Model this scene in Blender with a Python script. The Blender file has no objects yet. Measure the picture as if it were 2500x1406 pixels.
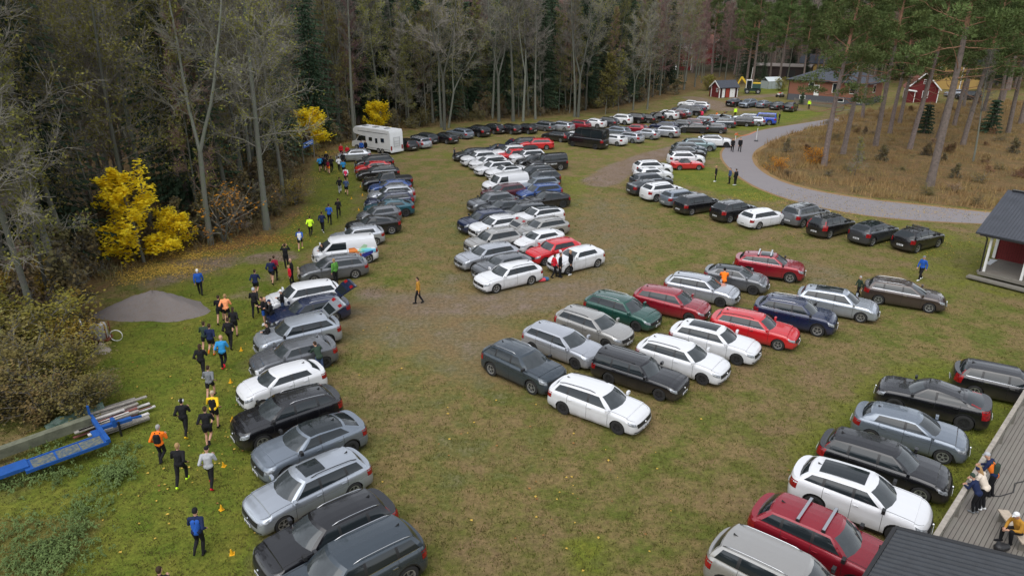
import bpy, bmesh, math, random
import numpy as np
from mathutils import Vector, Matrix
R = math.radians
scene = bpy.context.scene
col = scene.collection

# ------------------------------------------------------------------ camera, sky, sun, exposure
FPX, PITCH, CAMH = 1690.0, R(21.5), 16.8
cam_d = bpy.data.cameras.new("camera"); cam = bpy.data.objects.new("camera", cam_d); col.objects.link(cam)
cam_d.sensor_width = 36; cam_d.lens = 36 * FPX / 2500; cam_d.clip_end = 6000
cam.location = (0, 0, CAMH); cam.rotation_euler = (R(90) - PITCH, 0, 0)
scene.camera = cam
SUN_EL, SUN_ROT = R(58), R(205)
w = bpy.data.worlds.new("World"); scene.world = w; w.use_nodes = True
nt = w.node_tree; nt.nodes.clear()
sky = nt.nodes.new('ShaderNodeTexSky'); sky.sky_type = 'NISHITA'; sky.sun_disc = False
sky.sun_elevation = SUN_EL; sky.sun_rotation = SUN_ROT; sky.dust_density = 1.2; sky.air_density = 1.0; sky.ozone_density = 1.0
hs = nt.nodes.new('ShaderNodeHueSaturation'); hs.inputs['Saturation'].default_value = 0.25
bg = nt.nodes.new('ShaderNodeBackground'); bg.inputs[1].default_value = 0.15
out = nt.nodes.new('ShaderNodeOutputWorld')
nt.links.new(sky.outputs[0], hs.inputs['Color']); nt.links.new(hs.outputs[0], bg.inputs[0]); nt.links.new(bg.outputs[0], out.inputs[0])
sd = bpy.data.lights.new("sun", 'SUN'); sd.energy = 1.0; sd.angle = R(75); sd.color = (1, .97, .93)
so = bpy.data.objects.new("sun", sd); col.objects.link(so)
so.rotation_euler = (R(90) - SUN_EL, 0, -SUN_ROT + math.pi)
scene.view_settings.view_transform = 'Standard'; scene.view_settings.look = 'None'
scene.view_settings.gamma = 1; scene.view_settings.exposure = 0.82

def at(x, y, z=0.0):
    """photo pixel -> world point on the level z"""
    X, Y = x - 1250, 703 - y
    d = (X, Y * math.sin(PITCH) + FPX * math.cos(PITCH), Y * math.cos(PITCH) - FPX * math.sin(PITCH))
    t = (z - CAMH) / d[2]
    return Vector((t * d[0], t * d[1], z))

# ------------------------------------------------------------------ helpers
def mesh(name, V, F, mats=(), fm=None, smooth=False, ang=None):
    me = bpy.data.meshes.new(name); me.from_pydata([tuple(v) for v in V], [], F)
    for m in mats: me.materials.append(m)
    if fm is not None and len(fm): me.polygons.foreach_set('material_index', np.array(fm, dtype=np.int32))
    if smooth:
        me.polygons.foreach_set('use_smooth', np.ones(len(me.polygons), dtype=bool))
        if ang: me.set_sharp_from_angle(angle=R(ang))
    me.update(); return me

def obj(name, me, parent=None, loc=(0, 0, 0), rz=0.0, color=None):
    o = bpy.data.objects.new(name, me); col.objects.link(o)
    o.location = loc; o.rotation_euler = (0, 0, rz)
    if parent: o.parent = parent
    if color: o.color = color
    return o

def tag(o, label=None, cat=None, group=None, kind=None):
    if label: o['label'] = label
    if cat: o['category'] = cat
    if group: o['group'] = group
    if kind: o['kind'] = kind
    return o

def thing(name, label, cat, loc=(0, 0, 0), rz=0.0, group=None):
    return tag(obj(name, None, None, loc, rz), label, cat, group)

class MB:
    """collects boxes, tubes and polygons for ONE mesh"""
    def __init__(s): s.V = []; s.F = []; s.M = []
    def add(s, V, F, m=0):
        b = len(s.V); s.V += [tuple(v) for v in V]; s.F += [tuple(i + b for i in f) for f in F]; s.M += [m] * len(F); return s
    def box(s, c, d, rz=0, m=0, ry=0, rx=0):
        M = Matrix.Translation(c) @ Matrix.Rotation(rz, 4, 'Z') @ Matrix.Rotation(ry, 4, 'Y') @ Matrix.Rotation(rx, 4, 'X')
        h = [x / 2 for x in d]
        V = [M @ Vector((h[0] * a, h[1] * b, h[2] * c2)) for a in (-1, 1) for b in (-1, 1) for c2 in (-1, 1)]
        return s.add(V, [(0, 1, 3, 2), (4, 6, 7, 5), (0, 4, 5, 1), (2, 3, 7, 6), (0, 2, 6, 4), (1, 5, 7, 3)], m)
    def bar(s, a, b, w2, h2, m=0):
        a = Vector(a); b = Vector(b); d = b - a
        return s.box((a + b) / 2, (d.length, w2, h2), math.atan2(d.y, d.x), m, -math.atan2(d.z, math.hypot(d.x, d.y)))
    def tube(s, pts, rad, n=6, m=0, cap=True):
        tube(s.V, s.F, pts, rad, n, cap); s.M += [m] * (len(s.F) - len(s.M)); return s
    def poly(s, pts, m=0): return s.add(pts, [tuple(range(len(pts)))], m)
    def build(s, name, mats, parent=None, smooth=False, ang=35, loc=(0, 0, 0), rz=0):
        if not isinstance(mats, (list, tuple)): mats = [mats]
        return obj(name, mesh(name, s.V, s.F, mats, s.M, smooth, ang), parent, loc, rz)

def tube(V, F, pts, rad, n=5, cap=False):
    pts = [Vector(p) for p in pts]; b = len(V); k = len(pts)
    for i, p in enumerate(pts):
        d = (pts[min(i + 1, k - 1)] - pts[max(i - 1, 0)])
        if d.length < 1e-9: d = Vector((0, 0, 1))
        d.normalize()
        u = d.cross(Vector((0, 0, 1)) if abs(d.z) < .9 else Vector((1, 0, 0))); u.normalize(); v = d.cross(u)
        r = rad[i] if hasattr(rad, '__len__') else rad
        for j in range(n):
            a = 2 * math.pi * j / n; q = p + u * (r * math.cos(a)) + v * (r * math.sin(a)); V.append((q.x, q.y, q.z))
    for i in range(k - 1):
        for j in range(n):
            a = b + i * n + j; c = b + i * n + (j + 1) % n
            F.append((a, c, c + n, a + n))
    if cap:
        F.append(tuple(b + j for j in range(n))[::-1]); F.append(tuple(b + (k - 1) * n + j for j in range(n)))

# ------------------------------------------------------------------ materials
def mat(name, c=(.5, .5, .5), rough=.6, metal=0.0, var=0.0, vscale=8, bump=0.0, bscale=30, spec=.5, objcol=False, coat=0.0, c2=None, objrand=0.0, ior=1.5, tex='Object', trans=0.0):
    m = bpy.data.materials.new(name); m.use_nodes = True; t = m.node_tree; N = t.nodes; Lk = t.links
    b = N['Principled BSDF']; b.inputs['Roughness'].default_value = rough; b.inputs['Metallic'].default_value = metal
    b.inputs['IOR'].default_value = ior
    b.inputs['Specular IOR Level'].default_value = spec; b.inputs['Coat Weight'].default_value = coat; b.inputs['Coat Roughness'].default_value = .025
    src = None
    if objcol:
        oi = N.new('ShaderNodeObjectInfo'); src = oi.outputs['Color']
    else:
        b.inputs['Base Color'].default_value = (*c, 1)
        if var or c2 or objrand:
            rgb = N.new('ShaderNodeRGB'); rgb.outputs[0].default_value = (*c, 1); src = rgb.outputs[0]
    tc = N.new('ShaderNodeTexCoord')
    if var or c2:
        no = N.new('ShaderNodeTexNoise'); no.inputs['Scale'].default_value = vscale; no.inputs['Detail'].default_value = 6; no.inputs['Roughness'].default_value = .65
        Lk.new(tc.outputs[tex], no.inputs['Vector'])
        mr = N.new('ShaderNodeMapRange'); mr.inputs[1].default_value = .35; mr.inputs[2].default_value = .65
        Lk.new(no.outputs['Fac'], mr.inputs[0])
        if c2:
            mx = N.new('ShaderNodeMix'); mx.data_type = 'RGBA'; Lk.new(mr.outputs[0], mx.inputs[0]); Lk.new(src, mx.inputs[6]); mx.inputs[7].default_value = (*c2, 1); src = mx.outputs[2]
        if var:
            mr2 = N.new('ShaderNodeMapRange'); mr2.inputs[1].default_value = .3; mr2.inputs[2].default_value = .7; mr2.inputs[3].default_value = 1 - var; mr2.inputs[4].default_value = 1 + var
            Lk.new(no.outputs['Fac'], mr2.inputs[0])
            hv = N.new('ShaderNodeHueSaturation'); Lk.new(mr2.outputs[0], hv.inputs['Value']); Lk.new(src, hv.inputs['Color']); src = hv.outputs[0]
    if objrand:
        oi = N.new('ShaderNodeObjectInfo'); mr3 = N.new('ShaderNodeMapRange'); mr3.inputs[3].default_value = 1 - objrand; mr3.inputs[4].default_value = 1 + objrand
        Lk.new(oi.outputs['Random'], mr3.inputs[0]); hv = N.new('ShaderNodeHueSaturation'); Lk.new(mr3.outputs[0], hv.inputs['Value'])
        mr4 = N.new('ShaderNodeMapRange'); mr4.inputs[3].default_value = .5 - objrand * .06; mr4.inputs[4].default_value = .5 + objrand * .06
        ml = N.new('ShaderNodeMath'); ml.operation = 'FRACT'; mu = N.new('ShaderNodeMath'); mu.operation = 'MULTIPLY'; mu.inputs[1].default_value = 7.31
        Lk.new(oi.outputs['Random'], mu.inputs[0]); Lk.new(mu.outputs[0], ml.inputs[0]); Lk.new(ml.outputs[0], mr4.inputs[0]); Lk.new(mr4.outputs[0], hv.inputs['Hue'])
        Lk.new(src, hv.inputs['Color']); src = hv.outputs[0]
    if src: Lk.new(src, b.inputs['Base Color'])
    if trans:   # thin leaves let some light through
        tr = N.new('ShaderNodeBsdfTranslucent'); mxs = N.new('ShaderNodeMixShader'); mxs.inputs[0].default_value = trans
        if src: Lk.new(src, tr.inputs[0])
        else: tr.inputs[0].default_value = (*c, 1)
        Lk.new(b.outputs[0], mxs.inputs[1]); Lk.new(tr.outputs[0], mxs.inputs[2]); Lk.new(mxs.outputs[0], N['Material Output'].inputs[0])
    if objcol and coat:   # object colour alpha carries how metallic the paint is
        sb = N.new('ShaderNodeMath'); sb.operation = 'SUBTRACT'; sb.inputs[0].default_value = 1.0; Lk.new(oi.outputs['Alpha'], sb.inputs[1]); Lk.new(sb.outputs[0], b.inputs['Metallic'])
    if bump:
        nb = N.new('ShaderNodeTexNoise'); nb.inputs['Scale'].default_value = bscale; nb.inputs['Detail'].default_value = 5; Lk.new(tc.outputs[tex], nb.inputs['Vector'])
        bp = N.new('ShaderNodeBump'); bp.inputs['Strength'].default_value = bump; bp.inputs['Distance'].default_value = .05
        Lk.new(nb.outputs['Fac'], bp.inputs['Height']); Lk.new(bp.outputs[0], b.inputs['Normal'])
    return m

M = {}
M['paint'] = mat('car_paint', rough=.32, objcol=True, coat=.7)
def add_dust(m):
    t = m.node_tree; N = t.nodes; Lk = t.links; b = N['Principled BSDF']; src = b.inputs['Base Color'].links[0].from_socket
    tc = N.new('ShaderNodeTexCoord'); sx = N.new('ShaderNodeSeparateXYZ'); Lk.new(tc.outputs['Object'], sx.inputs[0]); no = N.new('ShaderNodeTexNoise'); no.inputs['Scale'].default_value = 3.5; no.inputs['Detail'].default_value = 6; Lk.new(tc.outputs['Object'], no.inputs['Vector'])
    mr = N.new('ShaderNodeMapRange'); mr.inputs[1].default_value = .75; mr.inputs[2].default_value = .20; mr.inputs[3].default_value = .0; mr.inputs[4].default_value = .75; Lk.new(sx.outputs['Z'], mr.inputs[0])
    mu = N.new('ShaderNodeMath'); mu.operation = 'MULTIPLY'; Lk.new(mr.outputs[0], mu.inputs[0]); Lk.new(no.outputs['Fac'], mu.inputs[1])
    mx = N.new('ShaderNodeMix'); mx.data_type = 'RGBA'; Lk.new(mu.outputs[0], mx.inputs[0]); Lk.new(src, mx.inputs[6]); mx.inputs[7].default_value = (.085, .068, .05, 1); Lk.new(mx.outputs[2], b.inputs['Base Color'])
    rr = N.new('ShaderNodeMapRange'); rr.inputs[3].default_value = .26; rr.inputs[4].default_value = .8; Lk.new(mu.outputs[0], rr.inputs[0]); Lk.new(rr.outputs[0], b.inputs['Roughness'])
add_dust(M['paint'])
M['glass'] = mat('car_glass', (.014, .019, .022), rough=.04, spec=.5, ior=1.55)
M['amberbush'] = mat('hedge_leaf', (.42, .27, .04), rough=.8, var=.4, vscale=1, c2=(.26, .21, .05), spec=.2, trans=.3)
M['screen'] = mat('windscreen_glass', (.040, .048, .052), rough=.05, spec=.65, ior=1.6, var=.35, vscale=1.2)
M['trim'] = mat('black_trim', (.014, .014, .015), rough=.45)
M['seam'] = mat('panel_gap', (.006, .006, .006), rough=.8)
M['chrome'] = mat('brushed_chrome', (.62, .63, .65), rough=.22, metal=1)
M['lamp'] = mat('lamp_lens', (.30, .32, .345), rough=.1, metal=.3, var=.75, vscale=11)
M['tail'] = mat('tail_lens', (.24, .008, .010), rough=.12, var=.6, vscale=9)
M['plate'] = mat('plate_white', (.66, .67, .68), rough=.4)
M['ink'] = mat('black_ink', (.02, .02, .025), rough=.5)
M['tyre'] = mat('tyre_rubber', (.018, .018, .018), rough=.85)
M['rim_s'] = mat('rim_silver', (.45, .46, .48), rough=.3, metal=.7)
M['rim_d'] = mat('rim_dark', (.05, .05, .055), rough=.35, metal=.5)
M['cloth'] = mat('cloth', rough=.85, objcol=True, spec=.2)
M['skin'] = mat('skin', rough=.6, objcol=True, spec=.3)
M['bark'] = mat('grey_bark', (.160, .155, .138), rough=.9, var=.45, vscale=3, bump=.6, bscale=14, c2=(.075, .088, .056), objrand=.35)
M['twig'] = mat('twig', (.158, .146, .122), rough=.9, objrand=.45)
M['twig_red'] = mat('birch_twig', (.185, .112, .098), rough=.9, objrand=.3)
M['pinebark'] = mat('pine_bark', (.15, .118, .102), rough=.9, var=.35, vscale=5, bump=.7, bscale=18, objrand=.15)
M['pineup'] = mat('pine_upper_bark', (.235, .125, .075), rough=.85, var=.3, vscale=5, bump=.4, bscale=15, objrand=.15)
M['needle'] = mat('spruce_needle', (.036, .060, .032), rough=.8, objrand=.3, spec=.2)
M['pineneedle'] = mat('pine_needle', (.075, .105, .032), rough=.8, objrand=.2, spec=.2, var=.35, vscale=.6)
M['sparse'] = mat('olive_leaf', (.20, .19, .05), rough=.8, objrand=.3, spec=.2, var=.4, vscale=.5, trans=.3)
M['yellow'] = mat('maple_leaf', (.93, .74, .02), rough=.7, var=.15, vscale=.9, c2=(.90, .78, .06), spec=.2, trans=.5)
M['amber'] = mat('amber_leaf', (.52, .23, .02), rough=.75, var=.35, vscale=1.2, spec=.2, trans=.35)
M['bushy'] = mat('shrub_leaf', (.33, .255, .045), rough=.85, var=.5, vscale=.8, c2=(.18, .175, .045), objrand=.25, spec=.2, trans=.3)
M['brownleaf'] = mat('brown_leaf', (.20, .135, .065), rough=.9, var=.5, vscale=.7, c2=(.105, .10, .045), objrand=.3, spec=.2)
M['olive'] = mat('olive_bush_leaf', (.30, .27, .05), rough=.85, var=.4, vscale=1, c2=(.20, .20, .05), spec=.2, trans=.3)
M['hedgebrown'] = mat('hedge_brown_leaf', (.25, .185, .065), rough=.9, var=.5, vscale=.8, c2=(.15, .14, .045), objrand=.3, spec=.2, trans=.25)
M['russet'] = mat('russet_leaf', (.30, .17, .09), rough=.9, var=.45, vscale=1, c2=(.21, .165, .075), objrand=.3, spec=.15, trans=.25)
M['green'] = mat('nettle_leaf', (.10, .145, .045), rough=.85, var=.4, vscale=2, spec=.2)
M['drygrass'] = mat('dry_grass', (.36, .225, .108), rough=.9, var=.5, vscale=.25, c2=(.19, .145, .055), spec=.1)

# ------------------------------------------------------------------ ground
def seg_d(P, A, B):
    ab = B - A; t = np.clip(((P - A) @ ab) / (ab @ ab), 0, 1); return np.linalg.norm(P - (A + t[:, None] * ab), axis=1)
def poly_d(P, pts):
    return np.min([seg_d(P, np.array(pts[i][:2]), np.array(pts[i + 1][:2])) for i in range(len(pts) - 1)], axis=0)
def inside(P, poly):
    x, y = P[:, 0], P[:, 1]; c = np.zeros(len(P), bool); n = len(poly)
    for i in range(n):
        x1, y1 = poly[i][:2]; x2, y2 = poly[(i + 1) % n][:2]
        hit = ((y1 > y) != (y2 > y)) & (x < (x2 - x1) * (y - y1) / (y2 - y1 + 1e-12) + x1); c ^= hit
    return c

EDGE_PX = [(-500, 1030), (-60, 960), (215, 880), (235, 800), (190, 735), (330, 655), (450, 612), (560, 605), (660, 570), (715, 520), (735, 440), (765, 375), (870, 338), (990, 318), (1100, 302), (1300, 288), (1500, 268), (1625, 240), (1690, 222), (1760, 212), (1850, 200)]
EDGE = [at(*p) for p in EDGE_PX]
FOREST = [tuple(p)[:2] for p in EDGE] + [(120, 420), (-330, 420), (-330, 5)]
HILL_PX = [(2700, 530), (2405, 515), (2280, 500), (2130, 485), (2000, 465), (1920, 445), (1868, 422), (1840, 400), (1835, 383), (1845, 366), (1875, 346), (1925, 326), (1985, 308), (2040, 285), (2110, 270), (2260, 256), (2420, 246), (2800, 240)]
HILL = [tuple(at(*p))[:2] for p in HILL_PX]
ROAD_L = [(2800, 565), (2600, 556), (2385, 546), (2250, 540), (2130, 530), (2000, 508), (1900, 480), (1830, 450), (1790, 420), (1766, 395), (1760, 375), (1775, 355), (1800, 338), (1850, 320), (1920, 308), (1990, 297), (2060, 285)]
ROAD_R = [(2800, 538), (2600, 530), (2405, 520), (2280, 505), (2130, 490), (2000, 470), (1920, 450), (1870, 428), (1842, 405), (1834, 385), (1842, 368), (1872, 350), (1922, 330), (1990, 310), (2070, 294)]
def sheet_strip(L_, R_, n=70):
    def rs(P):
        P = [at(*p) for p in P]; d = [0]
        for i in range(1, len(P)): d.append(d[-1] + (P[i] - P[i - 1]).length)
        out = []
        for k in range(n):
            s = d[-1] * k / (n - 1); i = max(j for j in range(len(P)) if d[j] <= s + 1e-6); i = min(i, len(P) - 2)
            f = (s - d[i]) / (d[i + 1] - d[i]); out.append(P[i].lerp(P[i + 1], f))
        for _ in range(3):
            out = [out[0]] + [(out[i - 1] + out[i] * 2 + out[i + 1]) / 4 for i in range(1, n - 1)] + [out[-1]]
        return out
    return rs(L_), rs(R_)

def build_ground():
    rnd = np.random.RandomState(4)
    xs = np.concatenate([[-2500, -1200, -600, -300, -180, -120, -85], np.arange(-62, 100, .6), [110, 130, 160, 220, 320, 600, 1200, 2500]])
    ys = np.concatenate([[-200, -60, -10, 2], np.arange(8, 172, .6), [175, 180, 190, 205, 225, 260, 300, 360, 450, 600, 900, 1500, 3000]])
    X, Y = np.meshgrid(xs, ys); P = np.stack([X.ravel(), Y.ravel()], 1); n = len(P)
    Z = np.zeros(n)
    Z += np.clip((P[:, 1] - 270) / 300, 0, 3) ** 1.3 * 16
    hd = np.where(inside(P, HILL), poly_d(P, HILL), 0); Z += np.clip(hd / 14, 0, 1) ** 1.5 * 0.3
    # land cover: r bare soil / gravel, g lush green, b leaf litter and dry grass
    def blob(pts, r, soft): return np.clip(1 - (poly_d(P, [at(*p) for p in pts]) - r) / soft, 0, 1)
    dirt = np.zeros(n)
    for pts, r, s, k in [([(900, 775), (1010, 800), (1130, 830), (1190, 870)], 1.6, 4.0, .52), ([(1010, 745), (1200, 740), (1330, 720), (1420, 705)], 1.2, 2.6, .75), ([(905, 712), (915, 715)], .5, 1.0, .95),
                         ([(1130, 690), (1330, 690), (1520, 690)], 1.0, 3.5, .5), ([(1465, 445), (1520, 410), (1600, 380), (1690, 357), (1775, 341)], 1.7, .9, 1.0), ([(1500, 500), (1480, 590), (1440, 680)], 1.5, 4, .45),
                         ([(640, 630), (690, 626)], .9, .9, .95), ([(470, 645), (545, 640)], .9, 1.0, .85), ([(380, 690), (500, 655)], .6, 1.0, .7), ([(600, 720), (660, 670)], .6, 1.5, .4), ([(1000, 950), (1100, 1100)], 2, 4, .22),
                         ([(1690, 239), (1740, 250), (1765, 268)], 1.6, 1.6, .9), ([(1800, 240), (1900, 232)], 1.5, 1.5, .8), ([(1790, 268), (1940, 268)], 1.2, 2, .75), ([(2000, 660), (2040, 690)], .8, 2.2, .5), ([(1060, 620), (1090, 520), (1100, 440)], 2, 4, .25)]:
        dirt = np.maximum(dirt, k * blob(pts, r, s))
    lush = np.zeros(n)
    for pts, r, s, k in [([(300, 1406), (350, 1200), (400, 900), (480, 780), (560, 720)], 3.2, 3.0, 1.0), ([(100, 1350), (300, 1250)], 3, 3, 1), ([(620, 650), (720, 590), (800, 520), (830, 440), (800, 400)], 1.5, 2.5, .8), ([(1690, 420), (1760, 450), (1850, 470)], 2.6, 2, .95), ([(1760, 380), (1720, 340)], 1.5, 1.5, .7),
                         ([(2330, 600), (2390, 680)], 2.5, 4, .6), ([(1660, 400), (1640, 450)], 1, 2, .6), ([(1810, 310), (1960, 275)], 2.5, 3, .9), ([(1450, 1370), (1440, 1340)], .5, .8, .8), ([(1400, 440), (1380, 470)], 1.5, 2.5, .5), ([(1900, 500), (2350, 570)], .8, 1.5, .4),
                         ([(1630, 310), (1600, 340), (1480, 380), (1000, 380)], 2, 4, .35), ([(2150, 1150), (2300, 1000), (2400, 960)], 2.5, 2, .8), ([(1850, 225), (1890, 218)], 3, 4, .8)]:
        lush = np.maximum(lush, k * blob(pts, r, s))
    lit = inside(P, FOREST) * np.clip(poly_d(P, EDGE) / 1.2, 0, 1); lit = np.maximum(lit, np.clip(1 - poly_d(P, EDGE) / 1.8, 0, 1) * .75)
    lit = np.maximum(lit, inside(P, HILL) * np.clip(poly_d(P, HILL) / .7, 0, 1)); lit = np.where(P[:, 1] > 195, 1.0, lit)
    lit = np.where((P[:, 1] < 20) & (P[:, 0] < -14), np.maximum(lit, .5), lit)
    nx, ny = len(xs), len(ys)
    F = [(j * nx + i, j * nx + i + 1, (j + 1) * nx + i + 1, (j + 1) * nx + i) for j in range(ny - 1) for i in range(nx - 1)]
    m = bpy.data.materials.new('field_ground'); m.use_nodes = True; t = m.node_tree; N = t.nodes; Lk = t.links; b = N['Principled BSDF']
    b.inputs['Roughness'].default_value = .95; b.inputs['Specular IOR Level'].default_value = .15
    tc = N.new('ShaderNodeTexCoord'); at_ = N.new('ShaderNodeAttribute'); at_.attribute_name = 'cover'; sp = N.new('ShaderNodeSeparateColor'); Lk.new(at_.outputs['Color'], sp.inputs[0])
    def noise(sc, det=6, rg=.65):
        q = N.new('ShaderNodeTexNoise'); q.inputs['Scale'].default_value = sc; q.inputs['Detail'].default_value = det; q.inputs['Roughness'].default_value = rg; Lk.new(tc.outputs['Object'], q.inputs['Vector']); return q.outputs['Fac']
    def rng(s, a, b2, c=0, d=1):
        q = N.new('ShaderNodeMapRange'); q.inputs[1].default_value = a; q.inputs[2].default_value = b2; q.inputs[3].default_value = c; q.inputs[4].default_value = d; Lk.new(s, q.inputs[0]); return q.outputs[0]
    def math_(op, a, b2):
        q = N.new('ShaderNodeMath'); q.operation = op
        for i, s in enumerate((a, b2)):
            if isinstance(s, (int, float)): q.inputs[i].default_value = s
            else: Lk.new(s, q.inputs[i])
        return q.outputs[0]
    def mix(f, a, b2):
        q = N.new('ShaderNodeMix'); q.data_type = 'RGBA'
        Lk.new(f, q.inputs[0])
        for i, s in ((6, a), (7, b2)):
            if isinstance(s, tuple): q.inputs[i].default_value = (*s, 1)
            else: Lk.new(s, q.inputs[i])
        return q.outputs[2]
    big, mid, fine, tiny = noise(.10, 5), noise(.55, 8, .7), noise(4.5, 8, .75), noise(16, 5, .8)
    grass = mix(rng(mid, .41, .59), (.182, .134, .056), (.096, .112, .021))
    grass = mix(rng(big, .42, .62), grass, mix(rng(mid, .42, .60), (.178, .124, .064), (.124, .114, .032)))
    green = mix(rng(mid, .38, .62), (.088, .122, .014), (.150, .152, .024))
    lf = math_('ADD', sp.outputs[1], math_('MULTIPLY', math_('SUBTRACT', mid, .5), 1.1))
    base = mix(rng(lf, .25, .8), grass, green)
    soil = mix(rng(mid, .38, .62), mix(rng(fine, .35, .65), (.140, .098, .068), (.170, .122, .088)), (.198, .148, .115))
    sf = math_('ADD', sp.outputs[0], math_('MULTIPLY', math_('SUBTRACT', math_('ADD', math_('MULTIPLY', mid, .75), math_('MULTIPLY', fine, .25)), .5), 2.6))
    base = mix(rng(sf, .26, 1.0), base, soil)
    litter = mix(rng(fine, .38, .62), (.135, .080, .038), mix(rng(mid, .4, .6), (.20, .126, .056), (.095, .088, .030)))
    tf = math_('ADD', sp.outputs[2], math_('MULTIPLY', math_('SUBTRACT', fine, .5), .9))
    base = mix(rng(tf, .3, .75), base, litter)
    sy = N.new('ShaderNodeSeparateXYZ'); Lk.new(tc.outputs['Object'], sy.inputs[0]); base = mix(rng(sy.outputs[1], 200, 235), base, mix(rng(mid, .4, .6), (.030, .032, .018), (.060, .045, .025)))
    hv = N.new('ShaderNodeHueSaturation'); Lk.new(base, hv.inputs['Color'])
    Lk.new(math_('MULTIPLY', rng(fine, .34, .66, .62, 1.36), rng(tiny, .36, .64, .70, 1.28)), hv.inputs['Value']); Lk.new(hv.outputs[0], b.inputs['Base Color'])
    bp = N.new('ShaderNodeBump'); bp.inputs['Strength'].default_value = .6; bp.inputs['Distance'].default_value = .10; Lk.new(math_('ADD', fine, math_('MULTIPLY', tiny, .5)), bp.inputs['Height']); Lk.new(bp.outputs[0], b.inputs['Normal'])
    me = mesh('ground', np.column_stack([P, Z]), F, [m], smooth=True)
    ca = me.color_attributes.new('cover', 'FLOAT_COLOR', 'POINT')
    ca.data.foreach_set('color', np.column_stack([dirt, lush, lit, np.ones(n)]).astype(np.float32).ravel())
    tag(obj('ground', me), kind='structure')
    # asphalt path with sandy, needle covered verge, each sheet 4-8 mm above the one below
    Lp, Rp = sheet_strip(ROAD_L, ROAD_R)
    asp = mat('asphalt', (.225, .205, .212), rough=.9, var=.18, vscale=.6, bump=.3, bscale=40, c2=(.18, .165, .168))
    ver = mat('verge_needles', (.32, .175, .070), rough=.95, var=.4, vscale=2.5, c2=(.15, .11, .04))
    def strip(name, wid, z, m):
        V = []
        for a, c in zip(Lp, Rp):
            d = (c - a).normalized(); jit = lambda: wid * (0.75 + .5 * random.random()) if wid else 0
            V += [(a.x - d.x * jit() * .5, a.y - d.y * jit() * .5, z), (c.x + d.x * jit(), c.y + d.y * jit(), z)]
        tag(obj(name, mesh(name, V, [(2 * i, 2 * i + 1, 2 * i + 3, 2 * i + 2) for i in range(len(Lp) - 1)], [m])), kind='structure')
    random.seed(1); strip('verge', .65, .012, ver); strip('path', 0, .022, asp)
build_ground()
def gz(x, y):
    z = max(0, (y - 270) / 300) ** 1.3 * 16
    return z

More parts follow.
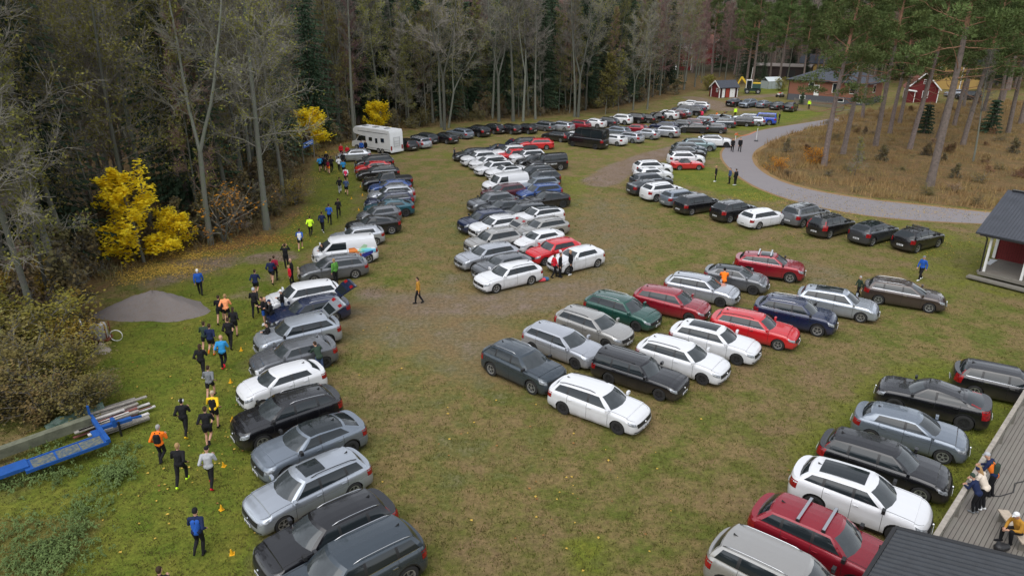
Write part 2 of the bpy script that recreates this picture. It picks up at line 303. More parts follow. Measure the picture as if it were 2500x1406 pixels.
# ------------------------------------------------------------------ cars
BASE = dict(L=4.7, W=1.84, H=1.50, wb=2.75, fo=.92, hf=.74, hc=.98, br=1.00, xc=1.18, xh=.42, xt=-1.95, xb=-2.12, rw=.66, hd=1.0, rd=.05, R=.33, xA=.93, xB=-.12, xC=-1.12, clad=0, quarter=1, n=2.5, cab='paint', rwin=1, swin=3, rear_round=.40)
TYPES = {
 'estate': dict(),
 'suv': dict(L=4.6, W=1.88, H=1.68, wb=2.70, hf=.90, hc=1.12, br=1.16, xc=1.10, xh=.45, xt=-1.80, xb=-2.05, R=.37, clad=1, rd=.08, xA=.90, xB=-.10, xC=-1.05, rw=.67),
 'bigsuv': dict(L=4.9, W=1.95, H=1.74, wb=2.95, hf=.92, hc=1.14, br=1.18, xc=1.20, xh=.50, xt=-2.0, xb=-2.22, R=.385, clad=1, rd=.06, xA=1.0, xB=-.12, xC=-1.18, rw=.68),
 'coupesuv': dict(L=4.5, W=1.86, H=1.56, wb=2.68, hf=.86, hc=1.06, br=1.12, xc=1.02, xh=.38, xt=-1.35, xb=-1.98, R=.37, clad=1, rd=.16, xA=.86, xB=-.12, xC=-1.05, rw=.64, quarter=0),
 'hatch': dict(L=4.28, W=1.80, H=1.48, wb=2.63, fo=.86, hf=.74, hc=1.00, br=1.05, xc=1.02, xh=.36, xt=-1.55, xb=-1.88, R=.325, rd=.07, xA=.84, xB=-.16, xC=-1.08, quarter=0),
 'small': dict(L=3.96, W=1.73, H=1.50, wb=2.49, fo=.80, hf=.76, hc=1.02, br=1.10, xc=.98, xh=.34, xt=-1.45, xb=-1.75, R=.31, rd=.08, xA=.82, xB=-.30, xC=-1.0, quarter=0),
 'saloon': dict(L=4.75, W=1.85, H=1.46, wb=2.85, hf=.74, hc=.98, br=1.02, xc=1.15, xh=.42, xt=-1.05, xb=-1.95, rd=.12, xA=.95, xB=-.10, xC=-1.05, quarter=0, rw=.63),
 'mpv': dict(L=4.6, W=1.84, H=1.66, wb=2.77, hf=.82, hc=1.08, br=1.10, xc=1.45, xh=.55, xt=-1.92, xb=-2.12, R=.335, rd=.05, xA=.95, xB=-.10, xC=-1.12, rw=.68),
 'buzz': dict(L=4.71, W=1.98, H=1.92, wb=2.99, fo=.85, hf=.98, hc=1.18, br=1.20, xc=1.88, xh=1.02, xt=-2.10, xb=-2.26, R=.37, rd=.03, xA=1.05, xB=-.05, xC=-1.15, rw=.78, swin=1, rwin=1, hd=.9),
 'panelvan': dict(L=4.9, W=1.95, H=1.97, wb=3.1, hf=.92, hc=1.20, br=1.22, xc=1.55, xh=.95, xt=-2.25, xb=-2.38, R=.345, rd=.03, xA=1.02, xB=.05, xC=-1.2, rw=.80, swin=1, rwin=0),
 'tallvan': dict(L=5.9, W=2.02, H=2.65, wb=3.66, fo=1.0, hf=1.05, hc=1.42, br=1.42, xc=2.25, xh=1.55, xt=-2.78, xb=-2.88, R=.36, rd=.02, xA=1.5, xB=.55, xC=-.9, rw=.80, swin=3, rwin=1, hd=1.4),
 'boxy': dict(L=4.72, W=1.76, H=1.46, wb=2.66, fo=.92, hf=.78, hc=.93, br=.94, xc=.98, xh=.38, xt=-2.12, xb=-2.26, R=.315, rd=.01, xA=.80, xB=-.22, xC=-1.12, rw=.72, n=4.0, hd=.4),
 'offroad': dict(L=4.83, W=1.92, H=1.88, wb=2.89, fo=.86, hf=1.02, hc=1.20, br=1.22, xc=1.05, xh=.62, xt=-2.22, xb=-2.34, R=.39, rd=.0, clad=1, xA=.95, xB=-.05, xC=-1.08, rw=.76, n=3.6, hd=.3),
 'pickup': dict(L=5.3, W=1.93, H=1.82, wb=3.15, fo=.92, hf=1.0, hc=1.18, br=1.16, xc=1.20, xh=.62, xt=-.66, xb=-.86, R=.39, rd=.03, clad=1, xA=1.02, xB=.05, xC=-.72, rw=.68, quarter=0),
 'roadster': dict(L=3.97, W=1.68, H=1.24, wb=2.27, fo=.82, hf=.66, hc=.84, br=.82, xc=.42, xh=.02, xt=-.62, xb=-1.02, R=.29, rd=.08, xA=.38, xB=-.62, xC=-.66, rw=.62, quarter=0, cab='trim', swin=1, hd=.6),
}
def lerp(a, b, t): return a + (b - a) * t
def tab(x, T):
    for i in range(len(T) - 1):
        if x <= T[i + 1][0]:
            f = (x - T[i][0]) / (T[i + 1][0] - T[i][0]); f = min(max(f, 0), 1); return lerp(T[i][1], T[i + 1][1], f)
    return T[-1][1]
FRONTX = [(0, -.14), (.14, -.02), (.35, 0), (.62, -.03), (.85, -.07), (1, -.15)]
REARX = [(0, -.14), (.12, -.02), (.4, 0), (.7, -.03), (.9, -.06), (1, -.10)]
SIDEY = [(0, .91), (.12, .968), (.26, .985), (.34, 1.0), (.55, .982), (.72, .985), (.84, .995), (.93, .960), (1, .915)]
_cars = {}
def car_parts(typ, chrome=False, roof='', tall=False, var=0):
    key = (typ, chrome, roof, tall, var)
    if key in _cars: return _cars[key]
    p = dict(BASE); p.update(TYPES[typ])
    if typ in ('estate', 'suv', 'hatch', 'coupesuv', 'mpv', 'saloon', 'small', 'bigsuv'):   # makes differ: bonnet length, roofline, tail rake, corner radius
        q = random.Random(sum(map(ord, typ)) + var * 131)
        p['xc'] += q.uniform(-.10, .10); p['xh'] += q.uniform(-.10, .08); p['hf'] += q.uniform(-.05, .05); p['hc'] += q.uniform(-.03, .03); p['br'] += q.uniform(-.02, .08)
        p['xt'] += q.uniform(-.04, .22); p['xb'] += q.uniform(-.05, .06); p['rd'] += q.uniform(-.02, .07); p['n'] = q.uniform(2.2, 3.2); p['H'] += q.uniform(-.03, .04); p['rw'] += q.uniform(-.02, .03); p['L'] += q.uniform(-.10, .12); p['hd'] = q.uniform(.7, 1.3)
    s = type('S', (), p)
    hl, ZB = s.L / 2, .175; cf, cr = .37, s.rear_round
    axf = hl - s.fo; axr = axf - s.wb; RA = s.R + .045
    def ztop(x):
        if x > s.xc: t = min(1, (x - s.xc) / (hl - s.xc)); return s.hc - (s.hc - s.hf) * (.35 * t + .65 * t ** 3.2)
        return lerp(s.hc, s.br, min(1, (s.xc - x) / (s.xc + hl)))
    def zbot(x):
        z = ZB
        for a in (axf, axr):
            d = abs(x - a)
            if d < RA: z = max(z, s.R + math.sqrt(RA * RA - d * d))
        return z
    def lowpt(kind, q, t, side=1):
        if kind == 'S':
            x = q; zt = ztop(x); zb = zbot(x); z = zb + t * (zt - zb); zr = (z - ZB) / (zt - ZB); return Vector((x, side * s.W / 2 * tab(zr, SIDEY), z))
        xn = (hl - .1) if kind == 'F' else -(hl - .1); zt = ztop(xn if kind == 'R' else hl - .05 - .3 * (q / 90) ** 2); z = ZB + t * (zt - ZB); wy = s.W / 2 * tab(t, SIDEY)
        ph = R(q); sn, cs = math.sin(ph) ** (2 / s.n), math.cos(ph) ** (2 / s.n) if q < 89.9 else 0.0
        if kind == 'F': return Vector((hl + tab(t, FRONTX) - cf * (1 - cs), side * wy * sn, z))
        return Vector((-(hl + tab(t, REARX)) + cr * (1 - cs), side * wy * sn, z))
    eps = .007; xs = []
    for a in (axf, axr): xs += [a + RA * math.cos(i * math.pi / 10) for i in range(11)]
    doors = [(s.xA, s.xB), (s.xB, s.xC)] if typ not in ('roadster',) else [(s.xA, s.xB)]
    if typ in ('panelvan',): doors = [(s.xA, s.xB)]
    edges = sorted({e for d in doors for e in d})
    for e in edges:
        xs = [x for x in xs if abs(x - e) > .012] + [e - eps, e + eps]
    xs.append(0.35 if typ != 'roadster' else .1); xs = sorted([x for x in xs if -(hl - cr - .12) < x < hl - cf - .14], reverse=True)
    PH = [0, 14, 30, 45, 58, 70, 80, 90]
    half = [('F', q) for q in PH] + [('S', x) for x in xs] + [('R', q) for q in PH[::-1]]
    T = [0, .14, .34, .55, .72, .84, .93, .985, 1.0]
    K = len(half); ring = [(k, 1) for k in range(K)] + [(k, -1) for k in range(K - 2, 0, -1)]; NR = len(ring)
    V = [lowpt(*half[k], t, sg) for t in T for k, sg in ring]
    body = MB(); body.V = [tuple(v) for v in V]; door_f = {}
    def mid(k): return half[k][1] if half[k][0] == 'S' else None
    for r in range(len(T) - 1):
        for c in range(NR):
            c2 = (c + 1) % NR; (ka, sa), (kb, sb) = ring[c], ring[c2]; k0, k1 = min(ka, kb), max(ka, kb); sg = sa if 0 < ka < K - 1 else sb
            f = (r * NR + c, r * NR + c2, (r + 1) * NR + c2, (r + 1) * NR + c); m = 0
            x0, x1 = mid(k0), mid(k1); done = False
            if x0 is not None and x1 is not None:
                if any(abs((x0 + x1) / 2 - e) < .002 for e in edges) and r >= 1: m = 2
                else:
                    for di, (da, db) in enumerate(doors):
                        if db < (x0 + x1) / 2 < da and r >= 1: door_f.setdefault((di, sg), []).append(f); done = True
            if s.clad and r == 0: m = 1
            if not s.clad and r == 0 and half[k0][0] != 'S': m = 1
            if not done: body.F.append(f); body.M.append(m)
    # wheel wells: a dark lip that runs inwards from the arch
    for sg in (1, -1):
        for a in (axf, axr):
            pts = [(a + RA * math.cos(i * math.pi / 10), s.R + RA * math.sin(i * math.pi / 10)) for i in range(11)]
            vo = [(x, sg * s.W / 2 * .94, max(z, ZB)) for x, z in pts]; vi = [(x, sg * (s.W / 2 - .34), max(z, ZB)) for x, z in pts]
            body.add(vo + vi, [(i, i + 1, i + 12, i + 11) for i in range(10)] + [tuple(range(11, 22))], 2)
    body.box((0, 0, ZB + .03), (s.L - .5, s.W - .5, .06), m=2)
    # deck between the two top edges: bonnet ahead of the windscreen, the rest hidden or load cover
    fr = [-1, -.93, -.905, -.5, 0, .5, .905, .93, 1]; top = (len(T) - 1) * NR; bon = MB()
    dv = []
    for k in range(1, K - 1):
        a = Vector(V[top + k]); b = Vector(V[top + NR - k]); crown = .05 if a.x > s.xc - .3 else .0
        if half[k][0] == 'F': crown *= math.sin(R(half[k][1]))
        dv.append([(a.x, -a.y * f, a.z + crown * (1 - f * f)) for f in fr])
    for i in range(len(dv) - 1):
        xm = (dv[i][0][0] + dv[i + 1][0][0]) / 2
        for j in range(len(fr) - 1):
            q = [dv[i][j], dv[i + 1][j], dv[i + 1][j + 1], dv[i][j + 1]]
            if xm > s.xc - .25:
                if j in (1, 6) and i > 1: body.add(q, [(0, 1, 2, 3)], 2)
                elif 1 < j < 6 and i > 0: bon.add(q, [(0, 1, 2, 3)], 0)
                else: body.add(q, [(0, 1, 2, 3)], 0)
            else: body.add(q, [(0, 1, 2, 3)], 1 if (typ == 'pickup' and xm < s.xb and 1 < j < 6) else 0)
    body.add([dv[0][j] for j in range(len(fr))] + [V[top]], [(j, j + 1, len(fr)) for j in range(len(fr) - 1)], 0)
    body.add([dv[-1][j] for j in range(len(fr))] + [V[top + K - 1]], [(j + 1, j, len(fr)) for j in range(len(fr) - 1)], 0)
    if typ == 'pickup':
        for y in (-.3, 0, .3): body.box((-1.75, y, s.br + .02), (1.5, .03, .03), m=1)
    # cabin
    wb_, wt_ = s.W / 2 * .905, s.W / 2 * s.rw; bb, bt, rb, rt = .26, .13, .10, .08
    xcs, xhs = s.xc - bb, s.xh - bt; xbs, xts = s.xb + rb, s.xt + rt; pb = .05
    cq = s.xC - .03; dend_b, dend_t = xbs + .14, xts + .12
    if not s.quarter: cq_b, cq_t = lerp(s.xC, dend_b, .55), lerp(s.xC, dend_t, .5); 
    else: cq_b, cq_t = s.xC - .05, s.xC - .02
    CB = [('F', 0.0), ('F', .5), ('F', .87), ('F', 1.0), ('S', xcs - .10), ('S', s.xB + pb), ('S', s.xB - pb), ('S', cq_b + pb), ('S', cq_b - pb), ('S', dend_b), ('R', 1.0), ('R', .86), ('R', .5), ('R', 0.0)]
    CT = [('F', 0.0), ('F', .5), ('F', .89), ('F', 1.0), ('S', xhs - .05), ('S', min(s.xB + pb * .9, xhs - .1)), ('S', s.xB - pb), ('S', cq_t + pb), ('S', cq_t - pb), ('S', dend_t), ('R', 1.0), ('R', .86), ('R', .5), ('R', 0.0)]
    CV = [0, .09, .35, .62, .87, 1.0]; KC = len(CB)
    def zedge(x):
        f = min(1, max(0, (xhs - x) / (xhs - xts + 1e-6))); return s.H - .055 - .055 * s.hd * (1 - f) ** 2 - s.rd * f ** 2
    def cabpt(k, v, sg):
        kd, qb = CB[k]; _, qt = CT[k]
        if kd == 'F': xb_, xt_ = s.xc - bb * qb ** 2, s.xh - bt * qt ** 2; yb, yt = wb_ * qb, wt_ * qt
        elif kd == 'R': xb_, xt_ = s.xb + rb * qb ** 2, s.xt + rt * qt ** 2; yb, yt = wb_ * .97 * qb, wt_ * .97 * qt
        else: xb_, xt_ = qb, qt; yb, yt = wb_, wt_
        zb = ztop(xb_) - .012 + (.045 * (1 - qb * qb) if kd == 'F' else 0); zt = zedge(xt_) + (.05 * (1 - qt * qt) if kd != 'S' else 0)
        bulge = .035 * math.sin(math.pi * v)
        x = lerp(xb_, xt_, v); y = lerp(yb, yt, v); z = lerp(zb, zt, v)
        if kd == 'F': x += bulge * .8; z += bulge * .5
        elif kd == 'R': x -= bulge * .8
        if kd != 'F' or qb > .9: y += bulge * (.9 if kd == 'S' else .6)
        return Vector((x, sg * y, z))
    cring = [(k, 1) for k in range(KC)] + [(k, -1) for k in range(KC - 2, 0, -1)]; NC = len(cring)
    cabV = [cabpt(k, v, sg) for v in CV for k, sg in cring]; ob = len(body.V); body.V += [tuple(v) for v in cabV]
    cm = 0 if s.cab == 'paint' else 1
    glass = {'windscreen': [], 'rear_window': []}; tl_cab = {1: [], -1: []}
    for r in range(len(CV) - 1):
        for c in range(NC):
            c2 = (c + 1) % NC; (ka, sa), (kb, sb) = cring[c], cring[c2]; k0 = min(ka, kb); sg = sa if 0 < ka < KC - 1 else sb
            f = (r * NC + c, r * NC + c2, (r + 1) * NC + c2, (r + 1) * NC + c); m = cm; g = None; inner = 1 <= r <= 3
            if k0 in (0, 1): g = 'windscreen' if inner or r == 0 else None
            elif k0 in (11, 12): g = 'rear_window' if inner and s.rwin else None
            elif k0 == 4: g = ('side_window', 0, sg) if inner else None
            elif k0 == 6: g = ('side_window', 1, sg) if inner and s.swin > 1 else None
            elif k0 == 8: g = ('side_window', 2, sg) if inner and s.swin > 2 and s.quarter else None
            elif k0 in (5, 7) and inner and s.swin > 1 and (k0 == 5 or s.quarter): m = 1
            if chrome and r == 0 and 4 <= k0 <= 8: m = 3
            if k0 == 10 and tall and r <= 2: tl_cab[sg].append(f); continue
            if g: glass.setdefault(g, []).append(f)
            else: body.F.append(tuple(i + ob for i in f)); body.M.append(m)
    fr2 = [-1, -.88, -.45, 0, .45, .88, 1]; tp = (len(CV) - 1) * NC; rv = []
    for k in range(1, KC - 1):
        a, b = cabV[tp + k], cabV[tp + NC - k]; base = .05 if CB[k][0] == 'S' else .05 * (abs(CT[k][1])) ** 2
        rv.append([(a.x, -a.y * f * -1 if False else a.y * -f, a.z + base * (1 - f * f)) for f in fr2])
    rm = 1 if roof == 'black' or s.cab != 'paint' else 0
    pan = MB()
    for i in range(len(rv) - 1):
        for j in range(6):
            body.add([rv[i][j], rv[i + 1][j], rv[i + 1][j + 1], rv[i][j + 1]], [(0, 1, 2, 3)], 4 if roof == 'black' else rm)
    for e, c0 in ((0, tp), (len(rv) - 1, tp + KC - 1)):
        body.add([rv[e][j] for j in range(7)] + [cabV[c0]], [(j, j + 1, 7) for j in range(6)], 4 if roof == 'black' else rm)
    def roofz(x, y):
        return zedge(x) + .05 * (1 - (y / wt_) ** 2) + .002
    if roof in ('sun', 'pano'):
        x0, x1 = (s.xh - .22, s.xh - 1.0) if roof == 'sun' else (s.xh - .25, s.xh - 1.75); yy = wt_ * .70
        g = [[(lerp(x0, x1, i / 6), yy * f, roofz(lerp(x0, x1, i / 6), yy * f) + .014) for f in (-1, -.5, 0, .5, 1)] for i in range(7)]
        for i in range(6):
            for j in range(4): pan.add([g[i][j], g[i + 1][j], g[i + 1][j + 1], g[i][j + 1]], [(0, 1, 2, 3)])
    def patch(fn, us, ts, off=.006):
        g = [[fn(u, t) for t in ts] for u in us]; q = MB(); nn = Vector((0, 0, 0))
        for i in range(len(us) - 1):
            for j in range(len(ts) - 1): nn = (g[i + 1][j] - g[i][j]).cross(g[i][j + 1] - g[i][j]); 
        cen = g[len(us) // 2][len(ts) // 2]; V2 = []
        for i in range(len(us)):
            for j in range(len(ts)):
                a = g[min(i + 1, len(us) - 1)][j] - g[max(i - 1, 0)][j]; b = g[i][min(j + 1, len(ts) - 1)] - g[i][max(j - 1, 0)]
                n_ = a.cross(b); n_.normalize()
                if n_.dot(Vector((cen.x * .6, cen.y, cen.z - .55))) < 0: n_ = -n_
                V2.append(g[i][j] + n_ * off)
        q.add(V2, [(i * len(ts) + j, i * len(ts) + j + 1, (i + 1) * len(ts) + j + 1, (i + 1) * len(ts) + j) for i in range(len(us) - 1) for j in range(len(ts) - 1)])
        return q
    P = []      # (name, mesh, location, painted, parent index)
    def put(name, mb, mats, painted=False, loc=(0, 0, 0), parent=None, smooth=True, ang=30):
        P.append((name, mesh(name, mb.V, mb.F, mats, mb.M, smooth, ang), loc, painted, parent)); return len(P) - 1
    put('body', body, [M['paint'], M['trim'], M['seam'], M['chrome'], M['glass'] if roof == 'black' else M['trim']], True, ang=32)
    put('bonnet', bon, [M['paint']], True)
    for (di, sg), fs in door_f.items():
        q = MB(); used = sorted({i for f in fs for i in f}); ix = {v: i for i, v in enumerate(used)}
        q.add([V[i] for i in used], [tuple(ix[i] for i in f) for f in fs]); di_ = put('door', q, [M['paint']], True)
        hx = doors[di][1] + .16; hp = lowpt('S', hx, .84, sg); h = MB().box((hp.x, hp.y + sg * .012, hp.z), (.19, .03, .028)); put('door_handle', h, [M['chrome'] if chrome else M['paint']], True, parent=di_)
    for g, fs in glass.items():
        if not fs: continue
        q = MB(); used = sorted({i for f in fs for i in f}); ix = {v: i for i, v in enumerate(used)}
        q.add([cabV[i] for i in used], [tuple(ix[i] for i in f) for f in fs]); put(g if isinstance(g, str) else g[0], q, [M['screen'] if g == 'windscreen' else M['glass']])
    if pan.F: put('sunroof', pan, [M['glass']])
    for sg in (1, -1):
        put('headlight', patch(lambda u, t: lowpt('F', u, t + .05 * (u - 62) / 30, sg), [40, 50, 60, 70, 80, 89], [.70, .77, .84, .91]), [M['lamp']])
        q = patch(lambda u, t: lowpt('R', u, t, sg), [42, 55, 66, 78, 89], [.60, .7, .8, .9] if not tall else [.55, .7, .85, .97])
        if tl_cab[sg]:
            us = sorted({i for f in tl_cab[sg] for i in f}); ix = {v: i for i, v in enumerate(us)}; q.add([cabV[i] for i in us], [tuple(ix[i] for i in f) for f in tl_cab[sg]])
        put('taillight', q, [M['tail']])
    fsgn = lambda u, t: lowpt('F', abs(u), t, 1 if u >= 0 else -1)
    gr = patch(fsgn, [-36, -24, -12, 0, 12, 24, 36], [.54, .64, .74, .84], .008); g2 = patch(fsgn, [-58, -38, -18, 0, 18, 38, 58], [.10, .2, .31], .008); gr.add(g2.V, g2.F)
    fz = ZB + .86 * (s.hf - ZB); gi = put('grille', gr, [M['trim']])
    em = MB(); em.tube([(hl - .02, 0, ZB + .72 * (s.hf - ZB)), (hl + .02, 0, ZB + .72 * (s.hf - ZB))], .055, 10); put('badge', em, [M['chrome']], parent=gi)
    for x, z in ((hl + .022, ZB + .40 * (s.hf - ZB)), (-hl - .016, .50 * s.br if typ not in ('tallvan', 'panelvan') else .62)):
        q = MB().box((x, 0, z), (.014, .50, .11)); pi = put('number_plate', q, [M['plate']], smooth=False)
        k = MB(); sx = 1 if x > 0 else -1
        for yy in (-.15, -.09, -.03, .06, .12, .18): k.box((x + sx * .0095, yy, z), (.004, .04, .07))
        put('plate_number', k, [M['ink']], parent=pi, smooth=False)
    # wheels
    ty = MB(); n = 20; prof = [(-.10, .60), (-.105, .9), (-.085, 1.0), (.085, 1.0), (.105, .9), (.10, .64)]
    tv = [(s.R * r * math.cos(2 * math.pi * i / n), y, s.R * r * math.sin(2 * math.pi * i / n)) for y, r in prof for i in range(n)]
    ty.add(tv, [(j * n + i, j * n + (i + 1) % n, (j + 1) * n + (i + 1) % n, (j + 1) * n + i) for j in range(len(prof) - 1) for i in range(n)])
    ty.add([(s.R * .62 * math.cos(2 * math.pi * i / n), .04, s.R * .62 * math.sin(2 * math.pi * i / n)) for i in range(n)], [tuple(range(n))])
    rm_ = MB(); rr = s.R * .66
    for i in range(n):
        a, b = 2 * math.pi * i / n, 2 * math.pi * (i + 1) / n
        rm_.add([(r * math.cos(q), y, r * math.sin(q)) for q in (a, b) for r, y in ((rr, .103), (rr * .86, .098), (rr * .84, .05))], [(0, 3, 4, 1), (1, 4, 5, 2)])
    for i in range(5):
        for dd in (-.14, .14):
            a = 2 * math.pi * i / 5 + .3; c = lambda r, q, y: (r * math.cos(q), y, r * math.sin(q))
            rm_.add([c(rr * .18, a + dd * 2 - .12, .092), c(rr * .18, a + dd * 2 + .12, .092), c(rr * .9, a + dd + .075, .1), c(rr * .9, a + dd - .075, .1)], [(0, 1, 2, 3)])
    rm_.add([(rr * .24 * math.cos(2 * math.pi * i / 10), .096, rr * .24 * math.sin(2 * math.pi * i / 10)) for i in range(10)], [tuple(range(10))])
    tm, rme = mesh('wheel', ty.V, ty.F, [M['tyre']], None, True, 35), mesh('rim', rm_.V, rm_.F, [M['rim_s']])
    rme2 = mesh('rim', rm_.V, rm_.F, [M['rim_d']])
    wheels = [(x, sg * (s.W / 2 * .965 - .105), s.R, sg) for x in (axf, axr) for sg in (1, -1)]
    for sg in (1, -1):
        q = MB(); mx, mz = xcs + .02, s.hc + .09
        q.add([(mx + .07 * a, sg * (s.W / 2 * .93 + .02 + b), mz + .07 * c) for a in (-1, .6) for b in (0, .2) for c in (-1, 1)], [(0, 1, 3, 2), (4, 6, 7, 5), (0, 4, 5, 1), (2, 3, 7, 6), (0, 2, 6, 4), (1, 5, 7, 3)])
        put('wing_mirror', q, [M['paint'] if not s.clad else M['trim']], True, smooth=False)
    rails = []
    for sg in (1, -1):
        x0, x1 = s.xh - .35, s.xt + .12; q = MB()
        pts = [(lerp(x0, x1, i / 8), sg * wt_ * .93, zedge(lerp(x0, x1, i / 8)) + (.055 if 0 < i < 8 else .01)) for i in range(9)]; q.tube(pts, .016, 6)
        rails.append({k: mesh('roof_rail', q.V, q.F, [M[k]], None, True) for k in ('chrome', 'trim')})
    an = MB(); ax_ = s.xt + .25; az = roofz(ax_, 0); an.add([(ax_ + .09, 0, az), (ax_ - .07, .025, az), (ax_ - .07, -.025, az), (ax_ - .07, 0, az + .075)], [(0, 1, 3), (0, 3, 2), (1, 2, 3)]); put('antenna', an, [M['trim']], smooth=False)
    _cars[key] = dict(P=P, s=s, tm=tm, rim=(rme, rme2), wheels=wheels, rails=rails, wt=wt_, roofz=roofz, zedge=zedge, hl=hl)
    return _cars[key]

COL = dict(white=(.66, .67, .69, 1), silver=(.44, .46, .50, .45), pale=(.40, .435, .485, .45), grey=(.13, .137, .15, .6), dark=(.045, .05, .058, .6), black=(.006, .006, .008, 1), navy=(.010, .018, .055, .8), blue=(.03, .075, .24, .7),
           bright=(.012, .06, .42, 1), red=(.50, .010, .016, 1), deep=(.26, .010, .022, .7), maroon=(.085, .012, .02, .7), green=(.016, .075, .058, .7), teal=(.012, .085, .12, .7), brown=(.055, .040, .036, .7), slate=(.045, .06, .075, .6), beige=(.37, .362, .345, .5), steel=(.19, .222, .265, .5), sage=(.17, .24, .26, .5))
def place_car(typ, color, px, py, head, label, cat='car', chrome=False, roof='', tall=False, rail=None, dark=False, gate=False, rack=False, group=None, box=False, z=None):
    C = car_parts(typ, chrome, roof, tall, int(px * 7 + py * 3) % 4); s = C['s']; p = at(px, py, s.H - .02)
    hx = (s.xh + s.xt) / 2; a = R(head); loc = (p.x - hx * math.cos(a), p.y - hx * math.sin(a), 0)
    name = {'estate': 'estate_car', 'boxy': 'estate_car', 'hatch': 'hatchback', 'small': 'hatchback', 'saloon': 'saloon_car', 'suv': 'sport_utility_car', 'bigsuv': 'sport_utility_car', 'coupesuv': 'crossover_car', 'mpv': 'people_carrier', 'buzz': 'panel_van', 'panelvan': 'panel_van', 'tallvan': 'panel_van', 'offroad': 'off_road_car', 'pickup': 'pickup_truck', 'roadster': 'convertible_car'}[typ]
    root = thing(name, label, cat, loc, a, group); c = COL[color] if isinstance(color, str) else color; made = []
    for n_, me, l, painted, par in C['P']:
        made.append(obj(n_, me, made[par] if par is not None else root, l, 0, c if painted else None))
    for x, y, z_, sg in C['wheels']:
        wo = obj('wheel', C['tm'], root, (x, y, z_), 0 if sg > 0 else math.pi); obj('rim', C['rim'][1 if dark else 0], wo)
    if rail:
        for q in C['rails']: obj('roof_rail', q[rail], root)
    if gate:
        g = MB(); zz = s.H - .06; W2 = s.W / 2 * .80
        def pt(u, y, o): ang_ = R(28); return (s.xt + .02 - u * math.cos(ang_) + o * math.sin(ang_), y, zz + u * math.sin(ang_) + o * math.cos(ang_))
        us = [0, .12, .55, .62, 1.05, 1.16]; ws = [.80, .84, .98, 1.0, 1.0, .9]; off = [0, .03, .07, .08, .05, -.03]
        vs = [pt(u, W2 * ww * y, o) for u, ww, o in zip(us, ws, off) for y in (-1, -.86, 0, .86, 1)] + [pt(u, W2 * ww * y * .97, o - .07) for u, ww, o in zip(us, ws, off) for y in (-1, -.86, 0, .86, 1)]
        fs, ms = [], []
        for i in range(5):
            for j in range(4): fs.append((i * 5 + j, i * 5 + j + 1, i * 5 + j + 6, i * 5 + j + 5)); ms.append(1 if i == 1 and j in (1, 2) else 0); fs.append((30 + i * 5 + j, 30 + i * 5 + j + 5, 30 + i * 5 + j + 6, 30 + i * 5 + j + 1)); ms.append(2)
        for i in range(5):
            for j in (0, 4): fs.append((i * 5 + j, i * 5 + j + 5, 30 + i * 5 + j + 5, 30 + i * 5 + j)); ms.append(0)
        for j in range(4): fs.append((25 + j, 26 + j, 56 + j, 55 + j)); ms.append(0)
        g.add(vs, fs); g.M = ms; go = g.build('tailgate', [M['paint'], M['glass'], M['trim']], root, True, 30); go.color = c
        for y in (-1, 1):
            q = MB(); q.box(pt(.86, y * W2 * .7, .085), (.2, .3, .03), ry=R(28)); q.build('taillight', M['tail'], go)
    if rack:
        for x in (s.xh - .35, s.xh - 1.15):
            q = MB(); zc = C['zedge'](x) + .12; q.box((x, 0, zc), (.09, C['wt'] * 2 + .06, .035), m=0)
            for sg in (1, -1): q.box((x, sg * (C['wt'] - .01), zc - .06), (.12, .07, .09), m=1)
            q.build('roof_bar', [M['chrome'], M['trim']], root)
    if box:
        b = MB(); zc = C['zedge'](s.xh - .9) + .16
        for i, (x, wd, hh) in enumerate([(.0, .25, .10), (-.25, .40, .30), (-.9, .43, .36), (-1.6, .42, .34), (-1.85, .36, .2)]):
            b.V += [(s.xh + .1 + x, wd * y, zc + hh * zz) for y, zz in ((-1, .1), (-.85, .8), (-.5, 1), (.5, 1), (.85, .8), (1, .1), (.9, 0), (-.9, 0))]
        for i in range(4):
            for j in range(8): b.F.append((i * 8 + j, i * 8 + (j + 1) % 8, i * 8 + 8 + (j + 1) % 8, i * 8 + 8 + j)); b.M.append(0)
        b.F += [tuple(range(8))[::-1], tuple(range(32, 40))]; b.M += [0, 0]; b.box((s.xh - .8, 0, zc - .07), (1.2, .7, .14)); b.build('roof_box', M['trim'], root, True, 40)
    return root

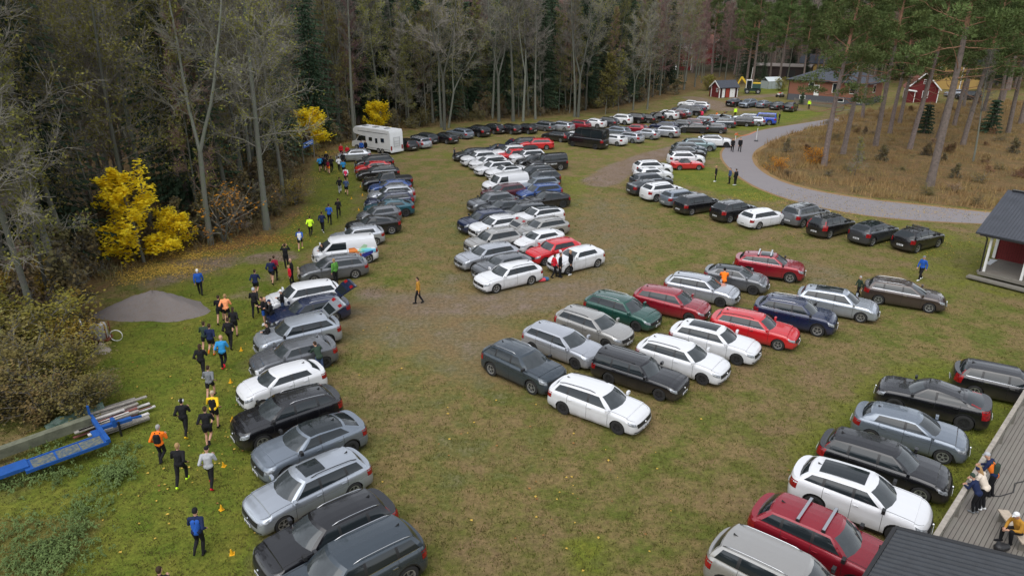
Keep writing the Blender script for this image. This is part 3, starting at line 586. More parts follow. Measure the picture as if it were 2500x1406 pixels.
# rows of parked cars: (type, colour, short look, roof centre in the photo, heading, options)
ROWS = [
 ('left row', 'cars parked nose to the runners in the left row', [
  ('bigsuv', 'slate', 'slate grey SUV', 902, 1312, -141, dict(chrome=1, rail='chrome')),
  ('estate', 'black', 'black estate', 842, 1233, -140, dict(rail='chrome', tall=1)),
  ('estate', 'pale', 'pale silver estate', 790, 1124, -138, dict(rail='trim', roof='sun')),
  ('coupesuv', 'steel', 'steel grey crossover', 780, 1031, -140, dict(roof='black', dark=1)),
  ('suv', 'black', 'black crossover', 733, 957, -143, dict(rail='chrome')),
  ('small', 'white', 'small white hatchback', 708, 893, -143, dict()),
  ('hatch', 'grey', 'dark silver hatchback', 741, 828, -148, dict(dark=1)),
  ('suv', 'pale', 'pale silver SUV with open tailgate', 747, 773, -148, dict(gate=1)),
  ('estate', 'navy', 'navy estate with open tailgate', 779, 724, -150, dict(chrome=1, rail='chrome', gate=1)),
  ('estate', 'white', 'white estate', 762, 688, -151, dict(tall=1)),
  ('estate', 'grey', 'grey silver estate', 836, 624, -156, dict(rail='trim')),
  ('buzz', 'white', 'white van with rainbow mural', 858, 577, -159, dict(mural=1)),
  ('hatch', 'silver', 'silver hatchback', 888, 551, -157, dict()),
  ('coupesuv', 'black', 'black crossover', 921, 525, -157, dict()),
  ('small', 'grey', 'grey hatchback', 938, 502, -157, dict(dark=1)),
  ('coupesuv', 'teal', 'teal crossover', 961, 486, -159, dict(dark=1)),
  ('estate', 'navy', 'navy estate', 968, 469, -160, dict(chrome=1, rail='chrome', tall=1)),
  ('suv', 'silver', 'silver SUV', 968, 452, -160, dict(tall=1)),
  ('hatch', 'blue', 'blue hatchback', 966, 438, -160, dict()),
  ('pickup', 'black', 'black pickup', 945, 419, -160, dict()),
  ('estate', 'black', 'black chrome-trimmed estate', 937, 403, -160, dict(chrome=1, rail='chrome')),
  ('hatch', 'red', 'red hatchback', 921, 393, -160, dict()),
  ('mpv', 'black', 'black people carrier', 924, 377, -160, dict()),
  ('hatch', 'silver', 'silver hatchback', 874, 363, -168, dict())]),
 ('forest-edge row', 'cars parked facing the wood in the forest-edge row', [
  ('estate', 'black', 'black estate', 996, 339, 125, dict(tall=1)),
  ('estate', 'silver', 'silver estate', 1026, 334, 134, dict(rail='trim', tall=1)),
  ('estate', 'dark', 'charcoal estate', 1043, 324, 136, dict()),
  ('saloon', 'black', 'black saloon', 1087, 323, 138, dict()),
  ('estate', 'steel', 'blue-grey estate', 1130, 313, 138, dict()),
  ('suv', 'black', 'black SUV', 1172, 306, 134, dict(chrome=1)),
  ('estate', 'black', 'black chrome-railed estate', 1209, 302, 134, dict(rail='chrome', tall=1)),
  ('estate', 'black', 'plain black estate', 1250, 303, 136, dict()),
  ('hatch', 'black', 'black hatchback', 1288, 302, 138, dict()),
  ('boxy', 'grey', 'grey estate with roof bars', 1334, 297, 141, dict(rack=1)),
  ('estate', 'silver', 'silver estate', 1378, 296, 141, dict()),
  ('mpv', 'deep', 'dark red people carrier', 1418, 293, 141, dict()),
  ('coupesuv', 'white', 'white crossover', 1455, 289, 145, dict()),
  ('estate', 'dark', 'charcoal estate', 1488, 286, 145, dict()),
  ('suv', 'white', 'white SUV', 1522, 278.5, 147, dict()),
  ('mpv', 'black', 'black people carrier', 1555, 276, 147, dict()),
  ('estate', 'black', 'black estate with open tailgate', 1581, 278, 147, dict(gate=1)),
  ('hatch', 'black', 'black hatchback with open tailgate', 1606, 274.5, 147, dict(gate=1)),
  ('suv', 'white', 'white SUV', 1635, 268.5, 150, dict()),
  ('hatch', 'maroon', 'maroon hatchback', 1656, 268, 150, dict()),
  ('estate', 'steel', 'blue-grey estate', 1669, 265.5, 150, dict(chrome=1)),
  ('estate', 'dark', 'charcoal estate', 1679, 256.5, 150, dict()),
  ('estate', 'black', 'black estate', 1697, 261.5, 150, dict()),
  ('hatch', 'navy', 'navy hatchback', 1706, 256, 150, dict()),
  ('suv', 'white', 'white SUV', 1713, 248, 152, dict()),
  ('saloon', 'white', 'white saloon', 1689, 244.5, 152, dict())]),
 ('row behind the black van', 'cars in the row behind the tall black van', [
  ('estate', 'black', 'black tall-lamped estate', 1369, 320, 140, dict(tall=1, chrome=1)),
  ('hatch', 'white', 'white half-hidden hatchback', 1408, 321, 140, dict()),
  ('hatch', 'white', 'white hatchback', 1505, 328, 138, dict()),
  ('estate', 'silver', 'silver estate', 1545, 322, 138, dict(tall=1)),
  ('small', 'silver', 'small silver hatchback', 1588, 314, 141, dict()),
  ('suv', 'silver', 'silver SUV', 1633, 307, 148, dict()),
  ('coupesuv', 'black', 'black crossover with open tailgate', 1703, 300, 165, dict(gate=1, dark=1)),
  ('hatch', 'dark', 'charcoal hatchback', 1752, 300.5, 158, dict()),
  ('estate', 'slate', 'slate estate', 1774, 288, 160, dict(chrome=1, tall=1)),
  ('boxy', 'black', 'black square estate', 1820, 286, 160, dict(rail='trim')),
  ('estate', 'silver', 'silver estate', 1846, 284.5, 158, dict(tall=1)),
  ('offroad', 'bright', 'bright blue off-roader', 1874, 276, 156, dict())]),
 ('third row from the wood', 'cars in the third row from the wood', [
  ('estate', 'steel', 'blue-grey estate', 1514, 308, 141, dict()),
  ('hatch', 'deep', 'dark red hatchback', 1560, 303, 143, dict(tall=1)),
  ('estate', 'navy', 'navy estate', 1632, 297, 148, dict()),
  ('hatch', 'dark', 'charcoal hatchback', 1669, 292, 150, dict(tall=1)),
  ('estate', 'maroon', 'maroon estate', 1697, 289, 152, dict(tall=1)),
  ('suv', 'steel', 'blue-grey SUV', 1723, 284, 154, dict()),
  ('hatch', 'black', 'black hatchback with open tailgate', 1746, 280, 155, dict(gate=1)),
  ('estate', 'steel', 'blue-grey estate', 1768, 279.5, 155, dict()),
  ('estate', 'silver', 'pale silver estate', 1833, 277.5, 155, dict())]),
 ('left file of the middle block', 'cars in the left file of the middle block', [
  ('estate', 'white', 'white estate', 1263, 640, -147, dict(rail='trim')),
  ('hatch', 'grey', 'grey hatchback', 1243, 619.5, -147, dict(chrome=1)),
  ('estate', 'silver', 'silver estate', 1209, 594, -149, dict()),
  ('suv', 'beige', 'greyish SUV with open tailgate', 1221, 558, -150, dict(gate=1, rail='chrome', dark=1)),
  ('suv', 'white', 'white SUV', 1229, 525, -150, dict(rail='chrome')),
  ('suv', 'navy', 'navy black SUV', 1196, 512, -150, dict()),
  ('saloon', 'dark', 'charcoal saloon', 1237, 487, -150, dict()),
  ('suv', 'grey', 'grey brown SUV', 1213, 468.5, -152, dict()),
  ('estate', 'maroon', 'maroon estate', 1245, 448, -152, dict()),
  ('panelvan', 'white', 'white panel van', 1248, 422, -153, dict()),
  ('saloon', 'white', 'white black-roofed saloon', 1242, 402, -153, dict(roof='black')),
  ('estate', 'white', 'white estate', 1220, 391.5, -154, dict(roof='pano')),
  ('estate', 'white', 'white silver-railed estate', 1205, 380, -154, dict(rail='chrome', chrome=1)),
  ('suv', 'white', 'white SUV', 1180, 368, -155, dict(rail='chrome')),
  ('estate', 'dark', 'charcoal chrome-lined estate', 1164, 360.5, -156, dict(chrome=1)),
  ('saloon', 'navy', 'navy saloon with open tailgate', 1224, 351, -160, dict(gate=1)),
  ('estate', 'dark', 'charcoal estate', 1287, 335.5, -166, dict())]),
 ('right file of the middle block', 'cars in the right file of the middle block', [
  ('hatch', 'white', 'white hatchback', 1423, 602, -146, dict()),
  ('hatch', 'red', 'red hatchback', 1369, 583.5, -149, dict()),
  ('hatch', 'white', 'white hatchback', 1329, 561, -149, dict()),
  ('estate', 'beige', 'greyish estate', 1340, 531, -150, dict(rail='trim')),
  ('suv', 'white', 'white black-roofed SUV', 1331, 503, -152, dict(roof='black')),
  ('estate', 'dark', 'charcoal estate', 1293, 494.5, -152, dict()),
  ('coupesuv', 'black', 'black crossover', 1345, 465.5, -155, dict(dark=1)),
  ('estate', 'blue', 'blue-grey estate', 1332, 447.5, -155, dict(tall=1)),
  ('estate', 'steel', 'steel estate', 1327, 430.5, -156, dict()),
  ('suv', 'dark', 'charcoal SUV', 1332, 415, -157, dict(rail='chrome')),
  ('estate', 'dark', 'charcoal chrome-railed estate', 1317, 402.5, -158, dict(rail='chrome')),
  ('offroad', 'black', 'black lettered off-roader', 1352, 375, -161, dict(sign=1)),
  ('hatch', 'black', 'black hatchback', 1315, 377, -160, dict()),
  ('suv', 'white', 'white SUV with black roof box', 1299, 364, -161, dict(box=1)),
  ('hatch', 'red', 'red hatchback', 1264, 363, -160, dict()),
  ('suv', 'white', 'white SUV', 1255, 354, -161, dict()),
  ('estate', 'red', 'red estate', 1322, 337, -173, dict())]),
 ('front block', 'cars in the block in front', [
  ('estate', 'white', 'white estate', 1431, 931, -36, dict(dark=1, rail='trim')),
  ('suv', 'slate', 'dark grey SUV', 1255, 842, -43, dict(rail='chrome')),
  ('boxy', 'black', 'boxy black old estate', 1524, 863, -36, dict(rail='trim', dark=1)),
  ('estate', 'silver', 'silver estate', 1348, 797, -40, dict(dark=1)),
  ('estate', 'beige', 'greyish silver estate', 1424, 757, -40, dict(rail='trim', dark=1, tall=1)),
  ('estate', 'green', 'green estate', 1496, 718, -38, dict(rail='chrome', dark=1)),
  ('estate', 'deep', 'deep red estate', 1616, 702, -32, dict(dark=1)),
  ('estate', 'silver', 'silver black-railed estate', 1690, 670, -31, dict(rail='trim', dark=1)),
  ('hatch', 'grey', 'grey hatchback', 1781, 649, -28, dict(roof='black', dark=1)),
  ('suv', 'deep', 'dark red SUV with roof bars', 1858, 616, -24, dict(chrome=1, rack=1, roof='sun')),
  ('estate', 'white', 'white estate', 1638, 830, -37, dict(rail='trim', dark=1)),
  ('estate', 'white', 'white sunroofed estate', 1717, 790, -34, dict(roof='pano', dark=1)),
  ('estate', 'red', 'bright red estate', 1815, 760, -32, dict(chrome=1, rail='trim')),
  ('suv', 'navy', 'navy SUV', 1922, 726, -30, dict(chrome=1, rail='chrome')),
  ('estate', 'pale', 'pale silver estate', 2020, 702, -30, dict(roof='pano')),
  ('estate', 'brown', 'brown estate', 2181, 684, -28, dict(chrome=1, rail='chrome'))]),
 ('row along the path', 'cars in the row along the asphalt path', [
  ('suv', 'black', 'black SUV with chrome-lined windows', 2236, 557, 30, dict(chrome=1, rack=1)),
  ('suv', 'dark', 'charcoal SUV', 2127, 542, 32, dict(chrome=1, roof='black')),
  ('suv', 'black', 'black SUV with roof bars', 2022, 525, 33, dict(tall=1, rack=1)),
  ('bigsuv', 'grey', 'grey SUV', 1958, 499.5, 33, dict(rail='trim', roof='sun')),
  ('estate', 'white', 'white estate', 1853, 511, 26, dict()),
  ('suv', 'black', 'black purple-tinted SUV', 1785, 491, 28, dict(rail='chrome')),
  ('mpv', 'black', 'black people carrier', 1694, 475, 28, dict()),
  ('estate', 'steel', 'steel estate', 1653, 464, 27, dict()),
  ('suv', 'white', 'white SUV with black rails', 1608, 445.5, 25, dict(rail='trim')),
  ('saloon', 'dark', 'charcoal saloon', 1579, 438.5, 22, dict()),
  ('estate', 'dark', 'charcoal estate', 1577, 422.5, 18, dict(chrome=1)),
  ('hatch', 'white', 'white hatchback', 1584, 409, 14, dict(roof='sun')),
  ('suv', 'white', 'white SUV', 1582, 391, 11, dict(rail='trim')),
  ('roadster', 'red', 'red convertible with black soft top', 1673, 387.5, 3, dict()),
  ('suv', 'white', 'white spare-wheel SUV', 1664, 369, 4, dict(rail='trim')),
  ('suv', 'black', 'black chrome-lined SUV', 1668, 357, 2, dict(chrome=1)),
  ('suv', 'slate', 'slate SUV', 1673, 347, 0, dict(chrome=1)),
  ('suv', 'sage', 'sage blue SUV', 1696, 337, -5, dict(roof='black')),
  ('suv', 'white', 'white black-roofed SUV', 1735, 328.5, -8, dict(roof='black', dark=1))]),
 ('row by the red shed', 'cars in the far row by the red shed', [
  ('coupesuv', 'black', 'black crossover', 1793, 240, 42, dict()),
  ('suv', 'steel', 'blue-grey SUV', 1832, 241, -138, dict()),
  ('hatch', 'steel', 'steel hatchback', 1863, 245, 45, dict()),
  ('estate', 'dark', 'charcoal estate', 1897, 248.5, 45, dict()),
  ('suv', 'black', 'black SUV', 1930, 250, 55, dict())]),
 ('row by the timber deck', 'cars in the row by the timber deck', [
  ('bigsuv', 'beige', 'greyish silver SUV', 1872, 1338, -40, dict(rail='chrome')),
  ('suv', 'deep', 'red SUV with roof bars', 1973, 1247, -40, dict(rack=1, dark=1)),
  ('suv', 'white', 'white SUV with dark sunroof', 2060, 1146, -37, dict(roof='pano', dark=1)),
  ('estate', 'black', 'black tall-lamped estate', 2118, 1070, -36, dict(tall=1)),
  ('hatch', 'steel', 'blue-silver hatchback', 2190, 998, -34, dict()),
  ('coupesuv', 'black', 'black crossover', 2310, 940, 147, dict(tall=1, dark=1)),
  ('estate', 'black', 'black chrome-lined estate', 2428, 893, -29, dict(chrome=1, tall=1))]),
]
CAT = {'panelvan': 'van', 'buzz': 'van', 'pickup': 'pickup truck', 'tallvan': 'van'}
special = {}
for row, grp, cars in ROWS:
    for i, (typ, colr, look, px, py, hd, op) in enumerate(cars):
        op = dict(op); mural = op.pop('mural', 0); sign = op.pop('sign', 0)
        pv = cars[i - 1][2].split(' with ')[0] if i else None; nx = cars[i + 1][2].split(' with ')[0] if i + 1 < len(cars) else None
        lk = look
        if pv and nx: lab = f"{lk} between the {pv} and the {nx}, {row}"
        elif nx: lab = f"{lk} at one end of the {row}, beside the {nx}"
        else: lab = f"{lk} at one end of the {row}, beside the {pv}"
        if len(lab.split()) > 16 and pv and nx: lab = f"{lk.split(' with ')[0]} between {pv} and {nx}, {row}"
        if len(lab.split()) > 16: lab = f"{lk} next to the {pv or nx}, {row}"
        o = place_car(typ, colr, px, py, hd, lab, CAT.get(typ, 'car'), group=grp, **op)
        if mural: special['mural'] = o
        if sign: special['sign'] = o
special['tallvan'] = place_car('tallvan', 'black', 1447, 313, 141, 'tall black panel van parked behind the white hatchback near the dirt track', 'van', dark=True)
place_car('suv', 'silver', 2342, 218, 178, 'silver car parked beside the red cottage, behind the pines', 'car')
place_car('offroad', 'black', 2376, 222, 178, 'dark car half hidden behind pine trunks right of the red cottage', 'car')

def text_mesh(s, size):
    """block letters from a 5x7 dot font, so the lettering is plain geometry"""
    G = {'N': '1000111001101011001110001', 'Y': '1000101010001000010000100', 'G': '0111110000100111000101111', 'R': '1111010001111101001010001', 'E': '1111110000111101000011111', 'T': '1111100100001000010000100',
         'L': '1000010000100001000011111', 'A': '0111010001111111000110001', 'H': '1000110001111111000110001', 'F': '1111110000111101000010000', 'O': '0111010001100011000101110', 'S': '0111110000011100000111110', 'M': '1000111011101011000110001', 'P': '1111010001111101000010000', ' ': '0' * 25}
    m = MB(); c = size / 5; x0 = 0
    for ch in s:
        g = G[ch]
        for i in range(25):
            if g[i] == '1': m.poly([(x0 + (i % 5) * c, -(i // 5) * c, 0), (x0 + (i % 5 + 1) * c, -(i // 5) * c, 0), (x0 + (i % 5 + 1) * c, -(i // 5 + 1) * c, 0), (x0 + (i % 5) * c, -(i // 5 + 1) * c, 0)])
        x0 += 6 * c
    return m
def lay(m, fn):
    q = MB(); q.V = [tuple(fn(v[0], v[1])) for v in m.V]; q.F = m.F; q.M = m.M; return q
# mural on the white van's left side: flat coloured film on the panel, following its tumblehome
mv = special['mural']
def vanside(x, z, o=.012):
    y = (tab((z - .21) / .99, SIDEY) * .99 if z < 1.2 else lerp(.896, .772, (z - 1.19) / .68) + .035 * math.sin(math.pi * min(1, (z - 1.19) / .68)) * .9)
    return Vector((x, max(y, .70) + o, z))
def film(name, pts, c, o):
    q = MB(); x0 = min(p[0] for p in pts); n = 7; 
    # split into strips along z so that it hugs the side
    zs = sorted({p[1] for p in pts} | {1.19, .95, 1.05}); zs = [z for z in zs if min(p[1] for p in pts) <= z <= max(p[1] for p in pts)]
    def span(z):
        xs_ = []
        for i in range(len(pts)):
            a, b = pts[i], pts[(i + 1) % len(pts)]
            if (a[1] - z) * (b[1] - z) <= 0:
                t = 0 if a[1] == b[1] else (z - a[1]) / (b[1] - a[1]); xs_.append(lerp(a[0], b[0], t))
                if a[1] == b[1]: xs_.append(b[0])
        return min(xs_), max(xs_)
    for a, b in zip(zs[:-1], zs[1:]):
        k = 3
        for i in range(k):
            za, zb = lerp(a, b, i / k), lerp(a, b, (i + 1) / k); l, h = span(za); l2, h2 = span(zb)
            q.poly([vanside(l, za, o), vanside(h, za, o), vanside(h2, zb, o), vanside(l2, zb, o)])
    q.build(name, mat('mural_film', c, rough=.4), mv)
film('mural_panel', [(-.15, .62), (-.15, 1.30), (-.55, 1.32), (-.95, .98), (-.95, .62)], (.60, .17, .02), .014)
film('mural_panel', [(-.15, .55), (-.15, .80), (-1.0, .95), (-1.0, .55)], (.42, .07, .012), .018)
film('mural_panel', [(-.7, 1.02), (-1.25, 1.50), (-1.50, 1.40), (-1.30, 1.0)], (.33, .52, .33), .018)
film('mural_panel', [(-.85, .90), (-1.1, 1.22), (-1.75, 1.18), (-1.75, .95)], (.12, .50, .45), .022)
film('mural_panel', [(-1.2, .92), (-1.25, 1.12), (-2.05, 1.12), (-2.05, .85)], (.16, .48, .68), .026)
film('mural_panel', [(-1.0, .45), (-1.0, .82), (-1.85, 1.0), (-1.85, .80)], (.025, .03, .20), .030)
q = lay(text_mesh('FEST', .16), lambda u, v: vanside(-.38 - u, .92 + v, .036)); q.build('lettering', M['plate'], mv)
q = lay(text_mesh('FALTEST', .06), lambda u, v: vanside(.72 - u, .78 + v, .012)); q.build('lettering', M['ink'], mv)
dv = special['sign']
q = lay(text_mesh('HYGEAR', .17), lambda u, v: Vector((.35 - u, .97, .92 + v))); q.build('lettering', M['plate'], dv)
q = MB(); q.tube([(.62, .955, .90), (.62, .972, .90)], .13, 14); q.build('emblem', M['plate'], dv)

# ------------------------------------------------------------------ trees
def vnoise(rnd, s): return Vector((rnd.uniform(-s, s), rnd.uniform(-s, s), rnd.uniform(-s, s)))
def limb(V, F, p, d, ln, r, k, n, rnd, up=.0, wob=.25, tip=.25):
    pts = [p.copy()]; d = d.normalized(); dirs = [d.copy()]
    for i in range(k):
        d = (d + vnoise(rnd, wob) + Vector((0, 0, up))).normalized(); pts.append(pts[-1] + d * (ln / k)); dirs.append(d.copy())
    tube(V, F, pts, [lerp(r, r * tip, i / k) for i in range(k + 1)], n); return pts, dirs
def trunk_pts(h, rnd, lean, wob, k=14):
    ph, ph2 = rnd.uniform(0, 6.28), rnd.uniform(0, 6.28)
    return [Vector((lean * h * (i / k) ** 1.2 + wob * math.sin(ph + 4.5 * i / k) - wob * math.sin(ph), wob * math.sin(ph2 + 3.7 * i / k) - wob * math.sin(ph2), h * i / k - (.4 if i == 0 else 0))) for i in range(k + 1)]
def bare_tree(seed, h, r0=.26, first=.22, nb=34, spread=.24, fork=False, updir=.55, twigr=.013, leaf=0, leaf_size=.085):
    rnd = random.Random(seed); TV, TF, V, F = [], [], [], []; LV, LF = [], []
    leaders = []
    pts = trunk_pts(h, rnd, rnd.uniform(-.05, .05), .25)
    r0 *= rnd.uniform(.72, 1.0)
    if fork:
        k0 = rnd.randint(4, 6); tube(TV, TF, pts[:k0 + 1], [lerp(r0 * 1.25, r0, min(1, i / 2)) * (1 - .45 * i / 14) for i in range(k0 + 1)], 9)
        for sx in (-1, 1, 0.2)[:2 + (seed % 2)]:
            q = [pts[k0]]; dd = Vector((sx * .30, rnd.uniform(-.25, .25), 1))
            for i in range(10):
                dd = (dd + vnoise(rnd, .09) + Vector((-sx * .02, 0, .05))).normalized(); q.append(q[-1] + dd * (h * (1 - k0 / 14) / 10))
            tube(TV, TF, q, [r0 * .62 * (1 - .93 * i / 10) + .01 for i in range(11)], 7); leaders.append(q)
    else:
        tube(TV, TF, pts, [(r0 * (1.35 if i == 0 else 1)) * (1 - .93 * (i / 14) ** .9) + .012 for i in range(15)], 9); leaders.append(pts)
    for bi in range(nb):
        q = leaders[bi % len(leaders)]; t = lerp(first if not fork else .12, .98, (bi / nb) ** .85); f = t * (len(q) - 1); i = min(int(f), len(q) - 2); p = q[i].lerp(q[i + 1], f - i)
        hz = p.z / h; az = bi * 2.4 + rnd.uniform(-.5, .5); el = rnd.uniform(.05, .5) + updir * hz
        ln = h * spread * (1.05 - .75 * hz) * rnd.uniform(.55, 1.15); d = Vector((math.cos(az) * math.cos(el), math.sin(az) * math.cos(el), math.sin(el)))
        bp, bd = limb(V, F, p, d, ln, max(.016, r0 * .19 * (1.1 - hz)), 6, 4, rnd, .05 if hz > .4 else -.01, .2)
        for si in range(10):
            f = lerp(.22, 1, si / 9) * 6; i = min(int(f), 5); p2 = bp[i].lerp(bp[i + 1], f - i); d2 = (bd[i] + vnoise(rnd, .95) + Vector((0, 0, .12))).normalized()
            sp, sdir = limb(V, F, p2, d2, ln * rnd.uniform(.28, .5), .018, 3, 3, rnd, .03, .25, .5)
            for ti in range(8):
                j = rnd.randint(0, 2); d3 = (sdir[j] + vnoise(rnd, .9)).normalized(); p3 = sp[j].lerp(sp[j + 1], rnd.random())
                tp, _ = limb(V, F, p3, d3, ln * rnd.uniform(.12, .26) + .15, twigr, 2, 3, rnd, 0, .25, .6)
                if leaf and rnd.random() < leaf:
                    for _q in range(6):
                        c = tp[rnd.randint(0, 2)] + vnoise(rnd, .22); a = vnoise(rnd, 1).normalized() * leaf_size; b = vnoise(rnd, 1).normalized() * leaf_size; bq = len(LV)
                        LV.extend([tuple(c - a), tuple(c + b), tuple(c + a), tuple(c - b)]); LF.append((bq, bq + 1, bq + 2, bq + 3))
    return TV, TF, V, F, LV, LF
def mk_bare(name, seed, h, bark='bark', twig='twig', leafm=None, **k):
    TV, TF, V, F, LV, LF = bare_tree(seed, h, **k); mats = [M[twig]] + ([M[leafm]] if leafm else []); b = len(V)
    fm = [0] * len(F) + [1] * len(LF); V += LV; F += [tuple(i + b for i in f) for f in LF]
    return [('trunk', mesh('trunk', TV, TF, [M[bark]], None, True)), ('crown', mesh('crown', V, F, mats, fm))]
def mk_spruce(seed, h, base=.06):
    rnd = random.Random(seed); TV, TF, V, F = [], [], [], []
    tube(TV, TF, [(0, 0, -.4), (0, 0, h * .5), (0, 0, h)], [.26, .14, .02], 7)
    z = h * base + .5
    while z < h - .2:
        f = 1 - z / h; ln = (.175 * h * f ** .85 + .25); nb = int(6 + 4 * f); o = rnd.uniform(0, 6)
        for i in range(nb):
            az = o + 6.283 * i / nb + rnd.uniform(-.3, .3); l2 = ln * rnd.uniform(.72, 1.12); droop = rnd.uniform(.18, .42); c, s_ = math.cos(az), math.sin(az); k = max(3, int(l2 / .42)); prev = None
            for j in range(k + 1):
                t = j / k; r = l2 * t; p = Vector((c * r, s_ * r, z - droop * r + .10 * r * t)); wd = .55 * (1 - t * .75) * (.35 + t * 1.2 if t < .5 else 1)
                for sg in (-1, 1):
                    q = len(V); side = Vector((-s_ * sg, c * sg, 0)); fw = Vector((c, s_, -.2))
                    V.extend([tuple(p), tuple(p + side * wd * rnd.uniform(.6, 1.1) + fw * rnd.uniform(.1, .4) + Vector((0, 0, -.28 * rnd.random()))), tuple(p + fw * .42 + side * .10 + Vector((0, 0, -.06)))]); F.append((q, q + 1, q + 2))
                q = len(V); V.extend([tuple(p + Vector((0, 0, .05))), tuple(p + Vector((c * .42, s_ * .42, -.12))), tuple(p + Vector((c * .15 + vnoise(rnd, .15).x, s_ * .15, -.5 * (1 - t) - .12)))]); F.append((q, q + 1, q + 2))
        z += rnd.uniform(.36, .52)
    return [('trunk', mesh('trunk', TV, TF, [M['pinebark']], None, True)), ('crown', mesh('crown', V, F, [M['needle']]))]
def mk_pine(seed, h, first=.42, lean=.02, r0=.33, dense=1.0):
    rnd = random.Random(seed); TV, TF, V, F, NV, NF = [], [], [], [], [], []; pts = trunk_pts(h, rnd, lean, .22)
    tube(TV, TF, pts, [r0 * (1.25 if i == 0 else 1) * (1 - .85 * (i / 14) ** 1.1) for i in range(15)], 10); tm = [0 if i // 10 < 8 else 1 for i in range(len(TF))]
    def puff(c, R_):
        for _ in range(int(78 * dense)):
            d = vnoise(rnd, 1); d.z *= .55
            if d.length > 1.2: continue
            p = c + d * R_; o = (d + Vector((0, 0, .5)) + vnoise(rnd, .8)).normalized() * rnd.uniform(.16, .32); s_ = o.cross(vnoise(rnd, 1)).normalized() * .055; q = len(NV)
            NV.extend([tuple(p - s_), tuple(p + s_), tuple(p + o)]); NF.append((q, q + 1, q + 2))
    nb = 30
    for bi in range(nb + 5):
        t = lerp(first, .985, (max(0, bi - 5) / nb)) if bi > 4 else rnd.uniform(first - .14, first); f = t * 14; i = min(int(f), 13); p = pts[i].lerp(pts[i + 1], f - i)
        u = (t - first) / (1 - first); az = bi * 2.4 + rnd.uniform(-.4, .4); ln = h * .17 * (1.05 - .62 * max(0, u)) * rnd.uniform(.6, 1.15); el = lerp(-.05, .85, max(0, u)) + rnd.uniform(-.2, .2)
        bp, bd = limb(V, F, p, Vector((math.cos(az) * math.cos(el), math.sin(az) * math.cos(el), math.sin(el))), ln, .055, 6, 4, rnd, .06, .22)
        if bi < 5: continue
        for si in range(6):
            f = lerp(.38, 1, si / 5) * 6; i = min(int(f), 5); p2 = bp[i].lerp(bp[i + 1], f - i)
            sp, _ = limb(V, F, p2, bd[i] + vnoise(rnd, .9) + Vector((0, 0, .15)), ln * .30, .02, 3, 3, rnd, .08, .25); puff(sp[-1], rnd.uniform(.42, .72))
    b = len(V); V += NV; fm = [0] * len(F) + [1] * len(NF); F += [tuple(i + b for i in f) for f in NF]
    return [('trunk', mesh('trunk', TV, TF, [M['pinebark'], M['pineup']], tm, True)), ('crown', mesh('crown', V, F, [M['pineup'], M['pineneedle']], fm))]
def mk_leafy(seed, h, rad, n, leafm, size=.16, base=.12, stems=1, layers=True, twig='twig', jitter=.28):
    """trunk, limbs and sprays of single leaves along each twig"""
    rnd = random.Random(seed); TV, TF, V, F, LV, LF = [], [], [], [], [], []
    for s_ in range(stems):
        a = 6.28 * s_ / stems + rnd.random(); tl = 0 if stems == 1 else .35
        p, dd = limb(TV, TF, Vector((0, 0, -.2)), Vector((tl * math.cos(a), tl * math.sin(a), 1)), h * rnd.uniform(.8, .95), .028 * h / (1 + .35 * (stems - 1)) * .6 + .015, 8, 6, rnd, .02, .07, .2)
        nb = max(6, 26 // stems)
        for bi in range(nb):
            t = lerp(base, .97, bi / nb); f = t * 8; i = min(int(f), 7); q = p[i].lerp(p[i + 1], f - i); az = bi * 2.4 + rnd.random(); el = rnd.uniform(-.05, .5) + .4 * t
            ln = rad * math.sqrt(max(.08, 1 - (2 * t - .8) ** 2)) * rnd.uniform(.7, 1.15); bp, bd = limb(V, F, q, Vector((math.cos(az) * math.cos(el), math.sin(az) * math.cos(el), math.sin(el))), ln, .03, 5, 4, rnd, .03, .2)
            for si in range(8):
                f = lerp(.2, 1, si / 7) * 5; i = min(int(f), 4); p2 = bp[i].lerp(bp[i + 1], f - i); sp, _ = limb(V, F, p2, bd[i] + vnoise(rnd, 1.0), ln * rnd.uniform(.25, .45), .011, 3, 3, rnd, 0, .25)
                for _ in range(max(1, n // (nb * stems * 8))):
                    c = sp[rnd.randint(0, 3)] + vnoise(rnd, jitter); a_ = Vector((rnd.uniform(-1, 1), rnd.uniform(-1, 1), rnd.uniform(-.35, .35))).normalized() * size * rnd.uniform(.6, 1.1); b_ = Vector((-a_.y, a_.x, rnd.uniform(-.6, .3) * size)) * .75; k = len(LV)
                    LV.extend([tuple(c - a_), tuple(c + b_), tuple(c + a_), tuple(c - b_)]); LF.append((k, k + 1, k + 2, k + 3))
    b = len(V); V += LV; fm = [0] * len(F) + [1] * len(LF); F += [tuple(i + b for i in f) for f in LF]
    return [('trunk', mesh('trunk', TV, TF, [M['bark']], None, True)), ('crown', mesh('crown', V, F, [M[twig], M[leafm]], fm))]
def plant_tree(parts, name, label, cat, x, y, rz=0, sc=1.0, group=None, lx=0, ly=0):
    t = thing(name, label, cat, (x, y, gz(x, y)), rz, group); t.scale = (sc, sc, sc)
    if lx or ly: t.rotation_mode = 'XYZ'; t.rotation_euler = Matrix.Rotation(rz, 3, 'Z').to_euler(); t.matrix_world = Matrix.Translation((x, y, gz(x, y))) @ Matrix.Rotation(ly, 4, 'Y') @ Matrix.Rotation(lx, 4, 'X') @ Matrix.Rotation(rz, 4, 'Z') @ Matrix.Scale(sc, 4)
    for n_, me in parts: obj(n_, me, t)
    return t

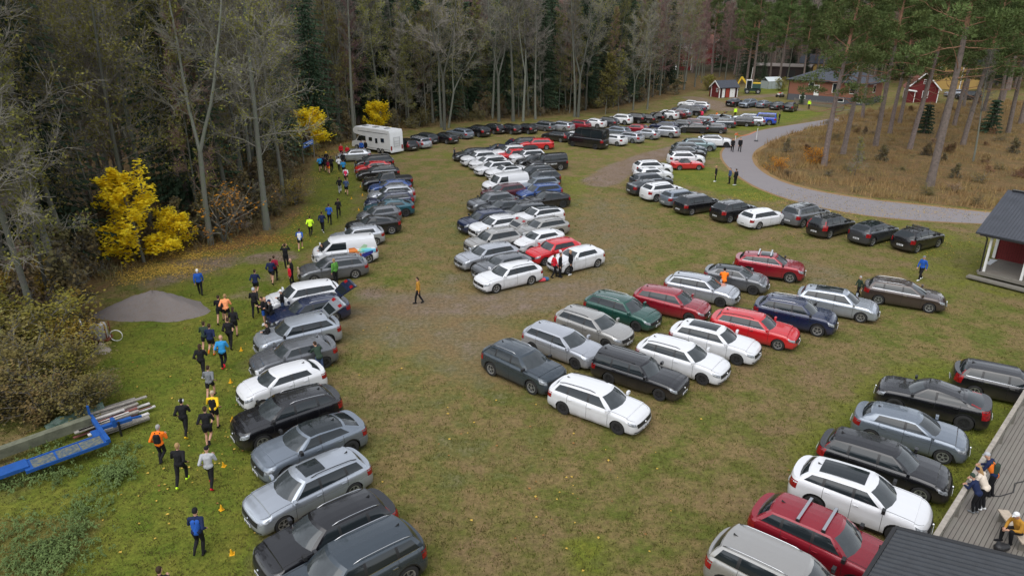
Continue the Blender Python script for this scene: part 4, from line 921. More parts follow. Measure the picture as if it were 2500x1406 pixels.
BARE = [mk_bare('bare', i, 23 + (i % 3), fork=(i in (2, 4)), leaf=(.10, .40, .12, .5, .06, .25)[i], leafm='sparse') for i in range(6)]
TALL = [mk_bare('tall', 20 + i, 24, r0=.23, first=.42, nb=30, spread=.17, fork=(i == 2), updir=.75) for i in range(3)]
RED = [mk_bare('birch', 30 + i, 20, r0=.16, first=.25, nb=34, spread=.19, twig='twig_red', updir=.7, twigr=.016) for i in range(3)]
SPR = [mk_spruce(40 + i, 25 - 3 * i) for i in range(3)]
PIN = [mk_pine(50 + i, 22, first=.36 + .05 * i, dense=1.35, lean=(.0, -.01, .01, .0)[i]) for i in range(4)]
MAPLE = mk_leafy(60, 7.8, 2.5, 6200, 'yellow', .165, .10, jitter=.24)
YBUSH = mk_leafy(61, 5.0, 1.9, 4600, 'yellow', .14, .15, 2)
SHRUB = [mk_leafy(62 + i, 2.6, 1.5, 2600, ('bushy', 'hedgebrown', 'bushy')[i], .07, .05, 5, jitter=.24) for i in range(3)]
OLBUSH = mk_leafy(69, 4.6, 1.9, 2600, 'olive', .13, .1, 2)
POLE = [mk_bare('pole', 95 + i, 15 + 2 * i, r0=.10, first=.2, nb=28, spread=.15, updir=.6, twigr=.012, leaf=.12 * i, leafm='sparse', twig=('twig', 'twig_red', 'twig')[i]) for i in range(3)]
YSHRUB = mk_leafy(66, 2.6, 1.6, 2400, 'amber', .085, .05, 5)
HSHRUB = mk_leafy(68, 2.6, 1.6, 2600, 'amberbush', .08, .05, 5)
BRUSH = [mk_bare('brush', 70 + i, 3.4, bark='twig', r0=.03, first=.05, nb=22, spread=.42, updir=.7, leaf=.16, leafm='brownleaf', leaf_size=.10) for i in range(3)]
SAPL = [mk_bare('sapling', 75 + i, 8.5, r0=.055, first=.12, nb=26, spread=.24, updir=.6, twigr=.010, leaf=.06 + .2 * i, leafm='sparse', leaf_size=.12) for i in range(2)]
HEATH = [mk_bare('heath', 90, 3.0, bark='twig', twig='twig_red', r0=.03, first=.03, nb=26, spread=.55, updir=.5, leaf=.35, leafm='russet', leaf_size=.11), mk_leafy(91, 2.0, 1.9, 1500, 'russet', .09, .03, 6), SHRUB[1]]
YOUNGS = mk_spruce(80, 5.0)

rnd = random.Random(11); placed = []
def ok(x, y, dmin):
    for a, b in placed:
        if (a - x) ** 2 + (b - y) ** 2 < dmin * dmin: return False
    placed.append((x, y)); return True
# trunks one can tell apart along the wood's edge: base pixel, kind, scale, lean, label
FRONT = [(165, 742, BARE[0], 1.12, -.10, 'thick leaning grey trunk behind the yellow-brown hedge, nearest in the left wood'), (192, 690, BARE[1], .95, -.08, 'thinner leaning grey tree just right of the thickest leaning trunk'), (305, 470, BARE[2], 1.1, .0, 'forked pale grey tree rising above the yellow maple, left of centre'), (262, 430, BARE[3], 1.0, -.12, 'slanting grey tree left of the forked tree above the yellow maple'),
         (515, 598, BARE[4], 1.05, .02, 'tall bare grey tree with long side limbs, right of the yellow maple'), (565, 545, TALL[0], .95, .0, 'slim bare tree behind the fan-branched shrubby tree in the left wood'), (652, 560, BARE[5], 1.05, .02, 'stout bare tree above the brown leaf litter by the striped runner'), (695, 500, BARE[0], .98, .02, 'bare tree with drooping branches above the runners in yellow and navy'),
         (773, 335, TALL[1], 1.0, -.03, 'slender bare tree behind the small golden tree near the blue banner'), (826, 318, TALL[2], 1.12, .02, 'pale straight trunk, left one of the pair left of the motorhome'), (866, 345, TALL[0], 1.1, -.02, 'pale leaning trunk, right one of the pair left of the motorhome'), (850, 300, TALL[1], 1.0, .0, 'dim tall trunk between the pale pair left of the motorhome'),
         (905, 298, TALL[1], 1.1, .0, 'tall trunk directly above the motorhome, left of the yellow bush'), (918, 300, TALL[0], 1.05, .02, 'tall trunk rising out of the yellow bush behind the motorhome'), (951, 296, TALL[2], .98, .0, 'slim grey trunk just right of the yellow bush'),
         (1085, 318, BARE[4], 1.15, .01, 'big bare many-limbed tree behind the black saloon at the wood edge'), (1078, 312, TALL[1], .98, .0, 'thin trunk close beside the big many-limbed bare tree'), (1095, 313, BARE[2], .8, .10, 'curving side stem right of the big many-limbed bare tree'),
         (1218, 298, TALL[2], 1.05, .0, 'slim trunk behind the black chrome-railed estate'), (1253, 297, TALL[0], 1.2, .0, 'straight grey trunk behind the plain black estate'), (1277, 297, BARE[2], 1.05, .02, 'widest grey trunk behind the black hatchback at the wood edge'), (1307, 292, TALL[1], 1.0, .0, 'mossy grey trunk left of the grey estate with roof bars'),
         (1403, 286, TALL[0], 1.0, .0, 'left one of two thin trunks behind the dark red people carrier'), (1411, 287, TALL[2], 1.0, .0, 'right one of two thin trunks behind the dark red people carrier'), (1478, 280, SAPL[1], 1.2, .0, 'thin young tree with yellow-green leaves behind the white crossover'), (1510, 275, SAPL[0], 1.25, .0, 'thin bare young tree behind the white SUV at the wood edge'), (1545, 270, BARE[4], .72, .0, 'broad fan-shaped bare tree behind the black people carrier'), (1580, 268, TALL[1], .8, .0, 'pale curved young birch near the end of the forest-edge row')]
for i, (px, py, m, sc, ln, lab) in enumerate(FRONT):
    p = at(px, py); placed.append((p.x, p.y)); plant_tree(m, 'bare_tree', lab, 'tree', p.x, p.y, rnd.uniform(0, 6), sc, None, 0, ln)
def in_forest(x, y): return bool(inside(np.array([[x, y]]), FOREST)[0])
def edge_d(x, y): return float(poly_d(np.array([[x, y]]), EDGE)[0])
def in_view(x, y, mg=3): return abs(x) < .78 * (y + 6) + mg
n_b = n_s = 0
CLEAR = [at(*q) for q in [(772, 368), (760, 392), (748, 412), (738, 432), (930, 322), (352, 648), (380, 670), (430, 618), (548, 604), (640, 590)]]
def clear(x, y, r=4.2): return all((c.x - x) ** 2 + (c.y - y) ** 2 > r * r for c in CLEAR)
for _ in range(9000):
    x, y = rnd.uniform(-120, 50), rnd.uniform(28, 175)
    if n_b + n_s > 235: break
    if not in_forest(x, y) or not in_view(x, y) or not clear(x, y): continue
    e = edge_d(x, y)
    if e < 1.6 or e > 42: continue
    if not ok(x, y, 3.6 if e < 22 else 5.0): continue
    dark = y > 80 and x > -30; p_s = .0 if e < 3.2 else (.62 if dark else .09)
    if rnd.random() < p_s:
        plant_tree(SPR[rnd.randint(0, 2)], 'spruce_tree', 'dark green spruce standing among the bare trees of the left wood', 'tree', x, y, rnd.uniform(0, 6), rnd.uniform(.85, 1.15), 'spruces in the left wood'); n_s += 1
    else:
        k = rnd.random(); m = RED[rnd.randint(0, 2)] if (k < .22 and x > -25) else (BARE[rnd.randint(0, 5)] if k < .75 else TALL[rnd.randint(0, 2)])
        plant_tree(m, 'bare_tree', 'leafless grey tree crowded inside the left wood behind its edge', 'tree', x, y, rnd.uniform(0, 6), rnd.uniform(.85, 1.12), 'bare trees inside the left wood', rnd.uniform(-.04, .04), rnd.uniform(-.05, .05)); n_b += 1
n_p = 0
for _ in range(6000):
    if n_p >= 140: break
    x, y = rnd.uniform(-70, 45), rnd.uniform(34, 160)
    if not in_forest(x, y) or not in_view(x, y) or not clear(x, y, 3.5): continue
    if not .8 < edge_d(x, y) < 24 or not ok(x, y, 1.7): continue
    n_p += 1; plant_tree(POLE[n_p % 3], 'sapling', 'slender young bare tree squeezed between bigger trunks at the left wood edge', 'tree', x, y, rnd.uniform(0, 6), rnd.uniform(.7, 1.15), 'slender young trees at the left wood edge', rnd.uniform(-.06, .06), rnd.uniform(-.06, .06))
# undergrowth along and inside the wood
nu = 0
for _ in range(6000):
    if nu > 150: break
    x, y = rnd.uniform(-90, 40), rnd.uniform(24, 165)
    if not in_forest(x, y) or not in_view(x, y): continue
    e = edge_d(x, y)
    if e > 16 or e < .6 or rnd.random() < e / 18 or not clear(x, y, 2.6): continue
    plant_tree((BRUSH + SHRUB[1:2])[rnd.randint(0, 3)], 'brushwood', 'brown twiggy undergrowth bush at the foot of the left wood', 'bush', x, y, rnd.uniform(0, 6), rnd.uniform(.6, 1.25), 'undergrowth bushes in the left wood'); nu += 1
def single(px, py, m, sc, name, lab, cat, rz=0, grp=None): p = at(px, py); return plant_tree(m, name, lab, cat, p.x, p.y, rz, sc, grp)
single(352, 640, MAPLE, 1.0, 'maple_tree', 'bright yellow autumn maple at the edge of the left wood', 'tree', 1.0)
single(430, 612, YBUSH, .75, 'maple_tree', 'lower yellow maple beside the big yellow maple, leaning over the litter', 'tree', 2)
single(770, 366, YBUSH, 1.3, 'maple_tree', 'small golden tree behind the blue banner', 'tree', 4)
single(925, 318, YBUSH, 1.05, 'maple_tree', 'yellow leafy bush behind the motorhome', 'tree', 5)
single(548, 592, mk_leafy(67, 5.2, 3.0, 420, 'amber', .14, .1, 4), 1.0, 'maple_tree', 'fan-branched low tree with a few amber leaves by the leaf litter', 'tree', 1)
single(722, 500, SHRUB[0], 1.1, 'shrub', 'yellowish shrub at the wood edge beside the runners', 'bush', 1)
single(1730, 222, OLBUSH, 1.0, 'shrub', 'yellow-green bush left of the red shed', 'bush', 1)
single(1908, 222, OLBUSH, .85, 'shrub', 'yellow bush at the left corner of the brick house', 'bush', 2)
for i, (px, py, sc, mi) in enumerate([(20, 790, 1.5, 3), (95, 790, 1.4, 3), (150, 800, 1.2, 3), (-30, 860, 1.6, 0), (60, 870, 1.5, 0), (140, 870, 1.45, 2), (170, 880, 1.0, 3), (-10, 950, 1.5, 1), (75, 955, 1.4, 1), (155, 945, 1.35, 1), (190, 950, .95, 0), (235, 1000, .8, 1), (20, 1020, 1.2, 1), (120, 1015, 1.1, 1), (190, 1010, 1.0, 1), (-60, 1030, 1.3, 1)]):
    m = HSHRUB if mi == 3 else SHRUB[mi]
    single(px, py, m, sc, 'shrub', 'yellow-topped shrub in the back of the left hedge' if mi == 3 else 'brown tangled shrub in the left hedge above the blue trailer', 'bush', i * 1.3, 'yellow shrubs of the left hedge' if mi == 3 else 'brown shrubs of the left hedge')
# pines on the right: base pixel, scale, lean
PINES = [(2011, 408, 0, 1.0, .03, 'slim reddish pine nearest the bend of the path'), (2057, 380, 1, 1.0, .0, 'straight dark pine second from the bend of the path'), (2136, 362, 2, 1.05, .02, 'pine third from the path bend, in front of the brick house corner'), (2171, 330, 3, .95, .0, 'pine right of the brick house, left one of two'), (2195, 306, 0, .95, .02, 'pine right of the brick house, right one of two'),
         (2219, 370, 1, 1.0, .03, 'thin pine in front of the red cottage door'), (2268, 458, 3, 1.25, -.02, 'thick pale pine trunk nearest the camera right of the path'), (2288, 345, 2, 1.0, .0, 'dark pine close behind the thick pale pine'), (2328, 312, 0, .95, .0, 'pine in front of the parked dark car by the cottage'), (2349, 360, 1, 1.02, .02, 'leaning pine right of the thick pale pine'), (2447, 250, 2, 1.0, .0, 'far pine near the right frame edge behind the slope'), (2490, 308, 3, 1.05, .02, 'pine at the right frame edge'), (2400, 275, 0, .9, .0, 'slim pine behind the leaning grey birch'), (2352, 262, 2, .85, .0, 'low-crowned pine in front of the ochre yellow house'), (2432, 286, 1, .95, .02, 'pine between the slim pine and the right frame edge'), (2312, 286, 0, .85, .01, 'short pine close to the right corner of the red cottage'), (2105, 290, 2, .9, .0, 'pine in front of the right half of the brick bungalow'), (2245, 300, 1, .9, .0, 'pine hiding the middle of the red cottage gable'), (2460, 330, 0, 1.0, .0, 'pine with a dark trunk left of the right frame edge')]
for i, (px, py, mi, sc, ln, lab) in enumerate(PINES):
    p = at(px, py); placed.append((p.x, p.y)); plant_tree(PIN[mi], 'pine_tree', lab, 'tree', p.x, p.y, i * 1.7, sc, None, 0, ln)
single(2374, 400, TALL[0], .55, 'bare_tree', 'leaning grey birch stem right of the thick pine', 'tree', 2)
single(2085, 432, SAPL[0], .5, 'bare_tree', 'small bare sapling on the dry slope between the pines', 'tree', 2)
single(2255, 330, YOUNGS, 1.0, 'spruce_tree', 'young green spruce on the slope in front of the red cottage', 'tree')
single(2415, 330, YOUNGS, 1.15, 'spruce_tree', 'dark young spruce near the right frame edge', 'tree', 2)
single(1957, 256, YOUNGS, .55, 'spruce_tree', 'rounded dark conifer between the black SUV and the picket fence', 'tree', 1)
single(1988, 402, YSHRUB, .95, 'shrub', 'large orange-leaved bush beside the reddish pine', 'bush', 1)
single(1900, 418, YSHRUB, .75, 'shrub', 'low orange bush at the bend of the path', 'bush', 3)
for i, (px, py) in enumerate([(1880, 395), (1920, 372), (2040, 345), (2110, 330), (2070, 420), (2150, 400), (2200, 420), (2330, 440), (2390, 450), (2300, 400), (2440, 420), (2470, 380), (2180, 350), (2260, 385), (2440, 350), (2020, 335)]):
    single(px, py, (BRUSH[i % 3] if i % 2 else SHRUB[1]), .35 + .12 * (i % 3), 'shrub', 'low brown shrub on the dry slope under the pines', 'bush', i, 'low shrubs under the pines')
hp_ = 0
for _ in range(900):
    if hp_ >= 55: break
    x, y = rnd.uniform(24, 100), rnd.uniform(60, 150)
    if not inside(np.array([[x, y]]), HILL)[0] or poly_d(np.array([[x, y]]), HILL)[0] < 1.2 or not in_view(x, y) or not ok(x, y, 2.0): continue
    hp_ += 1; plant_tree(HEATH[hp_ % 3], 'shrub', 'russet heath bush on the dry slope under the pines', 'bush', x, y, rnd.uniform(0, 6), rnd.uniform(.22, .5), 'heath bushes under the pines')
# trees beyond the houses
for _ in range(4000):
    if len([1 for q in placed if q[1] > 178]) > 185: break
    y = 178 + 92 * rnd.random() ** 1.3; x = rnd.uniform(.10 * y, .80 * y)
    u = 1250 + FPX * x / (y * math.cos(PITCH) + CAMH * math.sin(PITCH))
    if (1700 < u < 2200 and y < 190): continue
    if not ok(x, y, 5.5): continue
    k = rnd.random(); left = u < 1880
    if k < (.62 if left else .22): m, n_, l_, g_ = RED[rnd.randint(0, 2)], 'birch_tree', 'reddish brown bare birch in the wood beyond the houses', 'birches beyond the houses'
    elif k < (.82 if left else .78): m, n_, l_, g_ = PIN[rnd.randint(0, 3)], 'pine_tree', 'green-topped pine in the wood beyond the houses', 'pines beyond the houses'
    else: m, n_, l_, g_ = SPR[rnd.randint(0, 2)], 'spruce_tree', 'dark spruce in the wood beyond the houses', 'spruces beyond the houses'
    plant_tree(m, n_, l_, 'tree', x, y, rnd.uniform(0, 6), rnd.uniform(.8, 1.1), g_)
nr = 0
for _ in range(3000):
    if nr >= 60: break
    y = rnd.uniform(168, 262); x = y * rnd.uniform(.46, .86); u = 1250 + FPX * x / (y * math.cos(PITCH) + CAMH * math.sin(PITCH))
    if u < 2130 or u > 2640 or (y < 188 and u > 2190 and u < 2330) or not ok(x, y, 4.2): continue
    nr += 1; k = rnd.random() < .7
    plant_tree(PIN[rnd.randint(0, 3)] if k else RED[rnd.randint(0, 2)], 'pine_tree' if k else 'birch_tree', 'green-topped pine in the wood behind the red cottage' if k else 'brownish bare birch in the wood behind the red cottage', 'tree', x, y, rnd.uniform(0, 6), rnd.uniform(.85, 1.1), 'pines behind the red cottage' if k else 'birches behind the red cottage')
for px, py, m, sc, lab in [(1835, 212, PIN[1], 1.1, 'tall pine right behind the excavator'), (1822, 206, PIN[0], 1.05, 'pine just left of the tall pine behind the excavator'), (1965, 196, SPR[2], .42, 'dark clipped conifer hedge tree left of the low dark building'), (1862, 205, SPR[2], .4, 'small dark spruce behind the greenhouse'), (1770, 195, RED[1], 1.0, 'brown birch behind the red shed roof'), (1700, 190, RED[0], 1.0, 'brown birch left of the red shed'), (1650, 195, RED[2], 1.0, 'brown birch in front of the gabled far red house'), (2120, 215, BARE[5], .35, 'bare orchard tree behind the brick house')]:
    single(px, py, m, sc, {'s': 'spruce_tree'}.get(lab[0], 'pine_tree' if 'pine' in lab else ('spruce_tree' if 'spruce' in lab or 'conifer' in lab else 'bare_tree')), lab, 'tree', 1)
# distant woods and unseen clumps behind the camera, as one mass
def outer_wood():
    r_ = random.Random(5); V, F = [], []
    for q_ in range(1500):
        a = r_.uniform(-.75, .75); d = r_.uniform(200, 440); x, y = d * math.sin(a), d * math.cos(a)
        if q_ % 6 == 0: a = r_.uniform(2.0, 4.3); d = r_.uniform(38, 95); x, y = d * math.sin(a), d * math.cos(a) - 4  # clumps out of view behind the camera, added for car windows to reflect
        elif x > .02 * y and y < 262: continue
        elif x <= .02 * y and edge_d(x, y) < 36: continue
        z = gz(x, y); h = r_.uniform(17, 25); rr = r_.uniform(1.8, 3.2)
        for i in range(60 if q_ % 6 else 200):
            zz = h * r_.uniform(.05, 1); q = rr * (1.08 - zz / h) + .2; t = r_.uniform(0, 6.28); p = Vector((x + q * math.cos(t), y + q * math.sin(t), z + zz)); k = len(V)
            V.extend([tuple(p), tuple(p + Vector((r_.uniform(-1, 1), r_.uniform(-1, 1), -1.2))), tuple(p + Vector((r_.uniform(-1, 1), r_.uniform(-1, 1), .8)))]); F.append((k, k + 1, k + 2))
    tag(obj('surrounding_wood', mesh('surrounding_wood', V, F, [mat('surrounding_wood', (.045, .05, .034), rough=.9, var=.5, vscale=.05, c2=(.085, .06, .05))])), kind='stuff')
outer_wood()
# dry grass under the pines, weeds and fallen leaves
def scatter(name, mtl, spots, fn, seed):
    r_ = random.Random(seed); V, F = [], []
    for x, y in spots: fn(r_, V, F, x, y)
    tag(obj(name, mesh(name, V, F, mtl if isinstance(mtl, list) else [mtl])), kind='stuff')
def blades(n, h, w_, sp):
    def f(r_, V, F, x, y):
        for _ in range(n):
            a = r_.uniform(0, 6.28); X, Y = x + r_.uniform(-sp, sp), y + r_.uniform(-sp, sp); hh = h * r_.uniform(.5, 1.2); lx, ly = r_.uniform(-.5, .5) * hh, r_.uniform(-.5, .5) * hh; k = len(V)
            V.extend([(X - w_ * math.cos(a), Y - w_ * math.sin(a), 0), (X + w_ * math.cos(a), Y + w_ * math.sin(a), 0), (X + lx, Y + ly, hh)]); F.append((k, k + 1, k + 2))
    return f
r2 = random.Random(8); HP = np.array(HILL)
cand = [(r2.uniform(20, 105), r2.uniform(52, 165)) for _ in range(26000)]; mk = inside(np.array(cand), HILL) & (poly_d(np.array(cand), HILL) > .5)
clump = lambda x, y: math.sin(x * .7 + 1.3 * math.sin(y * .4)) + math.sin(y * .9 + x * .3) + r2.uniform(-1.1, 1.1)
scatter('dry_grass', M['drygrass'], [c for c, k in zip(cand, mk) if k and clump(*c) > -.2], blades(9, .75, .035, .40), 1)
cand = [(r2.uniform(-75, 15), r2.uniform(20, 130)) for _ in range(22000)]; ca = np.array(cand); mk = inside(ca, FOREST) & (poly_d(ca, EDGE) < 12)
scatter('forest_undergrowth', M['brownleaf'], [c for c, k in zip(cand, mk) if k and r2.random() < .6], blades(8, .7, .05, .4), 2)
spots = []
for px, py, rr, n in [(285, 1160, .7, 170), (225, 1240, .8, 80), (120, 1370, 1.1, 300), (60, 1300, .9, 60), (190, 1300, .6, 50), (30, 1180, .9, 100), (150, 1160, .9, 80), (300, 1105, .5, 40), (100, 1120, 1.0, 60), (20, 1390, 1.0, 50)]:
    c = at(px, py); spots += [(c.x + r2.gauss(0, rr * .6), c.y + r2.gauss(0, rr * .6)) for _ in range(n)]
def nettle(r_, V, F, x, y):
    h = r_.uniform(.1, .5)
    for i in range(7):
        a = r_.uniform(0, 6.28); l = r_.uniform(.04, .09); z = h * r_.uniform(.4, 1); k = len(V); c, s_ = math.cos(a), math.sin(a)
        V.extend([(x, y, z), (x + l * c - l * .4 * s_, y + l * s_ + l * .4 * c, z + .02), (x + 1.7 * l * c, y + 1.7 * l * s_, z - .05), (x + l * c + l * .4 * s_, y + l * s_ - l * .4 * c, z + .02)]); F.append((k, k + 1, k + 2, k + 3))
scatter('nettles', M['green'], spots, nettle, 3)
leafm = [mat('fallen_leaf_yellow', (.50, .33, .05), rough=.8, var=.3, vscale=3), mat('fallen_leaf_brown', (.26, .12, .03), rough=.85, var=.4, vscale=3)]
def leaves(r_, V, F, x, y):
    a = r_.uniform(0, 6.28); l = r_.uniform(.035, .075); k = len(V); c, s_ = math.cos(a) * l, math.sin(a) * l; z = .03 + r_.uniform(0, .03)
    V.extend([(x - c, y - s_, z), (x + s_ * .8, y - c * .8, z + .02), (x + c, y + s_, z), (x - s_ * .8, y + c * .8, z + .015)]); F.append((k, k + 1, k + 2, k + 3))
sp_y, sp_b = [], []
for px, py, sx, sy, n, yel in [(400, 660, 2.6, 1.3, 1500, .95), (470, 625, 2.4, 1.0, 700, .9), (330, 680, 1.2, 1.0, 300, .9), (640, 585, 3.0, 1.4, 1400, .25), (540, 605, 2.2, 1.2, 800, .4), (730, 530, 1.5, 3, 400, .4), (800, 375, 3.0, 2.2, 900, .55), (860, 350, 2.5, 2.0, 500, .4), (780, 430, 2.5, 4, 260, .8), (1000, 340, 8, 3, 160, .9), (1900, 490, 8, 3, 500, .8), (2200, 520, 9, 2.0, 500, .8), (2050, 560, 6, 3, 160, .8), (600, 900, 5, 7, 90, .8), (1500, 450, 14, 14, 160, .8), (1300, 1150, 7, 5, 60, .7), (450, 1150, 2.5, 4, 50, .8), (1150, 330, 9, 3, 240, .8), (2300, 600, 4, 3, 140, .8)]:
    c = at(px, py)
    for _ in range(n):
        q = (c.x + r2.gauss(0, sx * .6), c.y + r2.gauss(0, sy * .6)); (sp_y if r2.random() < yel else sp_b).append(q)
scatter('yellow_leaf_litter', leafm[0], sp_y, leaves, 4); scatter('brown_leaf_litter', leafm[1], sp_b, leaves, 5)

# short tufts all over the field, so that the turf has a nap
M['tuft'] = mat('grass_tuft', (.175, .150, .055), rough=.95, var=.5, vscale=1.3, c2=(.095, .115, .022), spec=.1, trans=.25)
sp_ = []
for _ in range(34000):
    y = 14 + 62 * r2.random() ** 1.5; x = r2.uniform(-.80, .80) * (y + 6)
    sp_.append((x, y))
ca = np.array(sp_); dpt = poly_d(ca, [at(900, 775), at(1010, 800), at(1130, 830), at(1190, 870)]); dp2 = poly_d(ca, [at(1010, 745), at(1200, 740), at(1400, 705)]); inr = poly_d(ca, [at(*q) for q in ROAD_L]) + poly_d(ca, [at(*q) for q in ROAD_R])
fr_ = inside(ca, FOREST)
scatter('grass_tufts', M['tuft'], [c for c, a, b, i, f in zip(sp_, dpt, dp2, inr, fr_) if a > 3.4 and b > 2.2 and i > 4.3 and not f], blades(4, .085, .022, .16), 12)

# ------------------------------------------------------------------ people
def capsule(V, F, p0, p1, r0, r1, n=10, sq=1.0):
    p0, p1 = Vector(p0), Vector(p1); d = (p1 - p0); L_ = d.length; d.normalize()
    side = Vector((0, 1, 0)) if abs(d.y) < .8 else Vector((1, 0, 0)); u = d.cross(side).normalized(); v = d.cross(u)
    rows = [(-.95, .3), (-.7, .72), (-.35, .94), (0, 1)]; b = len(V); R_ = []
    for a, s in rows: R_.append((p0 + d * (a * r0), r0 * s))
    for a, s in rows[::-1]: R_.append((p1 - d * (a * r1), r1 * s))
    for c, r in R_:
        for j in range(n):
            t = 6.28318 * j / n; V.append(tuple(c + u * (r * math.cos(t) * sq) + v * (r * math.sin(t))))
    k = len(R_)
    for i in range(k - 1):
        for j in range(n): F.append((b + i * n + j, b + i * n + (j + 1) % n, b + (i + 1) * n + (j + 1) % n, b + (i + 1) * n + j))
    F.append(tuple(b + j for j in range(n))[::-1]); F.append(tuple(b + (k - 1) * n + j for j in range(n)))
WS = bpy.data.scenes.new('workshop')      # an empty side scene in which the body meshes are fused
def fuse(name, caps, m, vox=.02, extra=None, sq=()):
    """merge tapered limbs into one continuous skin"""
    V, F = [], []
    for c in caps: capsule(V, F, *c)
    me = bpy.data.meshes.new(name); me.from_pydata(V, [], F); o = bpy.data.objects.new('tmp', me); WS.collection.objects.link(o)
    rm = o.modifiers.new('r', 'REMESH'); rm.mode = 'VOXEL'; rm.voxel_size = vox; sm = o.modifiers.new('s', 'SMOOTH'); sm.factor = .5; sm.iterations = 2
    vl = WS.view_layers[0]; vl.update(); ev = o.evaluated_get(vl.depsgraph); tm = ev.to_mesh()
    V2 = [tuple(v.co) for v in tm.vertices]; F2 = [tuple(p.vertices) for p in tm.polygons]; ev.to_mesh_clear(); bpy.data.objects.remove(o); bpy.data.meshes.remove(me)
    if extra: b = len(V2); V2 += extra[0]; F2 += [tuple(i + b for i in f) for f in extra[1]]
    return mesh(name, V2, F2, [m], None, True)
# joints: facing +x; hip, knee, ankle, toe and shoulder, elbow, wrist for left(+y)/right(-y)
def pose(name):
    P = dict(pel=(0, 0, .96), chest=(0, 0, 1.30), neck=(0.01, 0, 1.48), head=(.03, 0, 1.64))
    def leg(s, kx, kz, ax, az, tx, tz, y=.095, px=0): P['leg' + s] = [(px, y if s == 'L' else -y, .93), (kx, y if s == 'L' else -y, kz), (ax, (y if s == 'L' else -y) * .9, az), (tx, (y if s == 'L' else -y) * 1.1, tz)]
    def arm(s, e, w_, sx=0.0, sz=1.41): k = 1 if s == 'L' else -1; P['arm' + s] = [(sx, k * .19, sz), (e[0], k * e[1], e[2]), (w_[0], k * w_[1], w_[2])]
    if name in ('run', 'run2'):
        a, b = ('L', 'R') if name == 'run' else ('R', 'L')
        P.update(pel=(.0, 0, .95), chest=(.07, 0, 1.30), neck=(.12, 0, 1.47), head=(.16, 0, 1.62))
        leg(a, .10, .50, -.06, .09, .10, .04); leg(b, .12, .53, -.26, .38, -.30, .25); arm(a, (-.16, .27, 1.17), (.06, .26, 1.02), .08, 1.40); arm(b, (.14, .27, 1.15), (.32, .16, 1.22), .08, 1.40)
    elif name in ('stride', 'stride2'):
        a, b = ('L', 'R') if name == 'stride' else ('R', 'L')
        P.update(pel=(.0, 0, .95), chest=(.06, 0, 1.30), neck=(.10, 0, 1.47), head=(.14, 0, 1.62))
        leg(a, -.10, .52, -.36, .17, -.26, .05); leg(b, .27, .60, .20, .19, .34, .15); arm(b, (-.18, .26, 1.17), (.02, .26, 1.03), .07, 1.40); arm(a, (.12, .27, 1.16), (.30, .16, 1.25), .07, 1.40)
    elif name == 'walk':
        leg('L', .16, .50, .20, .09, .36, .05); leg('R', -.03, .50, -.25, .13, -.12, .04); arm('L', (-.10, .25, 1.14), (-.08, .25, .88)); arm('R', (.08, .25, 1.14), (.18, .22, .90))
    elif name == 'stand':
        leg('L', .02, .50, 0, .09, .16, .04); leg('R', .0, .50, -.02, .09, .14, .04); arm('L', (-.02, .25, 1.13), (.06, .24, .87)); arm('R', (-.02, .25, 1.13), (.06, .24, .87))
    elif name == 'clap':
        leg('L', .02, .50, 0, .09, .16, .04); leg('R', .0, .50, -.02, .09, .14, .04); arm('L', (.06, .27, 1.15), (.28, .05, 1.24)); arm('R', (.06, .27, 1.15), (.28, .05, 1.24))
    elif name == 'raise':
        leg('L', .02, .50, 0, .09, .16, .04); leg('R', .0, .50, -.02, .09, .14, .04); arm('L', (.14, .30, 1.30), (.20, .14, 1.58)); arm('R', (.14, .30, 1.30), (.20, .14, 1.58))
    elif name == 'lean':
        P.update(pel=(-.12, 0, .93), chest=(.08, 0, 1.24), neck=(.18, 0, 1.40), head=(.25, 0, 1.54)); leg('L', -.06, .50, -.14, .09, .02, .04, px=-.12); leg('R', -.10, .50, -.20, .09, -.04, .04, px=-.12); arm('L', (.18, .26, 1.10), (.40, .10, 1.05), .12, 1.34); arm('R', (.18, .26, 1.10), (.40, .10, 1.05), .12, 1.34)
    elif name == 'reach':
        P.update(pel=(-.06, 0, .95), chest=(.12, 0, 1.27), neck=(.22, 0, 1.42), head=(.30, 0, 1.55)); leg('L', .02, .50, 0, .09, .16, .04); leg('R', -.06, .50, -.12, .09, .04, .04); arm('L', (.30, .24, 1.18), (.52, .18, 1.10), .16, 1.36); arm('R', (.30, .24, 1.18), (.52, .18, 1.06), .16, 1.36)
    elif name == 'sit':
        P.update(pel=(0, 0, .50), chest=(.10, 0, .84), neck=(.18, 0, 1.0), head=(.25, 0, 1.13)); P['legL'] = [(.02, .10, .50), (.42, .16, .62), (.30, .14, .10), (.46, .17, .05)]; P['legR'] = [(.02, -.10, .50), (.44, -.14, .50), (.46, -.10, .09), (.62, -.12, .05)]
        arm('L', (.20, .26, .68), (.42, .10, .62), .12, .93); arm('R', (.20, .26, .68), (.42, .10, .58), .12, .93)
    return P
def hand(V, F, w_, e):
    """palm plus four unequal curled fingers and a thumb from the palm's side"""
    w_, e = Vector(w_), Vector(e); d = (w_ - e).normalized(); up = Vector((0, 0, 1)) if abs(d.z) < .8 else Vector((1, 0, 0)); sd_ = d.cross(up).normalized(); nrm = sd_.cross(d)
    k = w_ + d * .09
    for i, ln in enumerate((.065, .075, .07, .055)):
        o = k + sd_ * (.027 - .018 * i); tube(V, F, [o - d * .02, o + d * ln * .5, o + d * ln * .85 - nrm * .02, o + d * ln * .95 - nrm * .045], [.010, .0095, .009, .007], 5, True)
    t0 = w_ + d * .035 + sd_ * .035; tube(V, F, [t0, t0 + d * .03 + sd_ * .022, t0 + d * .06 + sd_ * .02 - nrm * .01], [.012, .011, .008], 5, True)
_pp = {}
